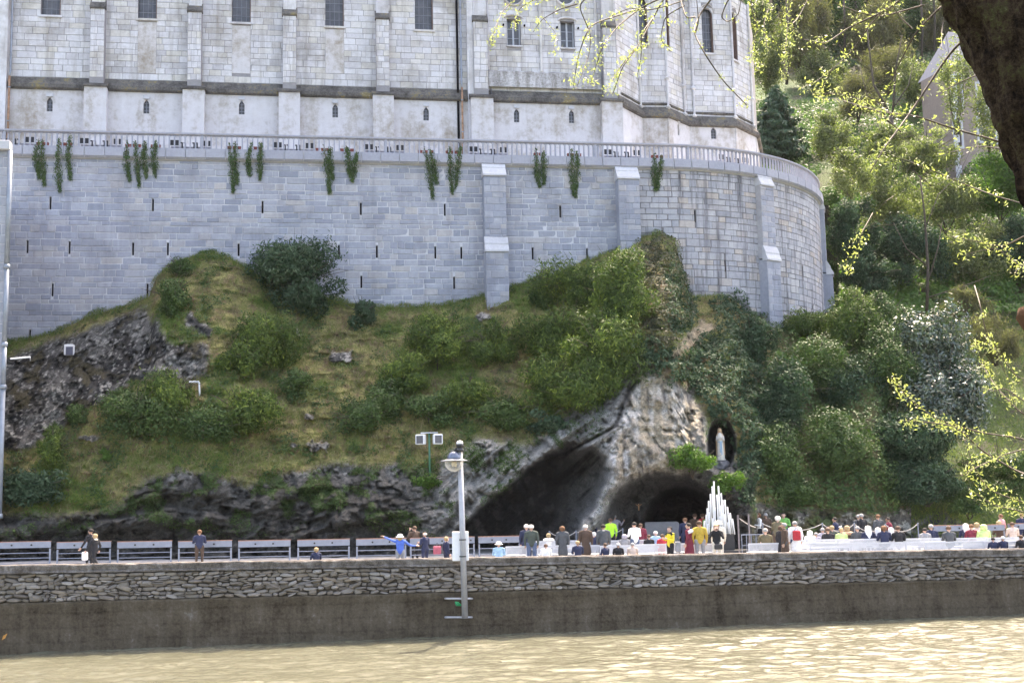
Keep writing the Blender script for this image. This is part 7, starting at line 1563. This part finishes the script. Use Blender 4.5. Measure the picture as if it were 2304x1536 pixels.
PP = [
 (205, 1190, 57.5, 'walk', 'black', 'black', 'short', 'hdark', 'dark-haired man with sunglasses walking behind the woman in red scarf', 70),
 (214, 1201, 56.5, 'walk', 'black', 'black', 'bob', 'hblond', 'woman in dark coat and red scarf strolling along the wall', 70),
 (449, 1192, 58, 'hold', 'navy', 'brown', 'short', 'hginger', 'man in dark blue jacket seen from behind at the barrier, alone on the left', 15),
 (712, 1232, 54.6, 'sit', 'navy', 'navy', 'bob', 'hblond', 'fair-haired person sitting low behind the wall, alone, left of the lamp', 30),
 (900, 1201, 55.5, 'point', 'blue', 'grey', 'long', 'hblond', 'woman in bright blue jacket pointing to the left with outstretched arm', 0, 'white'),
 (933, 1184, 60, 'camera', 'brown', 'black', 'short', 'hbrown', 'brown-haired person raising a camera behind the pointing woman', 40),
 (956, 1197, 55.5, 'hold', 'navy', 'navy', 'bald', 'hwhite', 'bald man with sunglasses and navy jacket beside the pointing woman', 50),
 (1004, 1207, 55.5, 'stand', 'navy', 'navy', 'curly', 'hblond', 'blonde woman in navy carrying a bag just left of the lamp post', -60),
 (1122, 1218, 55.0, 'sit', 'lblue', 'lblue', 'short', 'hwhite', 'seated person in light blue wearing a white sun hat', 0, 'white'),
 (1184, 1180, 57.5, 'stand', 'navy', 'navy', 'short', 'hwhite', 'white-haired person half hidden behind the green jacket', 0),
 (1195, 1181, 56, 'stand', 'dgreen', 'jeans', 'short', 'hwhite', 'tall white-haired man in dark green jacket standing left of the dark coat', 0),
 (1228, 1224, 54.8, 'sitcoat', 'white', 'white', 'short', 'hbrown', 'seated person in bright white by the wall', 0),
 (1234, 1200, 62, 'sit', 'white', 'navy', 'bob', 'hblond', 'seated woman with a white scarf on the back bench', 0),
 (1265, 1184, 57, 'coat', 'dgrey', 'black', 'bob', 'hginger', 'auburn-haired woman in a long dark coat standing in the gap', 0),
 (1300, 1217, 54.8, 'sit', 'navy', 'navy', 'short', 'hblond', 'seated fair-haired man in navy below the brown coat', 10),
 (1317, 1181, 57, 'coat', 'brown', 'grey', 'short', 'hwhite', 'white-haired person standing in a brown coat', -10),
 (1327, 1161, 66, 'stand', 'navy', 'navy', 'short', 'hgrey', 'grey-haired man in dark jacket farther back near the rock', 0),
 (1352, 1158, 66, 'stand', 'tan', 'black', 'short', 'hdark', 'dark-haired man in olive brown jacket beside the neon jacket', 0),
 (1357, 1180, 57, 'coat', 'dgrey', 'brown', 'short', 'hdark', 'man in dark grey coat with a pale collar below the neon jacket', 0),
 (1336, 1197, 62, 'sit', 'navy', 'navy', 'bob', 'hwhite', 'seated person with a pale patterned scarf between two coats', 0),
 (1373, 1166, 65, 'stand', 'neon', 'black', 'short', 'hbrown', 'person in a neon yellow jacket', 10),
 (1382, 1158, 66.5, 'reach', 'lilac', 'navy', 'short', 'hgrey', 'grey-haired man in pale jacket right of the neon jacket', 0),
 (1405, 1202, 61, 'sit', 'grey', 'grey', 'hood', 'lilac', 'seated figure in pale grey left of the white jacket', 0),
 (1427, 1175, 59, 'hold', 'white', 'jeans', 'short', 'hdark', 'black-haired man in white jacket standing before the altar', 20),
 (1441, 1178, 63, 'coat', 'maroon', 'black', 'short', 'hbrown', 'dark figure with red behind the man in white', 0),
 (1363, 1231, 54.7, 'sit', 'navy', 'navy', 'short', 'hbrown', 'child-sized brown-haired sitter by the wall', 40),
 (1391, 1222, 54.8, 'sit', 'black', 'black', 'short', 'hwhite', 'seated white-haired man in black by the wall', 0),
 (1423, 1222, 54.8, 'sit', 'beige', 'beige', 'short', 'hgrey', 'seated person in pinkish beige by the wall', -5),
 (1460, 1203, 61, 'sit', 'black', 'black', 'short', 'hbrown', 'seated dark figure at the left foot of the altar', 0),
 (1475, 1195, 62, 'sit', 'lblue', 'lblue', 'short', 'hwhite', 'white-haired person in light blue before the altar', 0),
 (1490, 1202, 61, 'sit', 'red', 'red', 'short', 'hbrown', 'seated person in red beside the woman in yellow', 0),
 (1507, 1185, 56, 'hold', 'yellow', 'black', 'short', 'hdark', 'woman in yellow and black jacket turned to the left', 120),
 (1541, 1165, 65, 'stand', 'navy', 'navy', 'short', 'hginger', 'auburn-haired man in dark blue in front of the cave', 0),
 (1549, 1177, 56.5, 'dress', 'maroon', 'maroon', 'short', 'hdark', 'dark-haired woman in long maroon coat', 60),
 (1573, 1172, 56.5, 'stand', 'must', 'grey', 'short', 'hbrown', 'man in mustard jacket and grey trousers seen from behind', 0),
 (1563, 1153, 69, 'stand', 'brown', 'brown', 'short', 'hbrown', 'dim brown figure inside the cave', 0),
 (1580, 1152, 69, 'stand', 'red', 'maroon', 'short', 'hbrown', 'figure in red inside the cave mouth', 0),
 (1591, 1153, 68.5, 'stand', 'green', 'black', 'short', 'hginger', 'figure in green behind the candle stand', 30),
 (1615, 1171, 58, 'stand', 'cream', 'cream', 'short', 'hwhite', 'woman in cream hat in front of the candles', 0, 'cream'),
 (1611, 1181, 56, 'camera', 'black', 'cream', 'bob', 'hblond', 'woman in black holding a camera, facing the river', 170),
 (1677, 1153, 67, 'stand', 'black', 'jeans', 'short', 'hginger', 'man in black between the two tall poles', 180),
 (1706, 1151, 66, 'hold', 'white', 'black', 'bob', 'hginger', 'red-haired woman in white top left of the man in brown', 100),
 (1722, 1147, 66, 'stand', 'brown', 'brown', 'short', 'hgrey', 'grey-haired man in brown jacket right of the tall poles', 20),
 (1762, 1147, 66, 'hold', 'green', 'jeans', 'short', 'hdark', 'man in bright green shirt facing the river', 165),
 (1747, 1161, 59, 'lean', 'olive', 'brown', 'curly', 'hwhite', 'white-haired woman in grey-brown jacket bending beside the green shirt', -30),
 (1722, 1189, 58.5, 'sit', 'olive', 'olive', 'short', 'hgrey', 'grey-haired seated person in olive right of the gate', 0),
 (1764, 1177, 56, 'coat', 'brown', 'dgrey', 'short', 'hgrey', 'man in dark brown coat turned to the left by the wall', 80),
 (1756, 1183, 57.5, 'coat', 'black', 'black', 'bob', 'hbrown', 'woman in black beside the man in dark brown coat', -60),
 (1788, 1173, 57.5, 'coat', 'white', 'jeans', 'short', 'hgrey', 'person in white coat with a red backpack', 5),
 (1822, 1194, 62, 'sit', 'white', 'grey', 'hood', 'white', 'hooded person in white, first on the right benches', 0),
 (1836, 1198, 62.5, 'sit', 'lilac', 'grey', 'short', 'hgrey', 'seated person in lilac grey next to the white hood', 0),
 (1851, 1188, 63, 'sit', 'lilac', 'navy', 'short', 'hgrey', 'seated figure in pale lilac left of the brown-haired pair', 0),
 (1863, 1188, 61.5, 'sit', 'black', 'black', 'short', 'hbrown', 'brown-haired sitter in black left of the fur collar', 0),
 (1872, 1183, 63, 'sit', 'dgreen', 'black', 'short', 'hblond', 'fair sitter in dark green just behind the fur collar', 0),
 (1885, 1164, 66, 'lean', 'navy', 'navy', 'short', 'hdark', 'person in blue jacket with white stripe bending at the rope', 60),
 (1906, 1183, 55.6, 'sitcoat', 'brown', 'brown', 'long', 'hblond', 'blonde woman in brown fur-collared coat nearest the wall', 0),
 (1893, 1188, 62, 'sit', 'lime', 'olive', 'short', 'hblond', 'seated person in pale green behind the blonde woman', 0),
 (1929, 1184, 62, 'sit', 'dgrey', 'black', 'short', 'hgrey', 'grey-haired sitter in dark grey right of the fur collar', 0),
 (1938, 1156, 66.5, 'stand', 'black', 'black', 'short', 'hgrey', 'grey-haired man in black standing behind the rope', 30),
 (1931, 1158, 67.5, 'stand', 'dgrey', 'black', 'short', 'hgrey', 'second grey-haired figure half behind the man in black', 0),
 (1953, 1182, 61.5, 'sit', 'navy', 'navy', 'veil', 'white', 'sister with long white veil, leftmost of the veiled', 0),
 (1975, 1186, 62, 'sit', 'navy', 'navy', 'veil', 'white', 'sister with white veil, middle one of the three together', 0),
 (1989, 1183, 61, 'sit', 'navy', 'navy', 'bob', 'hginger', 'ginger-haired sitter between two white veils', 0),
 (2005, 1186, 62, 'sit', 'navy', 'navy', 'veil', 'white', 'sister with white veil, next to the last of the group', 0),
 (2021, 1184, 61, 'sit', 'black', 'black', 'short', 'hbrown', 'brown-haired sitter in black right of the veils', 0),
 (1975, 1158, 66.5, 'stand', 'dgrey', 'black', 'short', 'hginger', 'red-haired figure standing behind the veiled sisters', 20),
 (2005, 1164, 66.5, 'lean', 'maroon', 'black', 'short', 'hdark', 'person in maroon leaning at the rope', 60),
 (2081, 1188, 61.5, 'sit', 'grey', 'grey', 'short', 'hdark', 'dark-haired sitter in grey left of the white barriers', 0),
 (2095, 1180, 62.5, 'sit', 'navy', 'navy', 'short', 'hgrey', 'grey-haired sitter in navy at the left end of the barriers', 0),
 (2135, 1184, 61, 'sit', 'dgrey', 'black', 'short', 'hbrown', 'lone sitter in dark jacket in front of the barriers', 0),
 (2173, 1177, 62.5, 'sit', 'navy', 'navy', 'veil', 'white', 'sister with white veil beside the maroon sitter', 0),
 (2186, 1180, 61, 'sit', 'maroon', 'black', 'short', 'hginger', 'sitter in deep red beside the white veil', 0),
 (2198, 1176, 63, 'sit', 'beige', 'grey', 'bob', 'hblond', 'fair-haired figure between the red and the lime sitters', 0),
 (2213, 1180, 61, 'sit', 'lime', 'grey', 'hood', 'lime', 'hooded sitter in lime green', 0),
 (2252, 1157, 68, 'stand', 'pink', 'brown', 'short', 'hginger', 'person in pink standing behind the white barrier', 40),
 (2248, 1172, 65, 'sit', 'brown', 'brown', 'curly', 'hblond', 'curly blonde figure below the person in pink', 0),
 (2278, 1175, 61.5, 'sit', 'beige', 'beige', 'short', 'hbrown', 'sitter in beige second from the right edge', 0),
 (2298, 1155, 68, 'stand', 'navy', 'navy', 'short', 'hginger', 'red-haired person standing at the far right edge', 0),
 (2257, 1207, 55.6, 'sit', 'navy', 'navy', 'short', 'hwhite', 'white-haired man by the wall at the lower right', 10),
 (2235, 1214, 56.2, 'sit', 'navy', 'navy', 'short', 'hdark', 'dark-haired child beside the white-haired man at the lower right', 0),
 (2298, 1204, 55.8, 'sit', 'black', 'black', 'short', 'hbrown', 'brown-haired sitter by the wall at the right edge', 10)]
ppl = {}
for p in PP:
    px, py, Dd, pose, top, bot, hair, hcol, lab, face = p[:10]
    ppl[lab] = person(px, py, Dd, pose, top, bot, hair, hcol, lab, face, hat=p[10] if len(p) > 10 else None)
def carried(name, label, cat, who, dx, dy, z, size, m, bev=0.04, extra=None):
    o = [v for k_, v in ppl.items() if who in k_][0]; L_ = np.array(o.location); s_ = o.scale[2]; t = thing(name, label, cat, L_ + np.array([dx, dy, z * s_])); mb = MB(); mb.box((0, 0, size[2] / 2), size, 0, bev); mb.build('bag_body' if 'camera' not in name else 'camera_body', m, t)
    mb = MB()
    if 'camera' in name: mb.tube([(0, 0, size[2] / 2), (0.0, -size[1] * 1.2 if extra is None else extra, size[2] / 2)], 0.03, 8); mb.build('lens', M_black, t)
    else: mb.tube([(-size[0] * 0.3, 0, size[2] * 0.95), (0, 0, size[2] + 0.14), (size[0] * 0.3, 0, size[2] * 0.95)], 0.012, 5); mb.build('strap', M_dark, t)
carried('backpack', 'red backpack on the person in the white coat', 'backpack', 'white coat with a red', 0, -0.25, 0.92, (0.34, 0.18, 0.46), cloth(K['red']))
carried('plastic_bag', 'white plastic bag carried by the strolling couple', 'bag', 'red scarf strolling', -0.42, -0.1, 0.42, (0.26, 0.10, 0.40), cloth(K['white']))
carried('shoulder_bag', 'red and white checked bag at the blonde woman in navy', 'bag', 'navy carrying a bag', -0.40, -0.05, 0.85, (0.34, 0.18, 0.36), cloth((0.5, 0.12, 0.16)))
carried('shoulder_bag', 'grey shoulder bag of the woman in yellow', 'bag', 'yellow and black jacket', 0.34, 0.0, 0.55, (0.24, 0.16, 0.50), cloth(K['grey']))
carried('handbag', 'black handbag of the woman holding a camera', 'bag', 'black holding a camera', 0.02, -0.28, 0.66, (0.36, 0.16, 0.24), M_black)
carried('camera', 'small black camera held by the woman facing the river', 'camera', 'black holding a camera', 0.0, -0.30, 1.52, (0.13, 0.06, 0.09), M_black, 0.01)
carried('camera', 'camera raised by the person behind the pointing woman', 'camera', 'raising a camera', -0.2, 0.24, 1.52, (0.13, 0.06, 0.09), M_black, 0.01)
# scarf, tops and stripes that show on single figures
def garment(who, name, pts, rad, m):
    o = [v for k_, v in ppl.items() if who in k_][0]; mb = MB(); mb.tube(pts, rad, 8); mb.build(name, m, o, True)
garment('red scarf strolling', 'scarf', [(0.0, 0.02, 1.50), (0.05, 0.13, 1.40), (0.04, 0.15, 1.15), (0.04, 0.14, 1.02)], [0.05, 0.05, 0.04, 0.03], cloth(K['red']))
garment('strolling', 'fur_collar', [(-0.14, 0.02, 1.42), (0, -0.07, 1.47), (0.14, 0.02, 1.42)], 0.06, cloth(K['cream']))
garment('fur-collared coat nearest', 'fur_collar', [(-0.24, 0.0, 0.93), (-0.1, -0.10, 0.98), (0.1, -0.10, 0.98), (0.24, 0.0, 0.93)], 0.085, cloth((0.50, 0.32, 0.20)))
garment('blue jacket with white stripe', 'stripe', [(-0.17, -0.08, 1.26), (0, -0.125, 1.27), (0.17, -0.08, 1.26)], 0.03, cloth(K['white']))
garment('long maroon coat', 'shawl', [(-0.2, -0.02, 1.35), (0, -0.10, 1.40), (0.2, -0.02, 1.35)], 0.085, cloth(K['white']))
garment('pale collar', 'collar', [(-0.09, 0.0, 1.45), (0, -0.07, 1.47), (0.09, 0.0, 1.45)], 0.035, cloth(K['cream']))
garment('with a white scarf', 'scarf', [(-0.22, 0.0, 0.93), (0, -0.12, 0.98), (0.22, 0.0, 0.93)], 0.08, cloth(K['white']))
garment('yellow and black jacket', 'shoulder_panel', [(-0.2, 0.0, 1.36), (-0.12, 0.0, 1.43), (0.12, 0.0, 1.43), (0.2, 0.0, 1.36)], 0.085, cloth(K['black']))
garment('sunglasses and navy', 'sunglasses', [(-0.07, 0.07, 1.64), (0, 0.10, 1.64), (0.07, 0.07, 1.64)], 0.014, M_black)
garment('sunglasses walking', 'sunglasses', [(-0.07, 0.07, 1.64), (0, 0.10, 1.64), (0.07, 0.07, 1.64)], 0.014, M_black)

# ================================================================== spring haze over the valley
hz = NT('haze_air'); hz.t.nodes.remove(hz.b); pv = hz.n('ShaderNodeVolumePrincipled'); pv.inputs['Color'].default_value = (0.93, 0.95, 1.0, 1); pv.inputs['Density'].default_value = 0.00006; pv.inputs['Anisotropy'].default_value = 0.0
hz.l(pv.outputs[0], hz.out.inputs['Volume'])
mb = MB(); mb.box((0, 520, 62), (1900, 1400, 135)); ho = mb.build('haze', hz.m); ho['kind'] = 'stuff'
